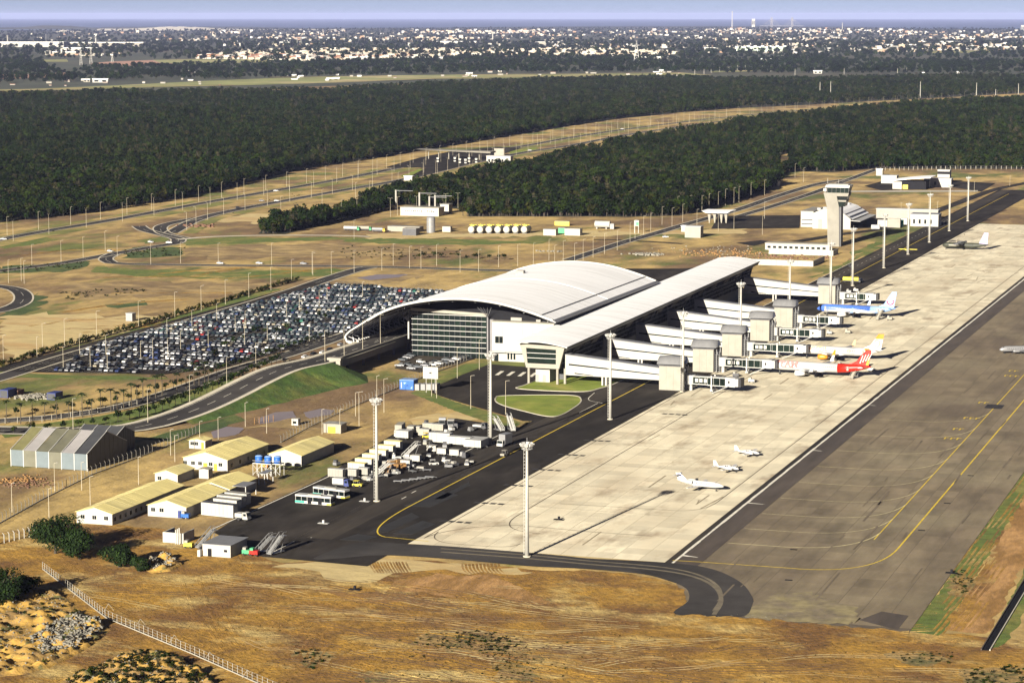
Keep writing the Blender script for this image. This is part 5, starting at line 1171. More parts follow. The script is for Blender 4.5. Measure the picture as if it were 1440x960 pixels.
lamps([(607,557),(614,560),(643,532),(662,575),(674,520),(711,583),(505,600),(540,580)], LP1, 'around the terminal forecourt', 'lamp posts of the forecourt')
lamps([(498,336),(498,383),(537,380),(553,373),(576,377),(592,378),(614,374),(647,383),(673,382),(701,376),(728,374),(750,372),(772,366),(792,368),(820,366),(834,362),(850,357),(868,352),(886,340),(915,326),(960,312),(945,318),(931,316),(905,330),(893,336),(808,372),(780,375)], LP1, 'around the road behind the terminal', 'lamp posts behind the terminal')
lamps([(953,300),(970,299),(987,299),(997,296),(1010,293),(1020,289),(1032,287),(1039,285),(1056,279),(1075,275),(980,320),(1010,325),(1032,322),(1072,330),(1075,308),(1118,250),(1130,256)], LP1, 'along the edge of the right-hand wood', 'lamp posts beside the wood')
lamps([(500,279),(520,276),(502,299),(560,263),(596,243),(615,245),(665,245),(395,300),(453,289),(480,305)], LP1, 'on the bare ground before the toll plaza', 'lamp posts near the toll plaza')
lamps([(549,305),(559,303),(586,302),(604,300),(627,298),(644,297)], LP2, 'around the white substation', 'lightning masts of the substation')
lamps([(1267,302),(1318,300),(1370,270),(1420,262)], LP3, 'near the fire station yard', 'lamp posts of the far yards')
for i, (px_, py_, h_) in enumerate(((977,106,14),(990,105,14),(1000,103,14),(1012,102,14),(1025,101,14),(1037,99,14),(1048,99,14),(1072,100,14),(1084,101,14),(1118,106,16),(1153,133,24),(1168,132,24),(1294,138,30),(1262,105,16),(1275,104,16),(1373,138,28),(1187,105,16),(1400,136,14),(1432,134,22))):
    g_p = G(px_, py_); o = MB().tube((0,0,0),(0,0,h_),.7,.4,6).build('utility_pole', M['galv']); o.location = g_p; tag(o, f'pale pole rising from the far wood, {ordi(i)} from the left', 'utility pole', 'poles among the far woods')

# ================================================================== BUILDINGS ON THE GROUND
def shed(label, x0, x1, y0, y1, he, hr, wins=(), doors=(), roofm='shed_roof', wallm='white_wall', name='shed', swin=0, cat='shed', group='cream-roofed site sheds'):
    t = thing(name, label, cat, ((x0+x1)/2, y0, 0), 0, group); mk = lambda mb, n, m_, par=t: W_(mb.build(n, M[m_] if isinstance(m_, str) else m_), par) if par is t else mb.build(n, M[m_], par)
    xm = (x0+x1)/2; mb = MB(); mb.extrude([(x0,0),(x1,0),(x1,he),(xm,hr),(x0,he)], y0, y1, axis='y'); mk(mb, 'wall', wallm)
    for s, xa in ((0, x0-.35), (1, x1+.35)):
        dz = (hr-he)/(xm-x0)*.35; n = max(2, int((y1-y0+.8)/1.6)); mb = MB()
        for j in range(n):
            ya = y0-.4+(y1-y0+.8)*j/n+.015; yb = y0-.4+(y1-y0+.8)*(j+1)/n-.015; j_ = random.uniform(0, .03)
            mb.hexa([(xa,ya,he-dz+.03+j_),(xm,ya,hr+.03+j_),(xm,yb,hr+.03+j_),(xa,yb,he-dz+.03+j_)], [(xa,ya,he-dz+.12+j_),(xm,ya,hr+.12+j_),(xm,yb,hr+.12+j_),(xa,yb,he-dz+.12+j_)])
        mk(mb, 'roof', roofm)
    for (a, z) in wins:
        mb = MB(); mb.box(a-.65,a+.65,y0-.06,y0+.02,z-.55,z+.55); w = mk(mb, 'window', 'glass'); 
        mb = MB(); mb.box(a-.04,a+.04,y0-.09,y0-.061,z-.55,z+.55); mk(mb, 'window_frame', 'white_metal')
    for (a, w_, m_) in doors:
        mb = MB(); mb.box(a-w_/2,a+w_/2,y0-.05,y0+.02,0.05,2.3); mk(mb, 'door', m_)
    for j in range(swin):
        y = y0 + (y1-y0)*(j+.5)/swin; mb = MB(); mb.box(x1-.02,x1+.06,y-.6,y+.6,1.0,2.2); mk(mb, 'window', 'glass')
    return t
def spx(label, pl, pr_, far_e, he, hr, **k):
    a = G(*pl); b = G(*pr_); y0 = (a.y+b.y)/2; y1 = G(far_e[0], far_e[1], he).y
    x0 = a.x*(y0/a.y); x1 = b.x*(y0/b.y)
    w = k.pop('winf', ()); d = k.pop('doorf', ())
    return shed(label, x0, x1, y0, y1, he, hr, [(x0+(x1-x0)*f, z) for f, z in w], [(x0+(x1-x0)*f, q, m_) for f, q, m_ in d], **k)
spx('long cream-roofed white shed with three front windows, nearest of the sheds', (108,733), (158,740), (271,683), 3.4, 5.0, winf=((.17,2.0),(.5,2.0),(.83,2.0)), swin=14)
spx('cream-roofed white shed with a blue door beside the white containers', (208,724), (262,730), (323,690), 3.4, 5.2, winf=((.14,2.1),(.36,2.1)), doorf=((.9,1.6,'vivid_blue'),(.82,1.0,'navy')))
spx('small cream-roofed shed tucked behind the long near shed', (218,675), (250,683), (272,658), 3.0, 4.2, winf=((.2,1.5),))
spx('large cream-roofed shed with yellow doors and a row of windows', (258,657), (320,664), (393,625), 3.8, 6.0, winf=((.04,2.1),(.22,2.1),(.38,2.1),(.62,2.1),(.84,2.1)), doorf=((.5,1.5,'yellow'),(.73,1.2,'yellow')), swin=5)
spx('cream-roofed shed joined behind the blue-door shed', (272,697), (323,705), (359,672), 3.4, 5.2)
spx('cream-roofed shed on the right with a bare white gable front', (378,650), (424,658), (479,622), 3.6, 5.4)
a = G(266, 630); shed('small white guard hut with a cream roof and yellow door by the fence', a.x, a.x+6.2, a.y, a.y+5.5, 2.9, 3.5, [(a.x+1.2,1.8),(a.x+2.8,1.8)], [(a.x+5.2,1.0,'yellow')])
a = G(455, 608); t = shed('small flat hut with a bright yellow door on the bare ground', a.x, a.x+7, a.y, a.y+5, 3.3, 3.4, [], [(a.x+3.2,3.0,'yellow')], 'box_grey', 'offwhite')
a = G(410, 598); mb = MB(); mb.box(0,2.6,0,2.4,0,2.5); o = mb.build('cabin', M['white_wall']); o.location = a; tag(o, 'tiny white cabin on the bare ground near the fence', 'cabin')
o = MB().box(0,1.6,0,1.2,.95,2.05).build('cabin_window', M['glass'], o); o.location = (.5,-.03,0); o.scale = (.9,.02,.8)
a = G(280, 672); t = shed('small white hut with a green-white roof between the sheds', a.x, a.x+3.4, a.y, a.y+3.2, 3.0, 3.2, [], [], 'offwhite')
# grey lean-to roofs
for lb, px0, px1, d, h, m_ in (('grey open carport roof on posts beside the cream sheds', (363,681), (381,678), 7, 3.6, 'grey_metal'), ('grey flat canopy behind the white containers', (327,700), (356,697), 8, 3.8, 'grey_metal')):
    a, b = G(*px0), G(*px1); t = thing('carport', lb, 'carport', tuple(a)); w = b.x-a.x
    mb = MB()
    for k in range(8): mb.box(w*k/8+.01,w*(k+1)/8-.01,0,d,h,h+.12)
    mb.build('roof', M[m_], t)
    for x in (.2, w-.2):
        for y in (.2, d-.2): MB().box(x-.12,x+.12,y-.12,y+.12,0,h-.01).build('post', M['white_metal'], t)
# white hut and low wall at the near left corner of the yard
a = G(285, 781); t = thing('white_hut', 'white flat-roofed hut with a grey roof at the yard corner', 'hut', tuple(a)); mb = MB(); mb.box(0,8.6,0,11,0,3.4); mb.build('wall', M['white_wall'], t); mb = MB()
for k in range(6): mb.box(-.3+k*1.54,-.3+(k+1)*1.54-.03,-.4,11.4,3.45,3.6)
mb.build('roof', M['grey_metal'], t); MB().box(1.6,2.8,-.06,0,0,2.2).build('door', M['black'], t); MB().box(6.6,7.6,-.06,0,1.5,2.2).build('window', M['black'], t); MB().box(-.9,-.05,-1.5,-.3,0,1.9).build('cooling_unit', M['white_metal'], t)
a = G(229, 762); t = thing('white_wall_block', 'low white roofless block with a dark open side by the near trees', 'wall', tuple(a)); MB().box(0,6.6,0,.4,0,3.0).build('wall', M['white_wall'], t); MB().box(6.2,6.6,.41,7,0,3).build('wall', M['white_wall'], t); MB().box(0,.4,.41,7,0,3).build('wall', M['white_wall'], t)
for k in range(3): MB().box(4.6+k*.55,4.9+k*.55,-1.2,-1.0,0,4.2+.3*k).build('post', M['galv'], t)
# tent hangars
def tent(label, x0, x1, y0, y1, he, hr, bays, wallm, roofm):
    t = thing('tent_hangar', label, 'tent hangar', ((x0+x1)/2, y0, 0)); ym = (y0+y1)/2; w = (x1-x0)/bays
    P_ = lambda mb, n, m_: W_(mb.build(n, M[m_]), t)
    for i in range(bays):
        a = x0 + w*i + .12; b = x0 + w*(i+1) - .12
        P_(MB().box(a,b,y0,y0+.08,.2,he), 'wall_panel', wallm[i % len(wallm)])
        for s, yy in ((0, y0-.15), (1, y1+.15)):
            mb = MB(); n = 8; sag = lambda t_: -.25*math.sin(math.pi*t_)
            vs = []
            for q in range(n+1): t_ = q/n; vs += [(a, yy+(ym-yy)*t_, he+(hr-he)*t_+sag(t_)), (b, yy+(ym-yy)*t_, he+(hr-he)*t_+sag(t_))]
            mb.add(vs, [(2*q,2*q+1,2*q+3,2*q+2) for q in range(n)]); P_(mb, 'roof_panel', roofm[i % len(roofm)])
    for i in range(bays+1):
        x = x0 + w*i; mb = MB(); mb.box(x-.14,x+.14,y0-.1,y0+.14,0,he); mb.tube((x,y0-.15,he+.02),(x,ym,hr+.02),.14,n=5); mb.tube((x,ym,hr+.02),(x,y1+.15,he+.02),.14,n=5); P_(mb, 'frame', 'white_metal')
    n = 9
    for k in range(n):
        ya = y0+(y1-y0)*k/n+.05; yb = y0+(y1-y0)*(k+1)/n-.05; f = lambda y: he+(hr-he)*(1-abs(y-ym)/(ym-y0))
        mb = MB(); mb.add([(x1+.02,ya,.1),(x1+.02,yb,.1),(x1+.02,yb,f(yb)-.1),(x1+.02,ya,f(ya)-.1),(x1-.08,ya,.1),(x1-.08,yb,.1),(x1-.08,yb,f(yb)-.1),(x1-.08,ya,f(ya)-.1)], [(0,1,2,3),(7,6,5,4),(0,4,5,1),(2,6,7,3),(1,5,6,2),(0,3,7,4)]); P_(mb, 'gable_panel', 'sheet_dark')
    P_(MB().box(x0+.1,x1-.1,y1-.1,y1,.1,he), 'back_wall', 'sheet_dark')
    return t
tent('large tent hangar with grey, white and olive striped roof bays', -420, -391.3, 713, 741, 5.7, 11.2, 6, ['sheet_blue','sheet_olive','sheet_blue','sheet_olive','sheet_blue','sheet_blue'], ['sheet_olive2','sheet_white','sheet_olive','sheet_olive','sheet_white','sheet_dark'])
tent('dark grey tent hangar half hidden behind the striped one', -412, -396.5, 742, 757, 6.0, 9.0, 3, ['sheet_blue'], ['sheet_dark','sheet_dark','sheet_dark','sheet_olive'])
# terminal-side signs and boxes
a = G(595, 552); t = thing('white_signboard', 'large white signboard with a small dark emblem on two posts', 'signboard', tuple(a)); MB().box(0,6.4,0,.3,5.8,10.6).build('board', M['white_wall'], t); MB().tube((1.3,.15,0),(1.3,.15,5.79),.14).build('post', M['galv'], t); MB().tube((5.2,.15,0),(5.2,.15,5.79),.14).build('post', M['galv'], t)
mb = MB(); mb.add([(3.2+1.0*math.cos(k*math.pi/8), -.02, 8.1+.55*math.sin(k*math.pi/8)) for k in range(16)], [tuple(range(16))]); e = mb.build('emblem', M['grey_metal'], t); mb = MB(); mb.add([(3.2+.55*math.cos(k*math.pi/8), -.03, 8.2+.22*math.sin(k*math.pi/8)) for k in range(16)], [tuple(range(16))]); mb.build('emblem_core', M['black'], e)
a = G(562, 548); t = thing('blue_container', 'blue and white cabin container beside the viaduct bank', 'container', tuple(a)); MB().box(0,6.0,0,5.2,.2,4.0).build('body', M['vivid_blue'], t); MB().box(.6,1.0,-.06,0,.8,3.2).build('white_mark', M['white_wall'], t); mb = MB(); mb.add([(1.6,-.05,3.2),(3.0,-.05,3.2),(2.0,-.05,2.3)],[(0,1,2)]); mb.add([(4.6,-.05,.7),(5.5,-.05,.7),(5.5,-.05,1.9)],[(0,1,2)]); mb.build('white_mark', M['sky_blue'], t); MB().box(-.05,6.05,-.05,5.25,4.01,4.2).build('roof', M['sky_blue'], t)
for k in range(4): MB().box(6.3+k*2.2,8.2+k*2.2,.6+k*.9,4.5+k*.9,.1,2.6).build('grey_unit', M['grey_metal'], t)
for k, (px_, py_) in enumerate(((357,671),(370,672),(383,672))):
    a = G(px_, py_-3); t = thing('blue_tank', f'blue water tank on a white lattice stand, {["left","middle","right"][k]} of three', 'water tank', tuple(a), 0, 'blue water tanks')
    mb = MB(); mb.tube((1.3,1.3,4.2),(1.3,1.3,6.3),1.25,n=14); mb.build('tank', M['vivid_blue'], t, True); mb = MB(); mb.tube((1.3,1.3,6.31),(1.3,1.3,6.6),1.3,.7,n=14); mb.build('lid', M['sky_blue'], t)
    mb = MB(); mb.box(-.3,3,-.3,3,3.95,4.18)
    for x in (-.2, 1.35, 2.9):
        for y in (-.2, 2.9): mb.tube((x,y,0),(x,y,3.95),.1,n=5)
    mb.tube((-.2,-.2,.3),(2.9,-.2,3.6),.08,n=4); mb.tube((2.9,-.2,.3),(-.2,-.2,3.6),.08,n=4); mb.tube((-.3,-.3,5.0),(3.0,-.3,5.0),.06,n=4); mb.build('stand', M['white_metal'], t)

# ------------------------------------------------------------------ far airport buildings
def house(name, label, cat, px, w, d, h, wall, roof=None, rz=0.0, group=None, kind_='flat', over=.3, bands=()):
    a = G(*px); t = thing(name, label, cat, tuple(a), rz, group); MB().box(0,w,0,d,0,h).build('wall', M[wall], t)
    if kind_ == 'flat': MB().box(-over,w+over,-over,d+over,h+.01,h+.4).build('roof', M[roof or 'roof_white'], t)
    elif kind_ == 'gable': MB().extrude([(-over,h+.01),(d+over,h+.01),(d/2,h+d*.22)], -over, w+over, axis='x').build('roof', M[roof], t)
    for (x0, x1, z0, z1, m_) in bands: MB().box(x0,x1,-.08,-.01,z0,z1).build('window', M[m_], t)
    return t
# cargo hangar behind the control tower
a = G(1127, 321); b = G(1198, 322); c = G(1240, 296); wdt = 60
t = thing('cargo_hangar', 'white cargo hangar with a long sloping roof behind the control tower', 'hangar', (a.x+8, a.y, 0))
X1 = b.x - a.x - 8; D = 62
mb = MB(); prof = [(0,0),(X1,0),(X1,7.5),(X1*.75,12.5),(X1*.5,14.5),(X1*.25,14),(0,11)]; mb.extrude(prof, 0, D, axis='y'); mb.build('wall', M['white_wall'], t)
for j in range(16):
    mb = MB(); y0 = D*j/16+.06-.4; y1 = D*(j+1)/16-.06; vs = []
    for x, z in ((-.5,11.1),(X1*.25,14.15),(X1*.5,14.65),(X1*.75,12.65),(X1+1.5,7.3)): vs += [(x,y0,z),(x,y1,z)]
    mb.add(vs, [(2*i,2*i+1,2*i+3,2*i+2) for i in range(4)]); mb.build('roof', M['roof_white'], t)
for k in range(2): MB().box(X1*.84+k*3.2,X1*.84+k*3.2+.9,-.2,D,10.7-k*1.7,10.95-k*1.7).build('clerestory', M['dark_metal'], t)
MB().box(X1+.02,X1+.3,2,D-2,.3,5.5).build('opening', M['black'], t)
MB().hexa([(X1,-.3,6.2),(X1+7,-.3,5.8),(X1+7,D,5.8),(X1,D,6.2)],[(X1,-.3,6.6),(X1+7,-.3,6.1),(X1+7,D,6.1),(X1,D,6.6)]).build('loading_canopy', M['white_metal'], t)
for k in range(6): MB().box(X1*k/6+.1,X1*(k+1)/6-.1,-.1,-.02,.3,7.2).build('wall_panel', M['white_wall'], t)
MB().box(4,7,-.14,-.11,.2,6.8).build('shutter', M['box_grey'], t)
house('office_block', 'white flat-roofed office block joined to the cargo hangar', 'office', (1126,319), 9, 40, 11, 'white_wall', 'box_grey', bands=((0.5,8.5,2,2.5,'glass'),(0.5,8.5,5,5.5,'glass')))
for k in range(6): a2 = G(1130+k*6, 300-k*3, 12); MB().box(0,2.4,0,2,0,1.6).build('roof_unit', M['grey_metal'], t).location = (2+k*2.4, 6+k*9, 13.6 if k > 1 else 12.8)
house('low_building', 'long low white service building at the control tower foot', 'building', (1076,351), 42, 9, 4.2, 'white_wall', 'offwhite', bands=tuple((1.5+k*3.6,3.6+k*3.6,1.2,2.6,'glass') for k in range(11)))
for i, (p0, p1) in enumerate((((1081,357),(1180,356)), ((1055,372),(1152,371)))):
    a, b = G(*p0), G(*p1); t = thing('site_wall', ['long white yard wall behind the pier, farther one','long pale yard wall behind the pier, nearer one'][i], 'wall', tuple(a)); n = 12
    for k in range(n): W0 = (b.x-a.x)/n; MB().box(W0*k+.04,W0*(k+1)-.04,0,.4,0,3.4).build('wall_panel', M['white_wall'], t)
    MB().box(b.x-a.x-.4,b.x-a.x,.42,34 if i else 16,0,3.4).build('side_wall', M['white_wall'], t)
house('white_cube_hut', 'white cube-shaped hut beside the gate canopy', 'hut', (963,334), 11, 8, 7.5, 'box_grey', 'white_metal')
a = G(990, 314); t = thing('gate_canopy', 'white flared canopy on columns over the cargo gate', 'canopy', tuple(a)); MB().hexa([(1,0,7.5),(17,0,7.5),(17,14,7.5),(1,14,7.5)],[(-1.5,-2,9.2),(20,-2,9.2),(20,16,9.2),(-1.5,16,9.2)]).build('roof', M['roof_white'], t)
for x in (3,7,12,15.5): MB().hexa([(x-.3,4,0),(x+.3,4,0),(x+.3,5,0),(x-.3,5,0)],[(x-1.2,3,7.48),(x+1.2,3,7.48),(x+1.2,6,7.48),(x-1.2,6,7.48)]).build('column', M['offwhite'], t)
house('white_hut', 'white hut at the wood edge beside the gate canopy', 'hut', (958,326), 6, 5, 4, 'white_wall')
house('green_kiosk', 'small teal and white depot at the edge of the wood', 'depot', (1066,262), 5, 8, 7.5, 'teal', 'teal'); house('depot', 'white and violet depot box at the edge of the wood', 'depot', (1072,262), 14, 10, 7, 'white_wall', 'offwhite')
# fire station
a = G(1255, 266); t = thing('fire_station', 'white fire station with a sloping vaulted roof and open bay', 'fire station', tuple(a)); MB().box(0,8,0,30,0,6.5).build('wall', M['white_wall'], t); MB().box(8.05,28,18,30,0,6).build('wall', M['white_wall'], t); MB().box(8.02,29,1,17.9,0,7.2).build('bay_opening', M['black'], t)
for k in range(8):
    z = lambda x: 6.7+3.6*math.sin(math.pi*(.03+.45*(x+1)/36)); x0, x1 = 34*k/8-1+.05, 34*(k+1)/8-1-.05
    MB().hexa([(x0,-1,z(x0)),(x1,-1,z(x1)),(x1,32,z(x1)),(x0,32,z(x0))],[(x0,-1,z(x0)+.5),(x1,-1,z(x1)+.5),(x1,32,z(x1)+.5),(x0,32,z(x0)+.5)]).build('roof', M['roof_white'], t)
MB().box(9,13.5,-.4,.9,.3,4).build('fire_engine_stand' if False else 'bay_front', M['lemon'], t)
house('wing_building', 'low white wing right of the fire station', 'building', (1299,263), 24, 10, 7.5, 'white_wall', 'white_metal', bands=((9,11,2,5,'glass'),)); house('wing_building', 'low white wing left of the fire station', 'building', (1239,258), 14, 10, 7, 'white_wall', 'white_metal'); house('watch_room', 'small watch room with a dark glazed top beside the fire station', 'watch room', (1318,258), 11, 9, 12, 'white_wall', 'white_metal', bands=((0,11,8.4,10.8,'black'),))
house('white_hut', 'tiny white hut left of the fire station', 'hut', (1232,247), 6, 5, 6, 'white_wall')
house('freight_office', 'white two-storey freight office beside the service road', 'office', (1280,318), 20, 14, 8.5, 'white_wall', 'grey_metal', bands=tuple((2+k*4,3.4+k*4,2,5,'glass') for k in range(4)))
house('freight_canopy', 'long thin white freight canopy between hangar and office', 'canopy', (1232,307), 46, 9, 7.0, 'box_grey', 'white_metal')
for i, (px_, py_, w, h, m_, lb) in enumerate(((1234,319,7,5,'white_wall','white freight container in the cargo yard, leftmost'),(1248,320,9,6.5,'offwhite','cream freight container in the cargo yard, middle'),(1258,319,6,5,'teal','teal freight container in the cargo yard'),(1266,316,5,5,'white_wall','white freight container in the cargo yard, rightmost'),(1225,322,6,3,'silver','silver van parked under the cargo hangar canopy'))): 
    o = MB().box(0,w,0,3,0.1,h).build('freight_container', M[m_]); o.location = G(px_, py_); tag(o, lb, 'container')
# toll plaza
a = G(589, 224); b = G(690, 226); t = thing('toll_canopy', 'long thin white canopy over the toll booths', 'toll canopy', tuple(a), math.atan2(b.y-a.y, b.x-a.x)); Lc = (b-a).length
MB().hexa([(0,0,10.0),(Lc,0,7.6),(Lc,16,7.6),(0,16,10.0)],[(-4,-1,10.4),(Lc,-1,9.3),(Lc,17,9.3),(-4,17,10.4)]).build('roof', M['offwhite'], t)
for k in range(7): MB().tube((8+k*(Lc-12)/6,8,0),(8+k*(Lc-12)/6,8,8.2),.5).build('column', M['offwhite'], t)
for k, (px_, py_) in enumerate(((616,228),(640,227.5),(647,229.5),(655,230),(660,228),(670,229))):
    t = thing('toll_booth', f'white toll booth under the long canopy, {ordi(k)} from the left', 'toll booth', tuple(G(px_, py_)), 0, 'toll booths'); MB().box(-1.2,1.2,-1,1,0,4.4).build('wall', M['white_wall'], t); MB().box(-1.25,1.25,-1.05,1.05,1.5,2.8).build('window', M['black'], t); MB().box(-1.5,1.5,-1.3,1.3,4.41,4.7).build('roof', M['white_metal'], t)
house('toll_office', 'long white toll office with a row of windows', 'office', (684,230), 26, 9, 7.6, 'white_wall', 'white_metal', bands=tuple((2+k*3.6,4+k*3.6,2.5,4.5,'glass') for k in range(6)))
house('toll_office_annex', 'low white carport in front of the toll office', 'carport', (690,229.8), 14, 3, 3, 'offwhite', 'white_metal'); house('sign_block', 'square white block beyond the toll office', 'sign', (695,219), 11, 2, 7.5, 'offwhite', 'offwhite')
house('white_hut', 'white hut on bare ground before the toll plaza', 'hut', (568,254), 8, 5, 4, 'white_wall')
# substation and fuel farm
t = house('substation', 'long white substation wall with small dark lettering on it', 'substation', (563,303), 31, 12, 6.2, 'white_wall', 'offwhite')
mb = MB(); rr = random.Random(3)
for k in range(15):
    if k in (9, 10): continue
    x = 4 + k*1.6; mb.box(x, x+rr.uniform(.5,1.1), -.05, -.01, 3.0+rr.uniform(0,.4), 3.8+rr.uniform(0,.5))
mb.build('lettering_marks', M['dark_metal'], t)
house('switch_house', 'white cubic switch house beside the substation', 'switch house', (619,300), 7, 8, 6.8, 'white_wall', 'box_grey')
for k, (px_, py_, h_) in enumerate(((557,294,15),(590,296,14),(604,298,12),(612,296,12))):
    t = thing('gantry', f'grey electrical gantry behind the substation, {ordi(k)} from the left', 'gantry', tuple(G(px_, py_)), 0, 'substation gantries'); MB().box(-.6,.6,-.5,.5,0,h_).build('leg', M['box_grey'], t); MB().tube((0,0,h_-.5),(14,0,h_-.5),.25).build('beam', M['grey_metal'], t); MB().tube((3,0,h_-1.5),(3,0,h_-.4),.3).build('insulator', M['dark_metal'], t)
a = G(606, 327); t = thing('storage_tank', 'tall silver cylindrical tank standing alone in the fuel depot', 'storage tank', tuple(a)); mb = MB(); mb.tube((0,0,0),(0,0,10.5),3.0,n=24); mb.build('shell', M['silver'], t, False)
for z in (7.5, 4.0): MB().tube((0,0,z),(0,0,z+.35),3.08,n=24).build('band', M['box_grey'], t)
MB().tube((0,0,10.51),(0,0,11.1),3.1,2.2,n=24).build('lid', M['silver'], t)
for k in range(7):
    a = G(662+k*12.4, 329); t = thing('fuel_tank', f'white horizontal fuel tank with yellow pipes, {ordi(k)} from the left', 'fuel tank', tuple(a), 0, 'horizontal fuel tanks')
    mb = MB(); mb.rings([[(rr*math.cos(2*math.pi*q/16), y, 3.0+rr*math.sin(2*math.pi*q/16)) for q in range(16)] for y, rr in ((0,1.6),(.5,2.3),(10.5,2.3),(11,1.6))]); mb.build('tank', M['white_wall'], t); mb = MB(); mb.box(-1.6,1.6,1.5,2.2,0,1.2); mb.box(-1.6,1.6,8.5,9.2,0,1.2); mb.build('saddle', M['dark_metal'], t); mb = MB(); mb.tube((-2.6,5,5.9),(2.6,5,5.9),.3); mb.tube((-1,5,5.2),(-1,5,6.6),.25); mb.box(-1.2,1.6,3,4,5.4,6.2); mb.build('yellow_pipe', M['lemon'], t)
for lb, px, w, d, h, m_ in (('white box container with an orange base in the fuel depot',(764,331),9,5,4.2,'white_wall'),('green box between white containers in the fuel depot',(785,328),5,5,3.6,'green'),('white grey box container right of the green one',(794,331),11,6,4.6,'white_wall'),('dark low shed beside the silver tank',(566,331),10,7,4.8,'dark_metal'),('long beige low store in the fuel depot',(545,325),24,8,3.4,'offwhite'),('yellow long pipe rack above the fuel depot',(780,317),11,2,3,'lemon'),('white small container near the silver tank',(622,326),6,4,3.6,'white_wall')):
    o = MB().box(0,w,0,d,0,h).build('depot_box', M[m_]); o.location = G(*px); tag(o, lb, 'container'); r_ = MB().box(-.1,w+.1,-.1,d+.1,h+.01,h+.2).build('lid', M['box_grey'], o)
a = G(836, 322); t = thing('white_tank', 'large white horizontal tank on supports in the fuel depot', 'fuel tank', tuple(a)); mb = MB(); mb.tube((0,2,3.4),(11,2,3.4),2.3,n=16); mb.build('tank', M['white_wall'], t); MB().box(1,2,.5,3.5,0,1.4).build('saddle', M['box_grey'], t); MB().box(8,9,.5,3.5,0,1.4).build('saddle', M['box_grey'], t); MB().box(11.1,14,1,3,.2,4).build('pump', M['grey_metal'], t)
a = G(895, 328); t = thing('fuel_totem', 'white and green totem sign at the fuel depot entrance', 'sign', tuple(a)); MB().box(-1.6,-1.2,0,.4,0,5).build('post', M['white_wall'], t); MB().box(1.2,1.6,0,.4,0,5).build('post', M['white_wall'], t); MB().box(-1.7,1.7,-.1,.5,5.01,9).build('board', M['white_wall'], t); MB().box(-.3,1.5,-.16,-.11,5.6,7.6).build('green_panel', M['green'], t)
for i, (px_, py_) in enumerate(((0,0),)): pass
for lb, px, w, d, h in (('small white cube hut on pale ground beside the car park hedge',(177,452),3.5,4,4.0),):
    t = thing('white_hut', lb, 'hut', tuple(G(*px))); MB().box(0,w,0,d,.3,h).build('wall', M['sheet_white'], t); MB().box(-.2,w+.2,-.2,d+.2,h+.01,h+.2).build('roof', M['white_metal'], t); MB().box(.3,.8,.3,.8,0,.29).build('foot', M['dark_metal'], t)
for lb, px, w, d, h, m_ in (('dark blue container on the bare earth left of the palms',(0,559),3.6,7,3.2,'navy'),('dark container beside the rubble heap',(66,562),3.8,6,2.8,'navy'),('brown small container next to the blue one',(16,556),3,5,2.2,'terracotta')):
    t = thing('container', lb, 'container', tuple(G(*px))); MB().box(0,w,0,d,.1,h).build('body', M[m_], t); MB().box(.2,w-.2,-.05,-.005,.3,h-.3).build('door', M['sheet_dark'], t)

# ------------------------------------------------------------------ fences
def fence(name, label, pts, sp, h, postm, limit=300, lean=True, curb=False, wires=3, r=.09, mesh_=None):
    ln = [Vector(p) for p in pts]; t = thing(name, label, 'fence', tuple(ln[0])); base = ln[0]; cnt = 0; mb2 = MB()
    pm = MB(); pm.box(-r,r,-r,r,0,h)
    if lean: pm.hexa([(-r,-r,h),(r,-r,h),(r,r,h),(-r,r,h)],[(-r-.45,-r,h+.5),(r-.45,-r,h+.5),(r-.45,r,h+.5),(-r-.45,r,h+.5)])
    pme = pm.mesh('post', M[postm]); P_ = along(ln, sp)
    for q, a in P_:
        if cnt < limit: link('post', pme, t, tuple(q - base)); cnt += 1
        else: mb2.box(q.x-base.x-r,q.x-base.x+r,q.y-base.y-r,q.y-base.y+r,0,h)
    if mb2.v: mb2.build('post', M[postm], t)['kind'] = 'stuff'
    mb = MB()
    for (a, b) in zip(ln[:-1], ln[1:]):
        for k in range(wires): z = h*(k+1)/wires - .05; mb.tube(a-base+Vector((0,0,z)), b-base+Vector((0,0,z)), .022, n=4, caps=False)
    mb.build('wire', M['galv'], t)
    if curb:
        mb = MB()
        for a, b in zip(ln[:-1], ln[1:]): 
            d = (b-a).normalized(); s = Vector((d.y,-d.x,0))*.14; a_, b_ = a-base, b-base; mb.hexa([a_-s,b_-s,b_+s,a_+s],[a_-s+Vector((0,0,.25)),b_-s+Vector((0,0,.25)),b_+s+Vector((0,0,.25)),a_+s+Vector((0,0,.25))])
        mb.build('kerb_wall', M['offwhite'], t)
    return t
mat('fence_grey', (.10,.092,.078), .85, .2, .5); mat('fence_pale', (.20,.185,.155), .85, .2, .5)
f0 = fence('concrete_post_fence', 'pale concrete post fence on a low kerb crossing the near bare earth', [G(60,800),G(150,869),G(270,919),G(355,957),G(420,985)], 2.3, 2.1, 'fence_pale', curb=True, r=.055, lean=False)
for q, a in along([G(110,838),G(360,958)], 19): 
    b0 = Vector(f0.location); MB().tube(q-b0+Vector((0,0,1.9)), q-b0+Vector((1.0,.9,0)), .05, n=5).build('brace', M['fence_pale'], f0); MB().tube(q-b0+Vector((0,0,1.9)), q-b0+Vector((-.9,-1.0,0)), .05, n=5).build('brace', M['offwhite'], f0)
fence('concrete_post_fence', 'long concrete post fence climbing from the near trees past the hangars', [G(-30,752),G(60,702),G(130,667),G(200,641),G(235,627),G(280,608)], 3.2, 2.5, 'fence_grey', curb=True, r=.07)
fence('concrete_post_fence', 'fence running between cream sheds and viaduct bank to the terminal', [G(395,622),G(440,598),G(500,570),G(560,545),G(600,528),G(660,506)], 3.6, 2.3, 'fence_grey', curb=True, r=.07)
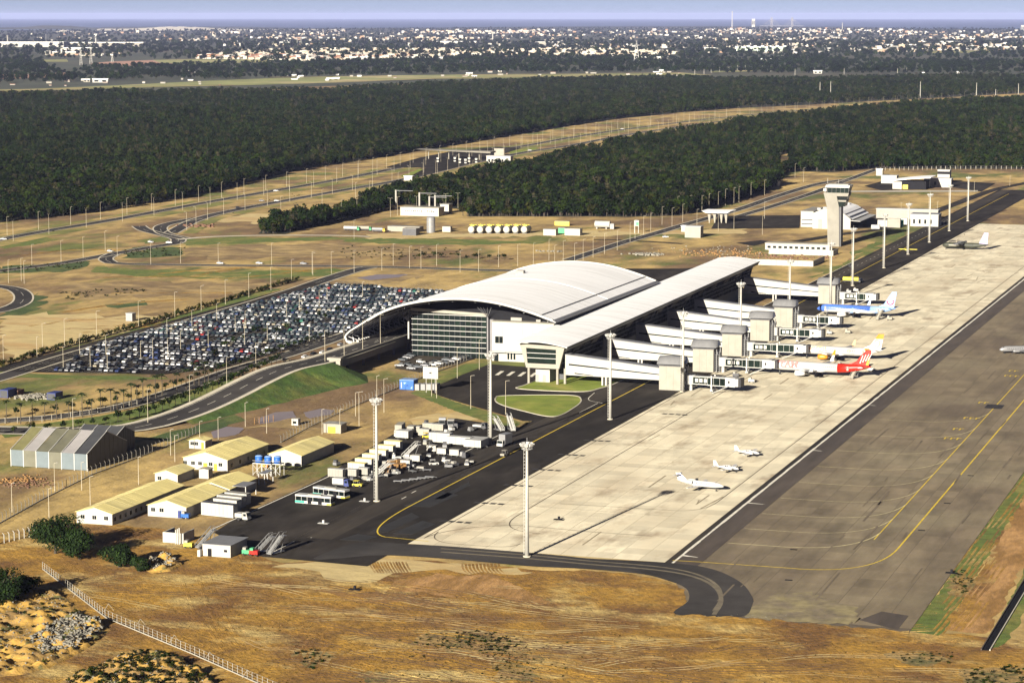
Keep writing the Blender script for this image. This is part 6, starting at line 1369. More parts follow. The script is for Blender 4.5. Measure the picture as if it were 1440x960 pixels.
fence('concrete_post_fence', 'short fence in the shade at the far left edge', [G(-30,772),G(52,752)], 2.0, 2.4, 'galv')
fence('white_post_fence', 'row of short white posts between palms and lower road', [G(-10,596),G(60,593),G(130,582),G(200,568)], 4.5, 2.2, 'offwhite', lean=False, wires=2)
fence('white_post_fence', 'white post fence along the foot of the far wood', [G(1232,240),G(1330,238),G(1440,238),G(1560,238)], 5, 3.2, 'offwhite', lean=False, wires=2, r=.2)
fence('timber_fence', 'brown timber fence beside the muddy pool', [G(358,596),G(386,592)], 2.2, 2.4, 'wood', lean=False)
t = thing('dark_drain', 'long dark drainage channel with pale edges at the far right', 'drain', tuple(G(1386,914))); a, b = G(1386,914), G(1470,775); d = (b-a); s = Vector((d.y,-d.x,0)).normalized()
mb = MB(); q = Vector((0,0,0)); mb.add([q-s*.9, q+s*.9, d+s*.9, d-s*.9], [(0,1,2,3)]); mb.v = [(x,y,.06) for x,y,z in mb.v]; mb.build('channel_bed', M['black'], t)
for k in (-1,1): mb = MB(); mb.hexa([q+s*k*.9, q+s*k*1.15, d+s*k*1.15, d+s*k*.9],[v+Vector((0,0,.35)) for v in (q+s*k*.9, q+s*k*1.15, d+s*k*1.15, d+s*k*.9)]); mb.build('channel_wall', M['shoulder' if k < 0 else 'kerb'], t)

# ================================================================== VEHICLES AND GROUND EQUIPMENT
def wheels(mb_or_t, xs, w, r_=.45, par=None):
    for x in xs:
        for s in (-1,1): MB().tube((x,s*w-.14*s,r_),(x,s*w+.04*s,r_),r_,n=10).build('wheel', M['rubber'], par)
def bus(label, px, py, ang):
    t = thing('apron_bus', label, 'bus', tuple(G(px,py,.13)), ang, 'apron buses'); L = 12.4
    MB().box(-L/2,L/2,-1.35,1.35,.35,1.2).build('skirt', M['white_metal'], t); MB().box(-L/2+.02,L/2-.02,-1.33,1.33,1.2,2.5).build('window_band', M['glass'], t); MB().box(-L/2,L/2,-1.36,1.36,2.5,3.05).build('roof', M['white_metal'], t)
    for k in range(7): MB().box(-L/2+.1+k*2.0,-L/2+.22+k*2.0,-1.365,1.365,1.2,2.5).build('window_post', M['white_metal'], t)
    MB().box(-L/2-.03,-L/2+3.2,-1.39,1.39,.5,1.15).build('green_panel', M['teal'], t); MB().box(L/2-1.5,L/2+.03,-1.39,1.39,.4,.9).build('green_panel', M['lemon'], t)
    for x in (-1.2, 2.4): MB().box(x-.65,x+.65,-1.40,-1.34,.4,2.45).build('door', M['black'], t)
    wheels(None, (-L/2+2.6, L/2-2.6), 1.25, .5, t); MB().box(-2,2.5,-.9,.9,3.06,3.3).build('roof_unit', M['box_grey'], t); return t
bus('white and green apron bus side-on, nearer of the two', 443, 709, R(-4)); bus('white and green apron bus behind the nearer one', 466, 699, R(-14))
def crate(name, label, px, py, w, d, h, m_, ang=0, lid=None, ribs=0, cat='container', group=None, wheels_=False, z0=.15):
    t = thing(name, label, cat, tuple(G(px,py,.12)), ang, group); MB().box(0,w,0,d,z0+(.45 if wheels_ else 0),h).build('body', M[m_], t)
    if lid: MB().box(-.04,w+.04,-.04,d+.04,h+.005,h+.1).build('lid', M[lid], t)
    for k in range(ribs): x = w*(k+.5)/ribs; MB().box(x-.06,x+.06,-.05,-.003,z0+.5,h-.05).build('rib', M['box_grey'], t)
    if wheels_:
        for x in (w*.2, w*.8):
            mb = MB(); mb.tube((x,.05,.3),(x,.3,.3),.3,n=8); mb.tube((x,d-.3,.3),(x,d-.05,.3),.3,n=8); mb.build('wheel', M['rubber'], t)
        MB().tube((w,d/2,.45),(w+1,d/2,.4),.06,n=4).build('tow_bar', M['steel'], t)
    return t
for k in range(6): crate('cargo_container', f'long white cargo container with a cream top, {ordi(k)} from the front', 489+k*10.2, 663-k*6.3, 6.1, 2.5, 3.0, 'white_wall', R(-3), 'shed_roof', 5, 'container', 'row of white containers')
for k, (px_, py_) in enumerate(((461,672),(487,671),(503,669))): crate('cage_cart', f'white mesh cage cart at the left end of the yard, {ordi(k)} from the left', px_, py_, 3.6 if k else 5.4, 2, 2.7 if k else 3.1, 'box_grey', R(-3), 'white_metal', 5, 'cart', 'cage carts', True)
for lb, px_, py_, w, d, h in (('big white trailer box at the centre of the equipment yard',603,623,8,3,3.8),('big white trailer box right of the centre one',628,626,9,3,3.2),('long white trailer box at the right end, nearest the mast',652,630,6.5,8,3.0),('white box trailer behind the container row',556,617,5,4,3.0),('white trailer box left of the row of yellow tractors',540,630,4.5,4,2.6)): crate('trailer_box', lb, px_, py_, w, d, h, 'white_wall', R(-3), 'white_metal', 4, 'trailer', 'white trailer boxes', True)
for k, (px_, py_) in enumerate(((614,640),(632,642),(563,657),(577,650),(600,636))): crate('baggage_trailer', f'small white ribbed baggage trailer, {ordi(k)} from the right' if False else f'small white ribbed baggage trailer in the yard, {["left of the stair truck","right of the stair truck","beside the orange crates","behind the orange crates","farthest back"][k]}', px_, py_, 3.4, 2.0, 2.5, 'white_wall', R(-3), 'box_grey', 4, 'trailer', 'baggage trailers', True)
for k, (px_, py_) in enumerate(((594,606),(608,607),(575,610),(588,614))): crate('cargo_bin', f'pale cargo bin behind the big white trailers, {ordi(k)} from the back' if False else f'pale cargo bin behind the trailers, {["by the yellow tug","rightmost","leftmost","nearest"][k]}', px_, py_, 4.2, 2.4, 2.8, 'offwhite', R(-3), 'white_metal', 3, 'bin', 'cargo bins', True)
def truck(label, px, py, ang, boxm='white_wall', cabm='white_metal', L=6, h=3.4, cat='truck', name='box_truck', boxc=True):
    t = thing(name, label, cat, tuple(G(px,py,.13)), ang); 
    if boxc: MB().box(-L/2,L/2-1.9,-1.25,1.25,1.0,h).build('cargo_box', M[boxm], t)
    else: mb = MB(); mb.tube((-L/2,0,1.95),(L/2-2.0,0,1.95),1.15,n=14); mb.build('tank', M[boxm], t)
    mb = MB(); mb.hexa([(L/2-1.8,-1.15,.5),(L/2,-1.15,.5),(L/2,1.15,.5),(L/2-1.8,1.15,.5)],[(L/2-1.8,-1.1,2.5),(L/2-.5,-1.1,2.5),(L/2-.5,1.1,2.5),(L/2-1.8,1.1,2.5)]); mb.build('cab', M[cabm], t)
    MB().hexa([(L/2-.14,-1.0,1.5),(L/2-.02,-1.0,1.5),(L/2-.02,1.0,1.5),(L/2-.14,1.0,1.5)],[(L/2-.44,-.95,2.35),(L/2-.36,-.95,2.35),(L/2-.36,.95,2.35),(L/2-.44,.95,2.35)]).build('windscreen', M['glass'], t); MB().box(L/2-1.5,L/2-.6,-1.17,1.17,1.5,2.2).build('side_window', M['glass'], t)
    MB().box(-L/2,L/2-1.8,-1.0,1.0,.6,.98).build('chassis', M['dark_metal'], t); wheels(None, (-L/2+1.2, L/2-1.0), 1.05, .48, t); return t
truck('beige box truck at the back of the equipment yard', 562, 612, R(-80), 'offwhite', 'white_metal', 9, 4.2); truck('grey box truck parked beside the beige one', 578, 611, R(-85), 'box_grey', 'box_grey', 6, 3.2)
truck('white catering truck driving on the service road beside the mast', 709, 627, R(-100), 'silver', 'white_metal', 7, 4.4); truck('white box van at the left end of the yard beside the buses', 481, 684, R(-2), 'white_wall', 'navy', 5.8, 2.9)
truck('white van with a dark cab near the blue-door shed', 342, 731, R(-6), 'white_wall', 'white_wall', 4.4, 2.2); truck('white truck cab with a dark window at the back right of the yard', 622, 599, R(-75), 'white_metal', 'dark_metal', 5, 3.0); truck('white truck with open dark rear beside another at the back', 634, 600, R(-75), 'box_grey', 'dark_metal', 5, 2.8); truck('flatbed truck with a dark cab left of the stairs', 676, 603, R(-10), 'white_metal', 'dark_metal', 5.5, 1.6)
truck('yellow and cream tanker truck at the apron edge near the far tower', 1199, 397, R(-4), 'lemon', 'dark_metal', 11, 3.2, 'tanker', 'tanker_truck', False); truck('white tanker truck in the fuel depot, left', 495, 324, R(0), 'white_wall', 'green', 12, 3.6, 'tanker', 'tanker_truck', False); truck('cream tanker truck in the fuel depot, centre left', 512, 324, R(0), 'offwhite', 'green', 12, 3.6, 'tanker', 'tanker_truck', False); truck('grey and yellow tanker truck left of the dark shed', 533, 326, R(0), 'grey_metal', 'yellow', 10, 3.4, 'tanker', 'tanker_truck', False)
def tractor(label, px, py, ang, m_): 
    t = thing('tow_tractor', label, 'tow tractor', tuple(G(px,py,.13)), ang); MB().box(-1.6,1.6,-.8,.8,.35,1.0).build('body', M[m_], t); MB().box(-1.2,.2,-.7,.7,1.01,1.2).build('seat', M['black'], t); mb = MB()
    for x in (-1.1,.3):
        for y in (-.65,.65): mb.tube((x,y,1.0),(x,y,1.95),.05,n=4)
    mb.build('roof_post', M['steel'], t); MB().box(-1.3,.5,-.8,.8,1.96,2.05).build('roof', M[m_], t); wheels(None, (-1.0,1.0), .8, .4, t); return t
tractor('yellow tow tractor beside the white van', 503, 684, 0, 'lemon'); tractor('yellow tow tractor behind the big white trailers', 600, 616, R(20), 'yellow'); tractor('small dark tow tractor following the catering truck', 709, 641, R(-100), 'offwhite'); tractor('white tow tractor near the right end of the low carts', 610, 654, R(30), 'white_metal'); tractor('cream tow tractor among the trailers', 590, 647, R(10), 'offwhite'); tractor('orange tow tractor beside the white container', 322, 726, 0, 'orange'); tractor('dark tow tractor on the road near the control tower', 1196, 376, R(-60), 'dark_metal')
def dolly(label, px, py, ang, load=None, n=1, m_='steel'):
    t = thing('baggage_dolly', label, 'dolly', tuple(G(px,py,.13)), ang, 'low baggage dollies'); MB().box(-1.5,1.5,-.75,.75,.5,.62).build('deck', M[m_], t); wheels(None, (-1.1,1.1), .7, .28, t); MB().tube((1.5,0,.5),(2.5,0,.45),.05,n=4).build('tow_bar', M['steel'], t)
    if load:
        for k in range(n): MB().box(-1.3+k*.1,1.3-k*.1,-.65,.65,.63+k*.55,1.1+k*.55).build('load', M[load], t)
    return t
for k, (px_, py_) in enumerate(((560,678),(571,676.5),(582,675),(593,673.5),(604,672))): dolly(f'low black dolly in the front train, {ordi(k)} from the left', px_, py_, R(8), None)
for k, (px_, py_) in enumerate(((547,662),(556,661),(566,660),(550,656),(560,655),(570,655),(545,667))): dolly(f'dolly stacked with orange-brown timber, {ordi(k)} of the pile', px_, py_, R(k*17), 'wood', 3, 'wood')
for k, (px_, py_) in enumerate(((515,674),(525,672),(535,671),(545,670),(521,668),(580,664),(592,660),(600,662))): dolly(f'empty steel dolly in the yard, {ordi(k)} from the left', px_, py_, R(k*29), 'box_grey' if k % 3 == 0 else None, 1)
def stairs(label, px, py, ang, hgt=4.2, m_='white_metal', z=.13):
    t = thing('boarding_stairs', label, 'boarding stairs', tuple(G(px,py,z)), ang, 'mobile boarding stairs'); n = 14; L = hgt*1.35; mb = MB()
    for k in range(n): mb.box(L*k/n,L*(k+1)/n,-.7,.7,.5+hgt*k/n,.5+hgt*(k+1)/n)
    mb.build('step', M[m_], t); mb = MB()
    for s in (-.78,.78): mb.tube((0,s,1.4),(L,s,1.5+hgt),.1,n=4); mb.tube((L,s,1.5+hgt),(L+1.4,s,1.5+hgt),.08,n=4); mb.tube((0,s,.4),(L,s,.3+hgt),.12,n=4)
    for k in range(5):
        for s in (-.78,.78): mb.tube((L*k/4,s,.5+hgt*k/4),(L*k/4,s,1.5+hgt*k/4),.06,n=4)
    mb.build('handrail', M[m_], t); MB().box(L,L+1.5,-.8,.8,.38+hgt,.5+hgt).build('platform', M[m_], t); mb = MB(); mb.tube((L*.8,.6,.3),(L+.6,.6,.3+hgt),.09,n=4); mb.tube((L*.8,-.6,.3),(L+.6,-.6,.3+hgt),.09,n=4); mb.box(.3,L+.4,-.7,.7,.3,.5); mb.build('frame', M['steel'], t); wheels(None, (.8, L*.85), .75, .3, t); return t
stairs('white boarding stairs at the right end of the yard, tallest', 722, 607, R(125), 4.4); stairs('white boarding stairs beside the tallest ones by the lawn island', 707, 607, R(140), 3.6); stairs('white boarding stairs leaning among the trailers', 566, 645, R(50), 4.0); stairs('white boarding stairs in front of the container row', 528, 670, R(45), 3.6); stairs('dark boarding stairs at the near yard edge, right one', 378, 781, R(75), 4.2, 'steel'); stairs('dark boarding stairs at the near yard edge, left one', 361, 778, R(60), 3.6, 'steel'); stairs('steel boarding stairs beside the white hut', 277, 772, R(65), 4.2, 'steel'); stairs('white boarding stairs at the rear door of the red-tailed jet', 1197, 533, R(75), 4.2, 'offwhite'); stairs('white boarding stairs at the rear of the blue jet', 1233, 450, R(75), 4.0, 'offwhite')
for lb, px, m_ in (('red and green spray cart beside the dark stairs',(350,781),'red'),('yellow lift cart beside the white hut',(258,770),'lemon'),('green generator cart by the white hut',(340,780),'green'),('orange ground box on the bare earth by the right shed',(366,658),'orange'),('blue barrel group by the blue-door shed',(254,729),'vivid_blue'),('white ground power unit on the apron behind the red tail',(1220,522),'white_metal'),('white belt loader cart under the red-tailed jet',(1128,521),'white_metal'),('grey catering cart behind the blue jet tail',(1247,450),'offwhite'),('white tug between the two middle jets',(1188,469),'offwhite'),('grey tug near the third boarding bridge',(1162,470),'grey_metal'),('white cart under the second boarding bridge',(1052,538),'white_metal'),('dark cart near the nearest boarding bridge',(1030,530),'dark_metal'),('grey cart under the orange-tailed jet wing',(1178,516),'box_grey'),('white service van beyond the blue jet',(1200,410),'white_metal'),('grey service cart right of the tower foot road',(1190,412),'grey_metal')):
    t = thing('service_cart', lb, 'service cart', tuple(G(px[0],px[1],.13))); MB().box(0,2.6,0,1.6,.4,1.5).build('body', M[m_], t); MB().box(.2,1.2,.1,1.5,1.51,2.2).build('top', M['box_grey' if m_ != 'red' else 'green'], t); mb = MB()
    for x in (.5, 2.1): mb.tube((x,0,.3),(x,1.6,.3),.3,n=8)
    mb.build('wheel', M['rubber'], t)
for lb, px in (('lemon yellow marker frame lying on the far service road',(1277,351)),): 
    p = G(*px); t = thing('marker_frame', lb, 'marker', tuple(p)); MB().box(-6,6,-.8,.8,.15,.45).build('frame', M['lemon'], t); MB().box(-1,1,-6,-.85,.15,.5).build('arm', M['lemon'], t)
crate('cargo_container', 'long white shipping container beside the blue-door shed', 283, 724, 11.5, 2.6, 4.0, 'white_wall', R(-8), 'dark_metal', 8)
for k, (px_, py_, w) in enumerate(((300,716,8.5),(305,711,9),(316,707,8))): crate('cargo_container', f'white shipping container stacked up behind the long one, {ordi(k)} from the front', px_, py_, w, 2.6, 3.4, 'white_wall', R(-8), 'box_grey', 6, 'container', 'white containers by the carport')
# scattered ground markers
for lb, px in (('white painted marker plate on the yard asphalt',(455,736)), ('white painted marker plate beside the left mast',(513,705)), ('small black cone on the near dirt',(499,829)), ('dark inspection box at the grass verge',(1338,806)), ('lone dark bollard on the open concrete apron',(786,731))):
    p = G(*px); t = thing('ground_marker', lb, 'marker', (p.x,p.y,.14)); MB().box(-1.6,1.6,-.8,.8,0,.12).build('plate', M['white_metal' if 'white' in lb else 'black'], t); MB().box(-.3,.3,-.3,.3,.13,1.0).build('stub', M['white_metal' if 'white' in lb else 'black'], t)
# people on the apron
def person(label, px, py, top):
    p = G(px, py, .13); t = thing('person', label, 'person', tuple(p)); 
    bones = [((0,0,.95),.15),((0,0,1.2),.16),((0,0,1.42),.14),((0,0,1.52),.06),((0,0,1.64),.10),((0,0,1.76),.08),((.1,0,.85),.10),((.12,.03,.48),.075),((.13,0,.06),.05),((-.1,0,.85),.10),((-.12,-.05,.48),.075),((-.13,-.1,.06),.05),((.2,0,1.40),.07),((.25,.02,1.12),.05),((.24,.1,.88),.035),((-.2,0,1.40),.07),((-.25,-.02,1.12),.05),((-.24,.06,.88),.035)]
    ed = [(0,1),(1,2),(2,3),(3,4),(4,5),(0,6),(6,7),(7,8),(0,9),(9,10),(10,11),(2,12),(12,13),(13,14),(2,15),(15,16),(16,17)]
    me = bpy.data.meshes.new('body'); me.from_pydata([b[0] for b in bones], ed, []); me.materials.append(M[top]); o = link('body', me, t); sk = o.modifiers.new('skin', 'SKIN')
    for v, b in zip(me.skin_vertices[0].data, bones): v.radius = (b[1], b[1])
    me.skin_vertices[0].data[0].use_root = True; o.modifiers.new('sub', 'SUBSURF').levels = 1; return t
# ------------------------------------------------------------------ cars
CARC = {'white':(.46,.455,.45),'silver':(.20,.20,.215),'dark grey':(.07,.075,.085),'black':(.012,.012,.016),'red':(.20,.014,.010),'navy blue':(.02,.03,.09),'green':(.02,.12,.08),'beige':(.22,.19,.14)}

for k_, v_ in CARC.items(): mat('car_' + k_.replace(' ', '_'), v_, .3, spec=.5)
def car_parts():
    b = MB(); w = .86
    rs = [[(x,-w*f,z0),(x,w*f,z0),(x,w*f,z1),(x,-w*f,z1)] for x,f,z0,z1 in ((-2.1,.92,.35,.85),(-1.95,1,.25,.95),(-.9,1,.25,.98),(.9,1,.25,.95),(1.9,1,.25,.78),(2.1,.9,.35,.65))]
    b.rings(rs); b.hexa([(-1.5,-.66,1.36),(.25,-.66,1.36),(.25,.66,1.36),(-1.5,.66,1.36)],[(-1.35,-.6,1.45),(.1,-.6,1.45),(.1,.6,1.45),(-1.35,.6,1.45)])
    g = MB(); g.hexa([(-1.9,-.8,.96),(1.0,-.8,.96),(1.0,.8,.96),(-1.9,.8,.96)],[(-1.48,-.65,1.355),(.23,-.65,1.355),(.23,.65,1.355),(-1.48,.65,1.355)])
    wl_ = MB()
    for x in (-1.3, 1.3):
        for s in (-1, 1): wl_.tube((x,s*.7,.31),(x,s*.9,.31),.31,n=8)
    return b, g, wl_
cb, cg, cw = car_parts(); cgm = cg.mesh('windows', M['glass']); cwm = cw.mesh('wheels', M['rubber']); cbm = {k_: cb.mesh('car_body', M['car_' + k_.replace(' ', '_')]) for k_ in CARC}
def car(label, pos, rz, color, group, name='parked_car', detail=True):
    o = link(name, cbm[color], None, pos, rz); tag(o, label, 'car', group)
    link('window', cgm, o)
    if detail: link('wheel', cwm, o)
    return o
wts = ['white']*20 + ['silver']*22 + ['dark grey']*22 + ['black']*28 + ['red']*2 + ['navy blue']*5 + ['green']*1 + ['beige']*3
stuffc = []; ncar = 0
def inpoly(x, y, poly):
    c = False; n = len(poly)
    for i in range(n):
        x0, y0 = poly[i][0], poly[i][1]; x1, y1 = poly[i-1][0], poly[i-1][1]
        if (y0 > y) != (y1 > y) and x < (x1-x0)*(y-y0)/(y1-y0)+x0: c = not c
    return c
rw = random.Random(5)
for j in range(24):
    yb = 918 + j*15.6
    for s in (-1, 1):
        y = yb + s*2.55
        for i in range(38):
            x = -538 + i*2.65 + 1.3
            if not inpoly(x-1.5, y-3, CPK) or not inpoly(x+1.5, y+3, CPK): continue
            if x < -520 + (y-925)*-.28 and y < 990: continue        # the empty near corner
            lane = -516 + (y-960)*.31
            if abs(x-lane) < 3.2 and y < 1120: continue             # the cross aisle
            if rw.random() > (.93 if y > 965 else .72): continue
            cc = rw.choice(wts); rz = math.pi/2*(1 if rw.random() < .5 else -1) + rw.uniform(-.05,.05); pos = (x+rw.uniform(-.15,.15), y+rw.uniform(-.3,.3), .17)
            row = 2*j + (s > 0)
            if ncar < 300: car(f'{cc} car in the {ordi(row)} car park row, {ordi(i)} bay from the hedge', pos, rz, cc, 'cars in the big car park', detail=ncar < 160); ncar += 1
            else: stuffc.append((pos, rz, cc))
base = MB(); base.v, base.f = list(cb.v) + list(cg.v), list(cb.f) + [tuple(i+len(cb.v) for i in f) for f in cg.f]; nb_ = len(cb.f); BV = np.array(base.v); allv = []; allf = []; tint = []; off = 0
for pos, rz, cc in stuffc:
    c_, s_ = math.cos(rz), math.sin(rz); V = np.stack([BV[:,0]*c_-BV[:,1]*s_+pos[0], BV[:,0]*s_+BV[:,1]*c_+pos[1], BV[:,2]+pos[2]], 1); allv.append(V); allf += [tuple(i+off for i in f) for f in base.f]; off += len(BV); tint += [CARC[cc]]*nb_ + [(.012,.022,.022)]*(len(base.f)-nb_)
mb = MB(); mb.v = [tuple(v) for v in np.concatenate(allv)]; mb.f = allf; mb.m = [0]*len(allf)
o = tinted(mb, 'distant_parked_cars', (1,1,1), tint, M['car_attr']); tag(o, 'packed rows of parked cars filling the far part of the car park', 'cars', None, 'stuff')
# cars under the terminal, on the roads
rw = random.Random(9); k = 0
for (px_, py_) in ((566,507),(573,504),(578,501),(594,497),(562,515),(575,514),(592,510),(613,510),(628,507),(579,519),(588,517),(598,515),(608,514),(617,512),(626,511),(634,509),(642,506),(650,504)):
    cc = rw.choice(['white','silver','black','dark grey','black','silver']); p = G(px_, py_, .14); car(f'{cc} car parked before the glass terminal wall, {ordi(k)} from the viaduct', p, rw.choice([0, math.pi]) + rw.uniform(-.5,.1), cc, 'cars before the glass wall'); k += 1
sheet('staff_car_park', GP([(555,518),(570,500),(655,497),(668,505),(590,524)]), .135, M['asphalt_worn'])
for lb, q, rz, cc in (('white car on the access road, left of three',(155,354),-.3,'white'),('white van-like car at the road junction',(212,341),-.4,'white'),('white car right of the junction',(238,342),.2,'white'),('white car on the far access road',(310,371),0,'white'),('white car right on the far access road',(365,371),0,'white'),('silver car on the far access road beside a lamp post',(427,371.5),0,'silver'),('white car at the lower carriageway near the junction',(389,283),.5,'white'),('silver car on the lower carriageway',(368,283),.5,'silver'),('black car on the lower carriageway',(335,293),.5,'black'),('dark car at the left on the upper carriageway',(70,325),.5,'black'),('white car at the far left of the highway',(5,337),.5,'white'),('white car on the upper carriageway',(388,269),.5,'white'),('yellow-white taxi on the drop-off lane beside the ramp',(403,508),1.1,'beige'),('white truck-like car on the road behind the terminal',(936,334),.6,'white'),('white car high on the highway',(875,182),.7,'white'),('white car beyond the toll plaza',(745,212),.6,'white'),('silver car near the far end of the highway',(1260,147),.7,'silver')):
    car(lb, G(q[0],q[1],.16), rz, cc, None, 'car', True)
for k, (px_, py_) in enumerate(((455,497),(465,493),(480,486),(430,503),(442,499))): p = gz(px_, py_, 0.2); car(f'{["white","black","silver","white","black"][k]} car on the lower kerbside road, {ordi([3,4,2,0,1][k] if False else k)} along', p, 1.3, ['white','black','silver','white','black'][k], 'cars at the kerbside')

# ================================================================== VEGETATION
SRC = bpy.data.collections.new('tree_sources')               # not linked to the scene: only sources for the mass of the woods
def leaf_cloud(rnd, n, rx, rz, zc, size, lumps, mi=0, mb=None, mats_n=1):
    """a crown of small leaf faces gathered in uneven clumps round a few limbs"""
    mb = mb or MB(); cl = []
    for k in range(lumps):
        a = rnd.uniform(0, 6.283); r_ = rx*.62*math.sqrt(rnd.random()); z = zc + rz*.62*rnd.uniform(-1, 1); cl.append((r_*math.cos(a), r_*math.sin(a), z, rnd.uniform(.34,.58)))
    for k in range(n):
        cx, cy, cz, cr = cl[k % lumps]
        d = Vector((rnd.gauss(0,1), rnd.gauss(0,1), rnd.gauss(0,1))).normalized(); q = rnd.uniform(.72, 1.08)
        p = Vector((cx + d.x*rx*cr*q, cy + d.y*rx*cr*q, cz + d.z*rz*cr*q*1.05))
        nrm = (d + Vector((rnd.uniform(-.7,.7), rnd.uniform(-.7,.7), rnd.uniform(-.3,.8)))).normalized(); u = nrm.orthogonal().normalized(); u.rotate(Matrix.Rotation(rnd.uniform(0,6.28), 3, nrm)); w = nrm.cross(u); s = size*rnd.uniform(.6,1.25)
        mb.add([p-u*s-w*s*.45, p+u*s*.2-w*s*.6, p+u*s+w*s*.1, p+u*s*.1+w*s*.65], [(0,1,2,3)], mi if mats_n == 1 else rnd.randrange(mats_n))
    return mb
def tree_mesh(seed, n, rx, rz, h, size, lumps, mats, trunk=True, flat=False):
    rnd = random.Random(seed); mb = MB()
    if trunk:
        mb.tube((0,0,0),(rnd.uniform(-.3,.3),rnd.uniform(-.3,.3),h-rz*1.1),.26,.16,5,1)
        for k in range(4): a = rnd.uniform(0,6.28); mb.tube((0,0,h-rz*1.3),(math.cos(a)*rx*.5,math.sin(a)*rx*.5,h-rz*.5),.12,.05,4,1)
    leaf_cloud(rnd, n, rx, rz, h-rz, size, lumps, 0, mb); return mb
FT = []
for i, (n, rx, rz_, h, sz, lu, m_) in enumerate(((120,3.6,2.6,7.6,.85,7,'leaf'),(110,3.0,3.0,8.6,.8,6,'leaf'),(130,4.4,2.6,7.2,.95,9,'leaf_deep'),(90,2.6,2.2,6.0,.75,5,'leaf_olive'),(120,3.8,3.0,8.2,.9,8,'leaf_deep'),(100,3.3,2.4,6.6,.85,6,'leaf'),(60,2.4,3.6,9.6,.6,5,'leaf_dry'),(110,3.4,2.2,6.4,.8,7,'leaf_olive'))):
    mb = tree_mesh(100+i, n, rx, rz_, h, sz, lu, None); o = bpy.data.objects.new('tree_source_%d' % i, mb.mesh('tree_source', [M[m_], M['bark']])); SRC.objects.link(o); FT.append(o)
def gn_scatter(name, pts, scl, rot, idx, coll):
    me = bpy.data.meshes.new(name); me.vertices.add(len(pts)); me.vertices.foreach_set('co', np.asarray(pts, np.float32).ravel())
    for nm, ty, ar in (('sc','FLOAT',scl),('rt','FLOAT',rot),('ix','INT',idx)):
        a = me.attributes.new(nm, ty, 'POINT'); a.data.foreach_set('value', np.asarray(ar, np.int32 if ty == 'INT' else np.float32))
    o = link(name, me); o['kind'] = 'stuff'
    ng = bpy.data.node_groups.new(name, 'GeometryNodeTree'); ng.interface.new_socket('Geometry', in_out='INPUT', socket_type='NodeSocketGeometry'); ng.interface.new_socket('Geometry', in_out='OUTPUT', socket_type='NodeSocketGeometry')
    N = ng.nodes.new; L = ng.links.new; gi = N('NodeGroupInput'); go = N('NodeGroupOutput'); ip = N('GeometryNodeInstanceOnPoints'); ci = N('GeometryNodeCollectionInfo'); ci.inputs['Collection'].default_value = coll; ci.inputs['Separate Children'].default_value = True; ci.inputs['Reset Children'].default_value = True
    def at(nm, ty): n = N('GeometryNodeInputNamedAttribute'); n.data_type = ty; n.inputs['Name'].default_value = nm; return n.outputs[0]
    cx = N('ShaderNodeCombineXYZ'); L(at('rt','FLOAT'), cx.inputs['Z'])
    mp = N('GeometryNodeMeshToPoints'); L(gi.outputs[0], mp.inputs['Mesh'])
    L(mp.outputs[0], ip.inputs['Points']); L(ci.outputs[0], ip.inputs['Instance']); ip.inputs['Pick Instance'].default_value = True; L(at('ix','INT'), ip.inputs['Instance Index']); L(cx.outputs[0], ip.inputs['Rotation']); L(at('sc','FLOAT'), ip.inputs['Scale']); L(ip.outputs[0], go.inputs[0])
    md = o.modifiers.new('scatter', 'NODES'); md.node_group = ng; return o
def poly_np(poly, X, Y):
    c = np.zeros(X.shape, bool); n = len(poly)
    for i in range(n):
        x0, y0 = poly[i][0], poly[i][1]; x1, y1 = poly[i-1][0], poly[i-1][1]
        if y0 == y1: continue
        c ^= ((y0 > Y) != (y1 > Y)) & (X < (x1-x0)*(Y-y0)/(y1-y0)+x0)
    return c
def sample_px(poly, dens, scale=1.0, jit=.3, xr=(-300,1950)):
    """points inside a photograph polygon, dens(y) trees per square metre"""
    W_ = [(p.x, p.y) for p in GP(poly)]; ys = [p[1] for p in poly]; y0, y1 = min(ys), max(ys); out = []
    bands = np.geomspace(y0-YH, y1-YH, 26) + YH
    for a, b in zip(bands[:-1], bands[1:]):
        m = (a+b)/2; A = G(xr[0], m); B = G(xr[1], m); near = G(720, b).length; farr = G(720, a).length
        area = (B-A).length * abs(farr-near); n = int(area*dens(m))
        if n < 1: continue
        px = rng.uniform(xr[0], xr[1], n); t = rng.random(n)
        inv = 1/((1-t)/(b-YH) + t/(a-YH)) + YH                # even on the ground
        P_ = np.array([G(float(x), float(y)) for x, y in zip(px, inv)])
        k = poly_np(W_, P_[:,0], P_[:,1]); out.append(P_[k])
    return np.concatenate(out) if out else np.zeros((0,3))
def scatter(name, label, polys, dens, smin, smax, idxs, group=None, xr=(-300,1950), edge=None):
    P_ = np.concatenate([sample_px(p, dens, xr=xr) for p in polys]); n = len(P_); P_[:,2] = .1
    if edge is not None: P_ = np.concatenate([P_, edge]); n = len(P_)
    # crowns vary in size in broad patches as well as singly
    patch = np.sin(P_[:,0]*.011+1)+np.sin(P_[:,1]*.006+2)+np.sin((P_[:,0]+P_[:,1])*.023)
    o = gn_scatter(name, P_, rng.uniform(smin, smax, n)*(1+.10*patch), rng.uniform(0, 6.28, n), rng.choice(idxs, n), SRC); tag(o, label, None, None, 'stuff'); return o, n
def edge_pts(px, n, back=6): 
    ln = crom(GP(px), 5); out = []
    for _ in range(n): p = random.choice(ln); out.append((p.x+random.uniform(-back,back)*.4, p.y+random.uniform(0,back), .1))
    return np.array(out)
e1 = edge_pts([(-160,326),(0,312),(100,302),(267,275),(400,242),(580,213),(747,185),(880,165),(1030,152)], 500, 14)
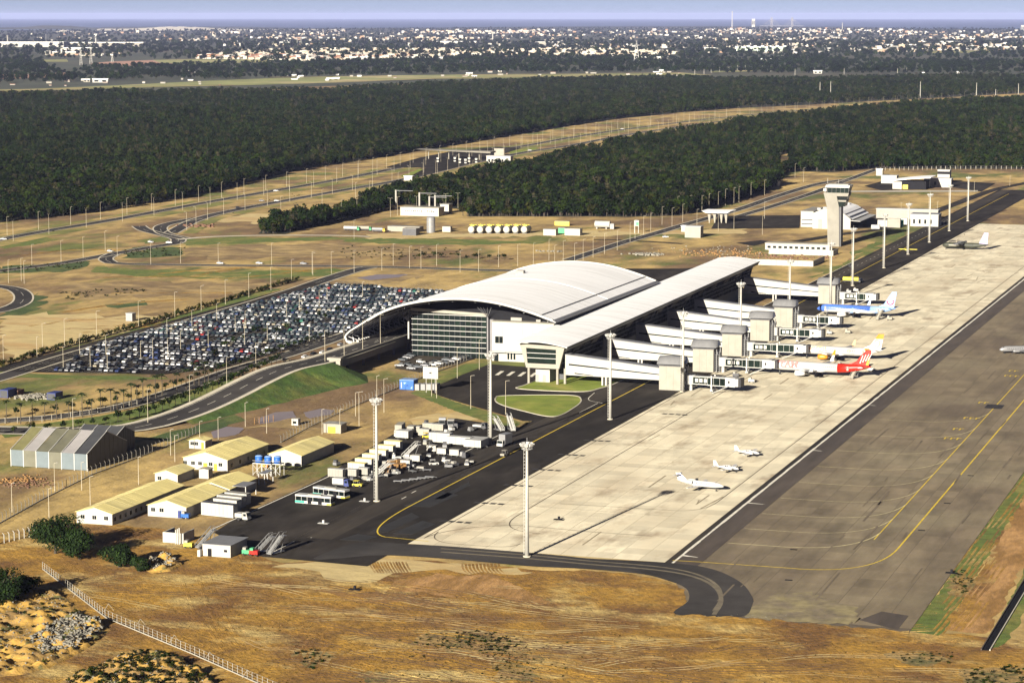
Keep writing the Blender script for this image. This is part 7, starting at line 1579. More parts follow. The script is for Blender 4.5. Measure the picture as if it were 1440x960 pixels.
_, n1 = scatter('forest', 'dark green wood stretching beyond the highway', [F1], lambda y: 1/40 if y > 250 else 1/54 if y > 190 else 1/85 if y > 150 else 1/170, .55, 1.5, [0,0,1,1,2,2,3,4,4,5,5,7,7,2,4,6], edge=e1)
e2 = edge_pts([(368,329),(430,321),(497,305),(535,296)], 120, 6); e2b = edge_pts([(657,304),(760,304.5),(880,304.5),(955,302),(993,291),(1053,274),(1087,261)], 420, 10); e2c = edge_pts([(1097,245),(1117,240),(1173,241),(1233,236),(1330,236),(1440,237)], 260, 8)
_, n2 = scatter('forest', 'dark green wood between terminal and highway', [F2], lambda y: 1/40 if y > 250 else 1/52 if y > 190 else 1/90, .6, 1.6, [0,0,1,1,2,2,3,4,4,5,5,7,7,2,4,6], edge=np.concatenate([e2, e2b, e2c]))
BELT = [(-320,121),(-60,119),(60,117),(120,115),(330,109.5),(300,108),(100,106),(90,103),(60,88),(0,84),(-320,84)]
BELT1 = [(300,113),(640,104),(960,102),(1000,104),(1950,106),(1950,92),(1300,86),(1100,84),(960,84),(700,80),(520,86),(420,88),(300,91),(150,95),(100,101)]
_, n3 = scatter('tree_belt', 'belts of dark trees before the town', [BELT, BELT1], lambda y: 1/1300, 1.2, 2.1, [2,4,0,4])
FARB = [(-60,86),(200,84),(400,88),(640,82),(960,84),(1200,84),(1950,88),(1950,43),(1200,41),(800,40),(400,42),(-300,46),(-300,86)]
_, n4 = scatter('far_trees', 'scattered dark trees among the houses of the far town', [FARB], lambda y: 1/7000 if y > 60 else 1/26000, 1.6, 3.2, [0,2,4])
# scrub bushes on bare ground (mass)
bush = bpy.data.collections.new('bush_sources')
for i in range(4):
    rnd = random.Random(40+i); mb = leaf_cloud(rnd, 46, 1.0, .55, .45, .26, 5); bush.objects.link(bpy.data.objects.new('bush_source_%d' % i, mb.mesh('bush_source', [M[['leaf','leaf_olive','leaf_dry','leaf_deep'][i]]])))
bp = []
def bsc(poly, n, s0, s1):
    W_ = GP(poly); xs = [p.x for p in W_]; ys = [p.y for p in W_]; k = 0
    while k < n:
        x, y = random.uniform(min(xs),max(xs)), random.uniform(min(ys),max(ys))
        if inpoly(x, y, W_): bp.append((x, y, .03, random.uniform(s0,s1))); k += 1
bsc([(580,905),(600,890),(650,884),(700,890),(735,900),(728,922),(690,918),(640,915)], 110, .15, .55); bsc([(640,895),(700,892),(725,905),(700,915),(650,912)], 50, .3, .7); bsc([(700,905),(730,900),(760,925),(750,960),(705,955),(690,930)], 70, .15, .45); bsc([(410,920),(440,912),(465,925),(440,940)], 30, .3, .7); bsc([(1250,918),(1340,915),(1340,935),(1260,930)], 40, .2, .6); bsc([(1335,812),(1352,800),(1372,815),(1355,838)], 40, .25, .6); bsc([(1350,940),(1440,935),(1440,965),(1360,965)], 60, .3, .8); bsc([(560,900),(800,900),(800,958),(560,958)], 90, .15, .4)
bsc([(80,412),(130,408),(200,405),(210,410),(140,418),(90,424)], 60, .5, 1.1); bsc([(60,470),(320,400),(330,412),(80,480)], 0, .4, .8); bsc([(480,345),(580,352),(640,348),(660,358),(560,366),(480,364)], 80, .5, 1.2); bsc([(170,352),(260,348),(255,360),(178,362)], 60, .5, 1.3); bsc([(0,375),(120,368),(120,378),(0,384)], 60, .5, 1.2); bsc([(300,300),(480,255),(480,262),(320,302)], 30, .4, .8)
bsc([(240,815),(560,832),(800,830),(900,850),(1000,900),(1270,905),(1430,900),(1430,965),(400,965)], 1500, .06, .22)
bp_ = np.array(bp); o = gn_scatter('scrub_bushes', bp_[:,:3], bp_[:,3], rng.uniform(0,6.28,len(bp_)), rng.integers(0,4,len(bp_)), bush); tag(o, 'low scrub bushes on the bare earth', None, None, 'stuff')
# hedge along the car park: bushes one by one
hb = []
for i in range(3): rnd = random.Random(60+i); hb.append(leaf_cloud(rnd, 90, 1.5, 1.3, 1.3, .38, 6).mesh('hedge_bush', [M[['leaf_olive','leaf','leaf_olive'][i]]]))
k = 0
for p, a in along(GP([(2,515),(60,497),(200,458),(330,420),(418,394)]), 3.6):
    o = link('hedge_bush', hb[k % 3], None, (p.x+random.uniform(-.8,.8), p.y, 0), random.uniform(0,6)); o.scale = [random.uniform(.8,1.3)]*3; tag(o, f'hedge bush along the car park kerb, {ordi(k)} from the near end', 'bush', 'hedge along the car park'); k += 1
# palms
def palm_proto(h, nf, L, seed):
    rnd = random.Random(seed); t = thing('palm_tree', 'x', 'palm tree'); mb = MB(); mb.tube((0,0,0),(.1,0,h*.6),.19,.15,7); mb.tube((.1,0,h*.6),(.05,.1,h),.15,.12,7); mb.build('trunk', M['palm_bark'], t)
    mb = MB()
    for k in range(nf):
        a = 2*math.pi*k/nf + rnd.uniform(-.2,.2); up = rnd.uniform(.35,1.35); pts = []
        for q in range(5): u = q/4; pts.append(Vector((math.cos(a)*L*u*math.cos(up*(1-u*.9)), math.sin(a)*L*u*math.cos(up*(1-u*.9)), h + L*(math.sin(up)*u - .75*u*u*.9))))
        s = Vector((-math.sin(a), math.cos(a), 0))
        for q in range(4):
            w0, w1 = .1+.42*math.sin(math.pi*min(1,(q+.3)/4)), .1+.42*math.sin(math.pi*min(1,(q+1.3)/4.2)); mb.add([pts[q]-s*w0-Vector((0,0,.15)), pts[q], pts[q]+s*w0-Vector((0,0,.15)), pts[q+1]-s*w1-Vector((0,0,.15)), pts[q+1], pts[q+1]+s*w1-Vector((0,0,.15))], [(0,1,4,3),(1,2,5,4)])
    mb.build('crown', M['leaf_palm'], t); return t
PB = [(9,595),(29,596),(46,592),(63,592),(80,590),(97,590),(116,587),(129,590),(142,580),(156,579),(165,579),(174,576),(185,572),(193,569),(201,566),(211,565),(219,560),(228,557),(249,553),(262,548),(273,542),(280,543),(288,540),(293,538),(305,535)]
pp = [palm_proto(8.2, 12, 1.9, 1), palm_proto(7.4, 11, 2.0, 2)]; firsts = [True, True]
for i, (px_, py_) in enumerate(PB):
    j = i % 2; lb = f'slim young palm in the row beside the lower road, {ordi(i)} from the left'; p = G(px_, py_)
    if firsts[j]: firsts[j] = False; pp[j].location = p; pp[j]['label'] = lb; pp[j]['group'] = 'palms along the lower road'
    else: dup(pp[j], p, random.uniform(0,6), lb, 'palms along the lower road', [random.uniform(.85,1.15)]*3)
def street_tree_proto(seed, m_, h=4.2, rx=1.9, rz_=1.2, n=120):
    rnd = random.Random(seed); t = thing('street_tree', 'x', 'tree'); mb = MB(); mb.tube((0,0,0),(0,0,h-rz_),.12,.08,6)
    for k in range(3): a = rnd.uniform(0,6.28); mb.tube((0,0,h-rz_*1.3),(math.cos(a)*rx*.5,math.sin(a)*rx*.5,h-rz_*.5),.05,.03,4)
    mb.build('trunk', M['bark'], t); leaf_cloud(rnd, n, rx, rz_, h-rz_, .4, 6).build('crown', M[m_], t); return t
sp = [street_tree_proto(5, 'leaf_deep'), street_tree_proto(6, 'leaf', 3.8)]; firsts = [True, True]; k = 0
def place_st(p, lb, grp, sc):
    global k
    j = k % 2
    if firsts[j]: firsts[j] = False; sp[j].location = p; sp[j]['label'] = lb; sp[j]['group'] = grp; sp[j].scale = [sc]*3
    else: dup(sp[j], p, random.uniform(0,6), lb, grp, [sc]*3)
    k += 1
ln = crom(GP([(-5,612),(60,608),(110,603),(160,595),(205,585),(260,565),(310,546),(350,528),(390,511)]), 4)
for i, (p, a) in enumerate(along(ln, 6.2)): place_st(p, f'bushy street tree between lower road and ramp, {ordi(i)} from the left', 'street trees by the lower road', random.uniform(.8,1.25))
ln = crom(GP([(-5,588),(90,580),(180,565),(262,540),(335,515),(400,494),(460,475)]), 4)
for i, (p, a) in enumerate(along(ln, 7.5)): place_st(p, f'bushy street tree between lower road and car park, {ordi(i)} from the left', 'street trees by the lower road', random.uniform(.7,1.1))
for i, (px_, py_) in enumerate(((589,364),(596,363),(611,363),(621,363),(644,364),(657,366),(667,365),(672,364),(688,366),(702,365),(709,366))): place_st(G(px_, py_), f'small dark tree on the plain behind the terminal, {ordi(i)} from the left', 'young trees behind the terminal', random.uniform(.8,1.2))
for i in range(14): p = G(300+i*14.5+random.uniform(-3,3), 495-i*4.5+random.uniform(-8,8)); place_st(p, f'small tree among the parked cars nearest the kerbside, {ordi(i)} from the left', 'trees in the car park', random.uniform(.9,1.2))
# foreground trees
def big_tree(label, px, py, h, rx, seed, lumps=16, n=6500, size=.34, name='tree'):
    rnd = random.Random(seed); t = thing(name, label, 'tree', tuple(G(px,py))); mb = MB(); mb.tube((0,0,0),(.2,.1,h*.35),.45,.32,9)
    for k in range(9):
        a = k*.7+rnd.uniform(-.3,.3); r1 = rx*rnd.uniform(.4,.75); z1 = h*rnd.uniform(.5,.85); mid = Vector((math.cos(a)*r1*.45, math.sin(a)*r1*.45, h*.35+(z1-h*.35)*.6)); mb.tube((.2,.1,h*rnd.uniform(.2,.34)), mid, .2, .13, 6); mb.tube(mid, (math.cos(a)*r1, math.sin(a)*r1, z1), .13, .05, 5)
    mb.build('trunk', M['bark'], t); cr = leaf_cloud(rnd, n, rx, h*.46, h*.5, size, lumps, 0, None, 3).build('crown', [M['leaf_near'], M['leaf_near_dark'], M['leaf_near_dark']], t); return t
big_tree('large dark rounded tree left of the nearest cream shed', 78, 778, 11.5, 8.2, 1, 20); big_tree('dark tree joined to the right of the large one', 112, 786, 9.5, 5.6, 2, 14, 4000); big_tree('low dark bushy tree right of the two large ones', 168, 797, 6.6, 5.2, 3, 13, 3600); big_tree('small dark bush at the end of the low trees', 196, 803, 4.2, 3.2, 4, 8, 1500, .3, 'bush'); big_tree('dark tree cut by the left edge of the frame', 2, 850, 11, 6.2, 5, 15, 4500); big_tree('dark shrub between the edge tree and the fence', 40, 836, 5.5, 4.2, 7, 9, 2000, .34, 'bush')
ry = random.Random(77); spots = []
kinds = ['white tow bar cart','grey loader cart','white air starter cart','dark battery cart','pale water cart','grey ladder cart']
where = ['among the big white trailers','beside the container row','at the back of the equipment yard','near the orange timber pile','behind the cage carts','right of the front dolly train']
regs = [(585,668,612,642),(500,560,640,668),(575,680,598,612),(540,590,645,668),(470,530,655,680),(600,660,640,660)]
cq = {}
for i in range(60):
    q = i % 6; x0, x1, y0, y1 = regs[q]; x, y = ry.uniform(x0,x1), ry.uniform(y0,y1); kd = kinds[(i//6) % 6]; key = (kd, q); cq[key] = cq.get(key, 0) + 1
    p = G(x, y, .13); L_ = ry.uniform(1.6,3.4); h_ = ry.uniform(.7,1.9); t = thing('service_cart', f'{kd} {where[q]}, {ordi(cq[key]-1)} of its kind there', 'service cart', tuple(p), ry.uniform(-.5,.5) + ry.choice([0,1.57]), 'small carts of the equipment yard')
    MB().box(0,L_,0,1.5,.35,.35+h_*.5).build('body', M[['white_metal','grey_metal','white_wall','dark_metal','offwhite','steel'][(i//6) % 6]], t); MB().box(.1,L_*ry.uniform(.3,.8),.1,1.4,.36+h_*.5,.35+h_).build('top', M[ry.choice(['box_grey','white_metal','dark_metal','steel'])], t); mb = MB()
    for xx in (.4, L_-.4): mb.tube((xx,-.05,.28),(xx,1.55,.28),.28,n=8)
    mb.build('wheel', M['rubber'], t)
# ================================================================== MOUNDS, RUBBLE, TRACKS
def heightfield(name, poly, bumps, step, m_, seed, base=0.02, label=None):
    W_ = [(p.x, p.y) for p in GP(poly)]; xs = [p[0] for p in W_]; ys = [p[1] for p in W_]; x0, x1, y0, y1 = min(xs), max(xs), min(ys), max(ys); nx, ny = int((x1-x0)/step)+2, int((y1-y0)/step)+2
    X, Y = np.meshgrid(x0+np.arange(nx)*step, y0+np.arange(ny)*step, indexing='ij'); Z = np.zeros(X.shape); r_ = np.random.default_rng(seed)
    for _ in range(bumps): 
        bx, by = r_.uniform(x0,x1), r_.uniform(y0,y1)
        if inpoly(bx, by, W_): s = r_.uniform(.8,2.4); h = s*r_.uniform(.45,.9); Z = np.maximum(Z, h*np.exp(-((X-bx)**2+(Y-by)**2)/(s*s*1.1)) + .15*h)
    Z += r_.normal(0,.05,X.shape); ins = poly_np(W_, X, Y); E = ins.copy()
    for _ in range(3): E[1:-1,1:-1] = E[1:-1,1:-1] & E[2:,1:-1] & E[:-2,1:-1] & E[1:-1,2:] & E[1:-1,:-2]
    Z = np.where(E, Z+base, np.where(ins, Z*.4+base*.5, -.05)); mb = MB(); mb.v = [tuple(v) for v in np.stack([X,Y,Z],-1).reshape(-1,3)]
    for i in range(nx-1):
        for j in range(ny-1):
            if ins[i,j] or ins[i+1,j] or ins[i,j+1] or ins[i+1,j+1]: mb.f.append((i*ny+j,(i+1)*ny+j,(i+1)*ny+j+1,i*ny+j+1)); mb.m.append(0)
    o = mb.build(name, M[m_], None, True); o['kind'] = 'structure'; return o, X, Y, Z, E
def rubble(name, label, pts, n, s0, s1, m_, zf=None):
    mb = MB(); r_ = random.Random(n)
    for k in range(n):
        (x, y, z), s = pts(r_), r_.uniform(s0, s1); c = [Vector((x,y,z+s*.2)) + Vector((r_.choice((-1,1))*0+a*s*r_.uniform(.5,1), b*s*r_.uniform(.5,1), c_*s*r_.uniform(.35,.8))) for a in (-1,1) for b in (-1,1) for c_ in (-1,1)]
        mb.add(c, [(0,1,3,2),(4,6,7,5),(0,4,5,1),(2,3,7,6),(0,2,6,4),(1,5,7,3)])
    o = mb.build(name, M[m_]); tag(o, label, None, None, 'stuff'); return o
MD1 = [(-40,905),(-40,856),(20,840),(55,828),(90,838),(118,862),(155,885),(130,905),(110,918),(70,938),(30,948),(-40,955)]
o1, X1_, Y1_, Z1_, E1_ = heightfield('earth_mounds', MD1, 420, .55, 'sand_mound', 2)
MD2 = [(60,985),(95,952),(140,935),(205,915),(245,922),(290,948),(330,985)]
o2, X2_, Y2_, Z2_, E2_ = heightfield('earth_mounds', MD2, 380, .55, 'sand_mound', 4)
def hz(X, Y, Z, E):
    ii = np.argwhere(E)
    def f(r_): i, j = ii[r_.randrange(len(ii))]; return (X[i,j], Y[i,j], Z[i,j])
    return f
def in_px(poly, X, Y, Z, E):
    W_ = [(p.x,p.y) for p in GP(poly)]; ii = np.argwhere(E & poly_np(W_, X, Y))
    def f(r_): i, j = ii[r_.randrange(len(ii))]; return (X[i,j]+r_.uniform(-.3,.3), Y[i,j]+r_.uniform(-.3,.3), Z[i,j])
    return f
rubble('rubble_stones', 'heap of pale broken rubble on the near earth mounds', in_px([(40,900),(85,872),(120,868),(150,886),(110,912),(60,925)], X1_, Y1_, Z1_, E1_), 900, .15, .5, 'rubble')
rubble('loose_stones', 'loose stones over the near earth mounds', hz(X1_, Y1_, Z1_, E1_), 500, .08, .25, 'rubble'); rubble('loose_stones', 'loose stones over the lower earth mounds', hz(X2_, Y2_, Z2_, E2_), 400, .08, .25, 'rubble')
bp = []
for (X, Y, Z, E, n) in ((X1_,Y1_,Z1_,E1_,110),(X2_,Y2_,Z2_,E2_,520)):
    f = hz(X,Y,Z,E); r_ = random.Random(n)
    for k in range(n): x,y,z = f(r_); bp.append((x,y,z-.05,r_.uniform(.35,.95)))
bp_ = np.array(bp); o = gn_scatter('mound_scrub', bp_[:,:3], bp_[:,3], rng.uniform(0,6.28,len(bp_)), rng.choice([0,1,1,2,3], len(bp_)), bush); tag(o, 'dark scrub growing over the near mounds', None, None, 'stuff')
MD3 = [(200,796),(215,786),(240,782),(256,793),(240,803),(212,806)]
o3, X3_, Y3_, Z3_, E3_ = heightfield('earth_mounds', MD3, 60, .5, 'sand_mound', 6)
rubble('rubble_stones', 'small rubble heap right of the low trees', hz(X3_,Y3_,Z3_,E3_), 160, .12, .4, 'rubble')
def flat(px, sx, sy, z=.05):
    c = G(*px); return lambda r_: (c.x+r_.gauss(0,sx), c.y+r_.gauss(0,sy), z)
rubble('rubble_stones', 'pale rubble heap left of the dark container', flat((45,558), 3.2, 3), 260, .2, .7, 'rubble'); rubble('rubble_stones', 'red brick rubble beside the tent hangar', flat((45,680), 4, 4), 110, .12, .38, 'terracotta'); rubble('rubble_stones', 'brown timber and brick heap in front of the tent hangar', flat((30,675), 3, 3), 100, .15, .5, 'wood'); rubble('rubble_stones', 'broken stones along the near taxiway end', lambda r_: (lambda p: (p.x, p.y, .05))(G(r_.uniform(960,1110), r_.gauss(868,2))), 90, .08, .22, 'rubble'); rubble('stone_heap', 'white stone pile on the plain behind the terminal', flat((909,358), 4.5, 3), 160, .5, 1.2, 'rubble'); rubble('stone_heap', 'small white stones on the plain behind the terminal', flat((775,354), 5, 1.5), 14, .5, 1.0, 'rubble'); rubble('site_debris', 'coloured building debris inside the long pale yard walls', flat((1110,362), 14, 8), 130, .3, .8, 'terracotta'); rubble('site_debris', 'yellow brown builders debris left of the yard walls', flat((1010,356), 16, 14), 160, .2, .8, 'wood'); rubble('site_debris', 'pale builders debris left of the yard walls', flat((1010,352), 16, 14), 60, .2, .6, 'rubble'); rubble('site_debris', 'reddish dumped earth beside the junction', flat((279,318), 6, 6), 60, .4, 1.3, 'terracotta'); rubble('rubble_stones', 'scattered clods on the foreground earth', lambda r_: (lambda p: (p.x, p.y, .03))(G(r_.uniform(280,1400), 800+160*r_.random()**.8)), 500, .05, .16, 'wood')
def clods(): pass
tr = MB()
def track(px, gap=2.0, h=.11, w=.45):
    h *= 1.7
    ln = crom(GP(px), 1.5)
    for s in (-gap/2, gap/2):
        q = offset_line(ln, s); n = len(q); vs = []
        for i, p in enumerate(q):
            a = q[max(i-1,0)]; b = q[min(i+1,n-1)]; d = Vector((b[0]-a[0],b[1]-a[1],0)).normalized(); e = Vector((d.y,-d.x,0)); hh = h*(.6+.4*math.sin(i*.7+s))*min(1, i/3, (n-1-i)/3)
            vs += [p-e*w*.9+Vector((0,0,.012)), p-e*w*.35+Vector((0,0,.02+hh)), p+e*w*.1+Vector((0,0,.005)), p+e*w*.5+Vector((0,0,.02+hh*.8)), p+e*w*.95+Vector((0,0,.012))]
        tr.add(vs, [(5*i+k, 5*i+k+1, 5*i+k+6, 5*i+k+5) for i in range(n-1) for k in range(4)])
rt = random.Random(4)
track([(264,806),(275,835),(285,860),(305,885),(330,918)], 4, .07, .5); track([(286,806),(298,840),(310,870),(325,895)], 3, .07, .5); track([(292,862),(310,890),(322,912)], 2, .07, .5); track([(268,868),(258,882),(250,890)], 2, .06, .4)
for k in range(34):
    x = rt.uniform(380,760); y = rt.uniform(805,935); L_ = rt.uniform(50,190); sl = rt.uniform(.10,.24); track([(x,y),(x+L_*.5,y+L_*.5*sl+rt.uniform(-3,3)),(x+L_,y+L_*sl)], rt.choice([1.8,2.2,3]), rt.uniform(.04,.11), rt.uniform(.3,.5))
for k in range(20):
    x = rt.uniform(760,1280); y = rt.uniform(880,955); L_ = rt.uniform(50,170); sl = rt.uniform(-.12,.12); track([(x,y),(x+L_*.5,y+L_*.5*sl+rt.uniform(-4,4)),(x+L_,y+L_*sl)], 2, rt.uniform(.04,.1), rt.uniform(.3,.5))
for k in range(16):
    x = rt.uniform(385,560); y = rt.uniform(915,958); L_ = rt.uniform(20,60); track([(x,y),(x+8,y-L_*.3),(x+rt.uniform(10,26),y-L_*.6)], 1.8, .09, .4)
for k in range(10): x = 652+k*5.2; track([(x,792),(x+2,800),(x+9,807)], .9, .04, .3)
for k in range(12): x = 520+k*4.3+rt.uniform(-1,1); track([(x,789),(x+4,797),(x+10,806)], .9, .035, .3)
for k in range(26):
    y = rt.uniform(700,900); x = 1410-(y-690)*.42+rt.uniform(-25,30); track([(x,y),(x+14,y-16),(x+30,y-38)], 1.6, .07, .35)
for k in range(14): x = rt.uniform(20,420); y = rt.uniform(345,470); track([(x,y),(x+80,y-6+rt.uniform(-6,6)),(x+180,y-10+rt.uniform(-10,10))], 2.4, .12, .8)
o = tr.build('wheel_ruts', M['dirt'], None, True); o['kind'] = 'structure'
# broad worn wheel lines, lighter and darker than the soil round them
for nm, m_, cnt, sd_ in (('pale', 'pale_dirt', 60, 3), ('dark', 'dark_soil', 84, 8)):
    r_ = random.Random(sd_); mb = MB()
    for k in range(cnt):
        x = r_.uniform(-20,1300); y = r_.uniform(806,950)
        if x < 330 and y > 830: x += 330
        L_ = r_.uniform(70,330); sl = r_.uniform(-.02,.2) if x < 760 else r_.uniform(-.14,.10); w = r_.uniform(.35,.8); pts = [(x+L_*q, y+L_*sl*q+r_.uniform(-5,5)) for q in (0,.33,.66,1)]
        if max(q[1] for q in pts) < 868 and max(q[0] for q in pts) > 930: continue
        if min(q[1] for q in pts) < 806 + max(0, max(q[0] for q in pts)-960)*.3: continue
        ln = crom(GP(pts), 3)
        for s in (-1, 1): ribbon_mb(offset_line(ln, s*.95), lambda t_: w*min(1, 6*t_, 6*(1-t_))*(.75+.25*math.sin(t_*23+k)), .036+.0006*k+(.03 if nm == 'dark' else 0), mb)
    o = mb.build('wheel_track', M[m_]); o['kind'] = 'structure'
# ================================================================== THE FAR TOWN
CW = [(.34,.30,.24),(.36,.34,.30),(.28,.22,.16),(.22,.14,.09),(.17,.16,.145),(.42,.41,.40),(.22,.20,.17)]
CRF = [(.22,.10,.06),(.26,.14,.08),(.26,.24,.22),(.36,.35,.33),(.18,.09,.06)]
hm = []
for wi, c in enumerate(CW[:5]):
    mat('town_wall_%d' % wi, c, .85, .1, .05, rand=.12)
for wi, c in enumerate(CRF[:4]): mat('town_roof_%d' % wi, c, .85, .15, .05, rand=.15)
def house_mesh(w, d, h, wi, ri, gable=True):
    mb = MB(); mb.box(-w/2,w/2,-d/2,d/2,0,h,0)
    if gable: mb.extrude([(-d/2-.5,h+.02),(d/2+.5,h+.02),(0,h+d*.22)], -w/2-.5, w/2+.5, 1, 'x')
    else: mb.box(-w/2-.3,w/2+.3,-d/2-.3,d/2+.3,h+.02,h+.6,1)
    for k in range(int(w/5)): mb.box(-w/2+1.2+k*5,-w/2+3+k*5,-d/2-.08,-d/2+.02,h*.35,h*.7,2)
    return mb.mesh('town_house', [M['town_wall_%d' % wi], M['town_roof_%d' % ri], M['glass']])
HM = [house_mesh(18,12,6,0,0),house_mesh(14,12,5,1,1),house_mesh(20,14,9,1,2,False),house_mesh(16,12,6,2,0),house_mesh(22,14,7,0,3,False),house_mesh(14,10,5,3,1),house_mesh(24,16,8,4,2,False)]
HB = [(272,83),(330,74),(345,71.5),(480,69),(640,68),(760,70),(860,70),(935,73),(960,76.5),(900,79),(800,78.5),(700,80),(640,79),(600,81),(500,84),(430,86),(340,84)]
HW = [(p.x,p.y) for p in GP(HB)]; rw = random.Random(21); k = 0; ax = math.atan2(*(reversed([GP(HB)[7].x-GP(HB)[2].x, GP(HB)[7].y-GP(HB)[2].y])))
hp = []
for yy in np.arange(70, 85.5, .55):
    x = 275 + rw.uniform(0,6)
    while x < 955:
        if inpoly(x, yy, HB): hp.append((x + rw.uniform(-1.5,1.5), yy + rw.uniform(-.15,.15)))
        x += rw.uniform(4.5, 8.5)
hp.sort(key=lambda q: -q[1])
near = hp[:300]; rest = hp[300:]
words = {0:'cream walled',1:'white walled',2:'tall white flat-roofed',3:'ochre',4:'wide cream flat-roofed',5:'rust coloured',6:'grey flat-roofed'}
def third(x): return 'left part' if x < 500 else 'middle part' if x < 720 else 'right part'
for (px_, py_) in near:
    i = rw.choices(range(7), [6,6,4,3,5,1,2])[0]; p = G(px_, py_); o = link('town_house', HM[i], None, (p.x,p.y,.4), rw.choice([.3,.3,.3,1.87])+rw.uniform(-.05,.05)); s = rw.uniform(.9,1.5); o.scale = (s,s,s*rw.uniform(.9,1.25)); tag(o, f'tiny {words[i]} house in the {third(px_)} of the near town edge', 'house', 'houses at the near edge of the town')
mb = MB(); tint = []
def tbox(px_, py_, w, d, h, wall, roof, z=.4):
    p = G(px_, py_); a = rw.choice([.3,.3,1.87]); ca, sa = math.cos(a), math.sin(a); n0 = len(mb.v)
    vs = [(p.x+x*ca-y*sa, p.y+x*sa+y*ca, zz) for zz in (z, h) for x, y in ((-w/2,-d/2),(w/2,-d/2),(w/2,d/2),(-w/2,d/2))]
    mb.add(vs, [(0,1,5,4),(1,2,6,5),(2,3,7,6),(3,0,4,7),(4,5,6,7)]); tint.extend([wall]*4+[roof])
for (px_, py_) in rest: s = rw.uniform(.9,1.4); tbox(px_, py_, 16*s, 12*s, 7*s, rw.choice(CW[:3]), rw.choice(CRF))
def town(poly, n, smin, smax, wl_=CW):
    xs = [q[0] for q in poly]; ys = [q[1] for q in poly]; c = 0
    cl = [(rw.uniform(min(xs),max(xs)), rw.uniform(min(ys),max(ys)), rw.uniform(8,40)) for _ in range(max(4,n//26))]
    while c < n:
        if rw.random() < .75: q = rw.choice(cl); x, y = q[0]+rw.gauss(0,q[2]), q[1]+rw.gauss(0,.45)
        else: x, y = rw.uniform(min(xs),max(xs)), rw.uniform(min(ys),max(ys))
        if not inpoly(x, y, poly): continue
        s = rw.uniform(smin, smax)*(1.0 if y > 55 else 1.35 if y > 47 else 1.8); tbox(x, y, 15*s, 13*s, (6 if rw.random() < .85 else 13)*s, rw.choice(wl_), rw.choice(CRF)); c += 1
town([(-30,66),(140,64),(300,58),(480,56),(480,46),(300,45.5),(140,47),(-30,50)], 240, .6, 1.3); town([(300,66),(500,65),(720,66),(960,70),(960,47),(720,44),(560,44),(400,45)], 800, .6, 1.3); town([(960,74),(1100,76),(1260,74),(1440,70),(1470,66),(1470,46),(1300,45),(1140,42),(1000,42),(960,45)], 1000, .6, 1.3); town([(560,44),(720,43.5),(960,44.5),(1000,41.5),(1130,41.5),(1290,44.5),(1440,45),(1440,48),(960,48),(560,47)], 520, .6, 1.1); town([(1230,66),(1330,62),(1420,64),(1420,70),(1300,74),(1210,72)], 170, .9, 1.8); town([(20,78),(130,73),(200,75),(150,79),(60,80)], 45, .9, 1.6)
o = tinted(mb, 'far_town_houses', (1,1,1), tint, M['city_attr']); tag(o, 'countless pale houses of the far town before the sea', None, None, 'stuff')
def block(name, label, cat, px, py, w, h, d, m_, z=.3, wins=0, roofm='roof_white', rz=None):
    p = G(px, py); t = thing(name, label, cat, tuple(p), YAW if rz is None else rz); MB().box(-w/2,w/2,0,d,z,h).build('wall', M[m_], t); MB().box(-w/2-.5,w/2+.5,-.5,d+.5,h+.05,h+1.2).build('roof', M[roofm], t)
    for k in range(wins): MB().box(-w/2+w*(k+.25)/wins,-w/2+w*(k+.75)/wins,-.3,-.05,h*.3,h*.75).build('window', M['glass'], t)
    return t
W = lambda npx, py: npx/PPM(0,py)
for lb, px, py, wpx, hpx, m_ in (('long white factory shed at the far left edge',40,66.5,100,7,'white_wall'),('long white factory shed behind the pylons',150,66,104,6,'offwhite'),('pale industrial yard building below the factory sheds',85,77.5,44,4,'offwhite'),('white industrial hall beside the pylons',110,72,54,4.5,'white_wall'),('white villa among dark trees at the left',141,116.5,22,5,'white_wall'),('small white house left of the villa',122,116,9,4,'offwhite'),('orange-roofed farmhouse at the left middle',267,103,10,3,'terracotta'),('long low white farmhouse right of the orange roof',281,103.5,14,1.8,'white_wall'),('white barn on the green field',423,109,7,2,'white_wall'),('low white shed on the green field',468,112.5,18,2,'offwhite'),('white farmhouse in the middle field',660,106,9,3,'white_wall'),('white house on the green field beside the road',667,110,7,3,'offwhite'),('pale house at the right end of the fields',930,102,6,3,'white_wall'),('white cottage among dark woods on the right',1150,104,12,4,'white_wall'),('white house far right among woods',1349,104,6,2.5,'white_wall'),('white tank-like house in the far right woods',1298,105,4,2.5,'white_wall'),('long white warehouse right of the green blocks',1255,66,50,3,'white_wall'),('long white warehouse farther right',1320,70,40,3,'offwhite'),('white mall roof in the far right town',1337,62,28,3.5,'white_wall'),('pale roofs at the far right edge of town',1410,70,40,3.5,'offwhite'),('blue-white warehouse right of the green blocks',1164,72,8,4,'white_wall'),('long pale school by the lattice tower',1250-330,83,50,2.5,'white_wall'),('white school at the left of the far middle',400,63.5,14,4,'white_wall'),('long white hall in the far middle',640,61.5,60,3,'white_wall'),('white hall right of the far middle',760,62,54,2.6,'offwhite'),('low white warehouse before the near town edge',600,84,60,3,'white_wall'),('long white warehouse at the left town edge',500,84,40,3.5,'white_wall'),('white water works by the dark woods',1078,85.5,20,2.5,'white_wall'),('tiny white house at the pale path',1000,70,20,2.5,'white_wall')):
    block('far_building', lb, 'building', px, py, W(wpx,py), W(hpx,py), W(max(4,wpx*.25),py), m_, wins=0 if wpx > 30 else 2)
for k in range(14): block('apartment_block', f'pale green apartment block in the far estate, {ordi(k)} from the left', 'apartment block', 1036+k*5.2, 72.5-(k%2)*1.3, W(4.2,72), W(6.3,72), W(4,72), 'estate_green', wins=2)['group'] = 'green apartment estate'
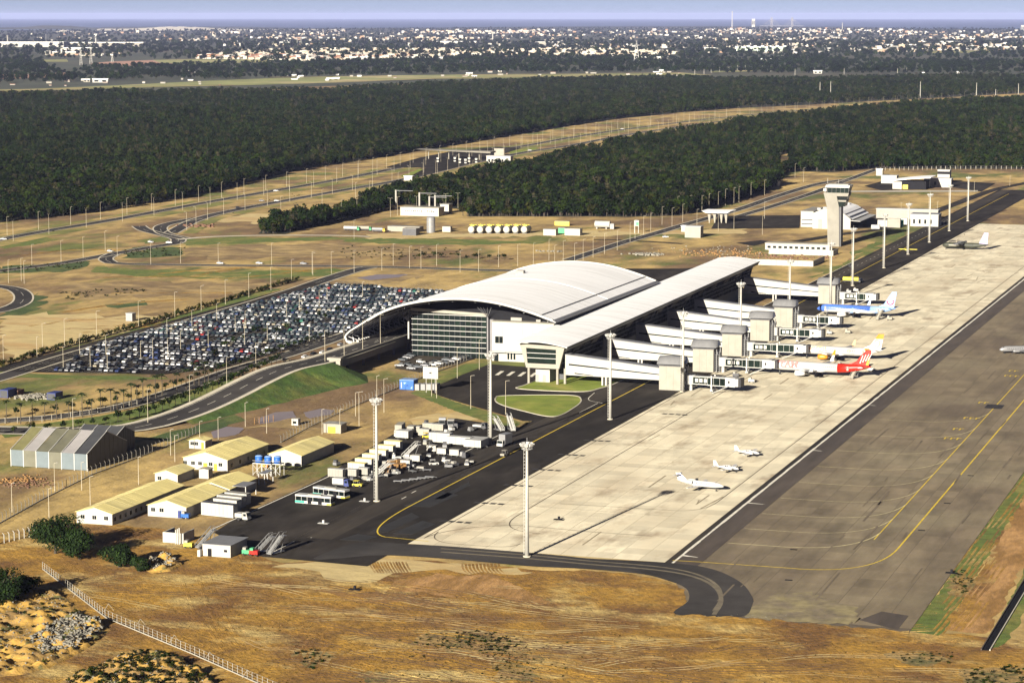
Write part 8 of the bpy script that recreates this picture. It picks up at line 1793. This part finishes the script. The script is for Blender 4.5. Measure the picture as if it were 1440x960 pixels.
for lb, px, py, wpx, top in (('white slim tower block standing above the coast',1059.5,38.5,4.5,27),('far white tower at the right frame edge',1438,44,4,36)): block('tower_block', lb, 'tower block', px, py, W(wpx,py), W(py-top,py), W(wpx,py), 'white_wall', wins=3)
rf = random.Random(31); cnt = {}
for i in range(46):
    zone = i % 3; x = rf.uniform(*((5,330),(340,660),(670,960))[zone]); y = rf.uniform(*((112,123),(106,115),(101,107))[zone]); q = ('left','middle','right')[zone]; kd = rf.choice(['white farmhouse','cream farm shed','pale low barn']); cnt[kd+q] = cnt.get(kd+q, 0) + 1
    block('farm_building', f'tiny {kd} on the {q} fields before the town, {ordi(cnt[kd+q]-1)} of its kind', 'farm building', x, y, W(rf.uniform(2,9),y), W(rf.uniform(1.2,2.4),y), W(rf.uniform(2,4),y), {'white farmhouse':'white_wall','cream farm shed':'offwhite','pale low barn':'box_grey'}[kd], wins=0, roofm=rf.choice(['roof_white','offwhite','terracotta']))['group'] = 'farm buildings on the far fields'
def mast(name, label, cat, px, py, top, wpx, m_, lat=False):
    t = thing(name, label, cat, tuple(G(px,py)), YAW); h = W(py-top,py); w = W(wpx,py)
    mb = MB()
    if lat:
        for sx in (-1,1):
            for sy in (-1,1): mb.tube((sx*w*1.4,sy*w*1.4,0),(sx*w*.15,sy*w*.15,h),w*.16,w*.1,4)
        for k in range(6): f = 1-k/6.5; mb.box(-w*1.4*f,w*1.4*f,-w*1.4*f,-w*1.4*f+w*.15,h*k/6.5,h*k/6.5+w*.2)
        mb.tube((-w*1.6,0,h*.86),(w*1.6,0,h*.86),w*.14,n=4)
        mb.build('lattice', M[m_], t)
    else: mb.tube((0,0,0),(0,0,h),w*.5,w*.35,8); mb.build('shaft', M[m_], t); MB().tube((0,0,h),(0,0,h*1.05),w*.7,w*.6,8).build('head', M[m_], t)
    return t
mast('water_tower', 'tall white slender tower piercing the horizon', 'tower', 1029.5, 38.5, 17.5, 1.4, 'white_wall'); mast('water_tower', 'white factory water tower at the far left', 'water tower', 11, 66, 51, 2.4, 'offwhite'); mast('water_tower', 'white factory water tower between the long sheds', 'water tower', 135, 66, 54, 2.2, 'white_wall'); mast('antenna_mast', 'thin mast between the two factory water towers', 'mast', 65, 66, 49, .9, 'grey_metal'); mast('water_tower', 'white water tower in the far middle town', 'water tower', 693, 58.5, 46, 2, 'white_wall'); mast('water_tower', 'white tank tower over the near town edge', 'water tower', 575.5, 67, 60, 5, 'white_wall'); mast('lattice_tower', 'white lattice tower beside the long pale school', 'lattice tower', 895, 87, 60, 2.6, 'white_metal', True); mast('lighthouse', 'thin striped lighthouse on the right coast', 'lighthouse', 1184.5, 44, 33, 1.1, 'white_wall')
for k, (px_, py_, tp_) in enumerate(((114,92,68),(128,90,66),(158,88,77),(1100,79,64),(1349,80,66),(418,65,54),(423,63,52))): mast('power_pylon', f'far steel power pylon, {ordi([0,1,2,5,6,3,4][k])} from the left', 'pylon', px_, py_, tp_, 1.2 if k < 3 else .8, 'galv', True)['group'] = 'far power pylons'
# cable-stayed bridge on the coast
pb = G(1068, 38.6); pe = G(1130, 38.6); t = thing('cable_bridge', 'faint cable-stayed bridge with twin pylons on the coast', 'bridge', tuple(pb), math.atan2(pe.y-pb.y, pe.x-pb.x)); Lb = (pe-pb).length; hb_ = W(14,38.6); sc_ = Lb/62
MB().box(0,Lb,-8,8,W(1.6,38.6),W(2.1,38.6)).build('deck', M['grey_metal'], t)
for x in (17, 46):
    for s in (-1,1): MB().tube((x*sc_+s*W(.9,38.6),0,0),(x*sc_+s*W(.7,38.6),0,hb_),W(.35,38.6),n=6).build('pylon', M['offwhite'], t)
    mb2 = MB()
    for s in (-1,1):
        for q in range(1,6): mb2.tube((x*sc_,0,hb_*(.6+.07*q)),(x*sc_+s*q*2.6*sc_,0,W(2,38.6)),W(.07,38.6),n=4,caps=False)
    mb2.build('cable', M['galv'], t)

# ================================================================== AIR
hz_ = bpy.data.meshes.new('haze'); bmh = bmesh.new(); bmesh.ops.create_cube(bmh, size=1.0); bmh.to_mesh(hz_); bmh.free()
haze = link('haze', hz_); haze.scale = (150000, 100200, 232); haze.location = (-11000, 46500, 114.5); haze['kind'] = 'stuff'
hm_ = bpy.data.materials.new('haze'); hm_.use_nodes = True; nt = hm_.node_tree; nt.nodes.remove(nt.nodes['Principled BSDF']); pv = nt.nodes.new('ShaderNodeVolumePrincipled'); pv.inputs['Color'].default_value = (.47,.53,.92,1); pv.inputs['Density'].default_value = 1.15e-5; pv.inputs['Anisotropy'].default_value = 0.0
nt.links.new(pv.outputs[0], nt.nodes['Material Output'].inputs['Volume']); hz_.materials.append(hm_)
print('trees', n1, n2, n3, n4, 'objects', len(bpy.data.objects))
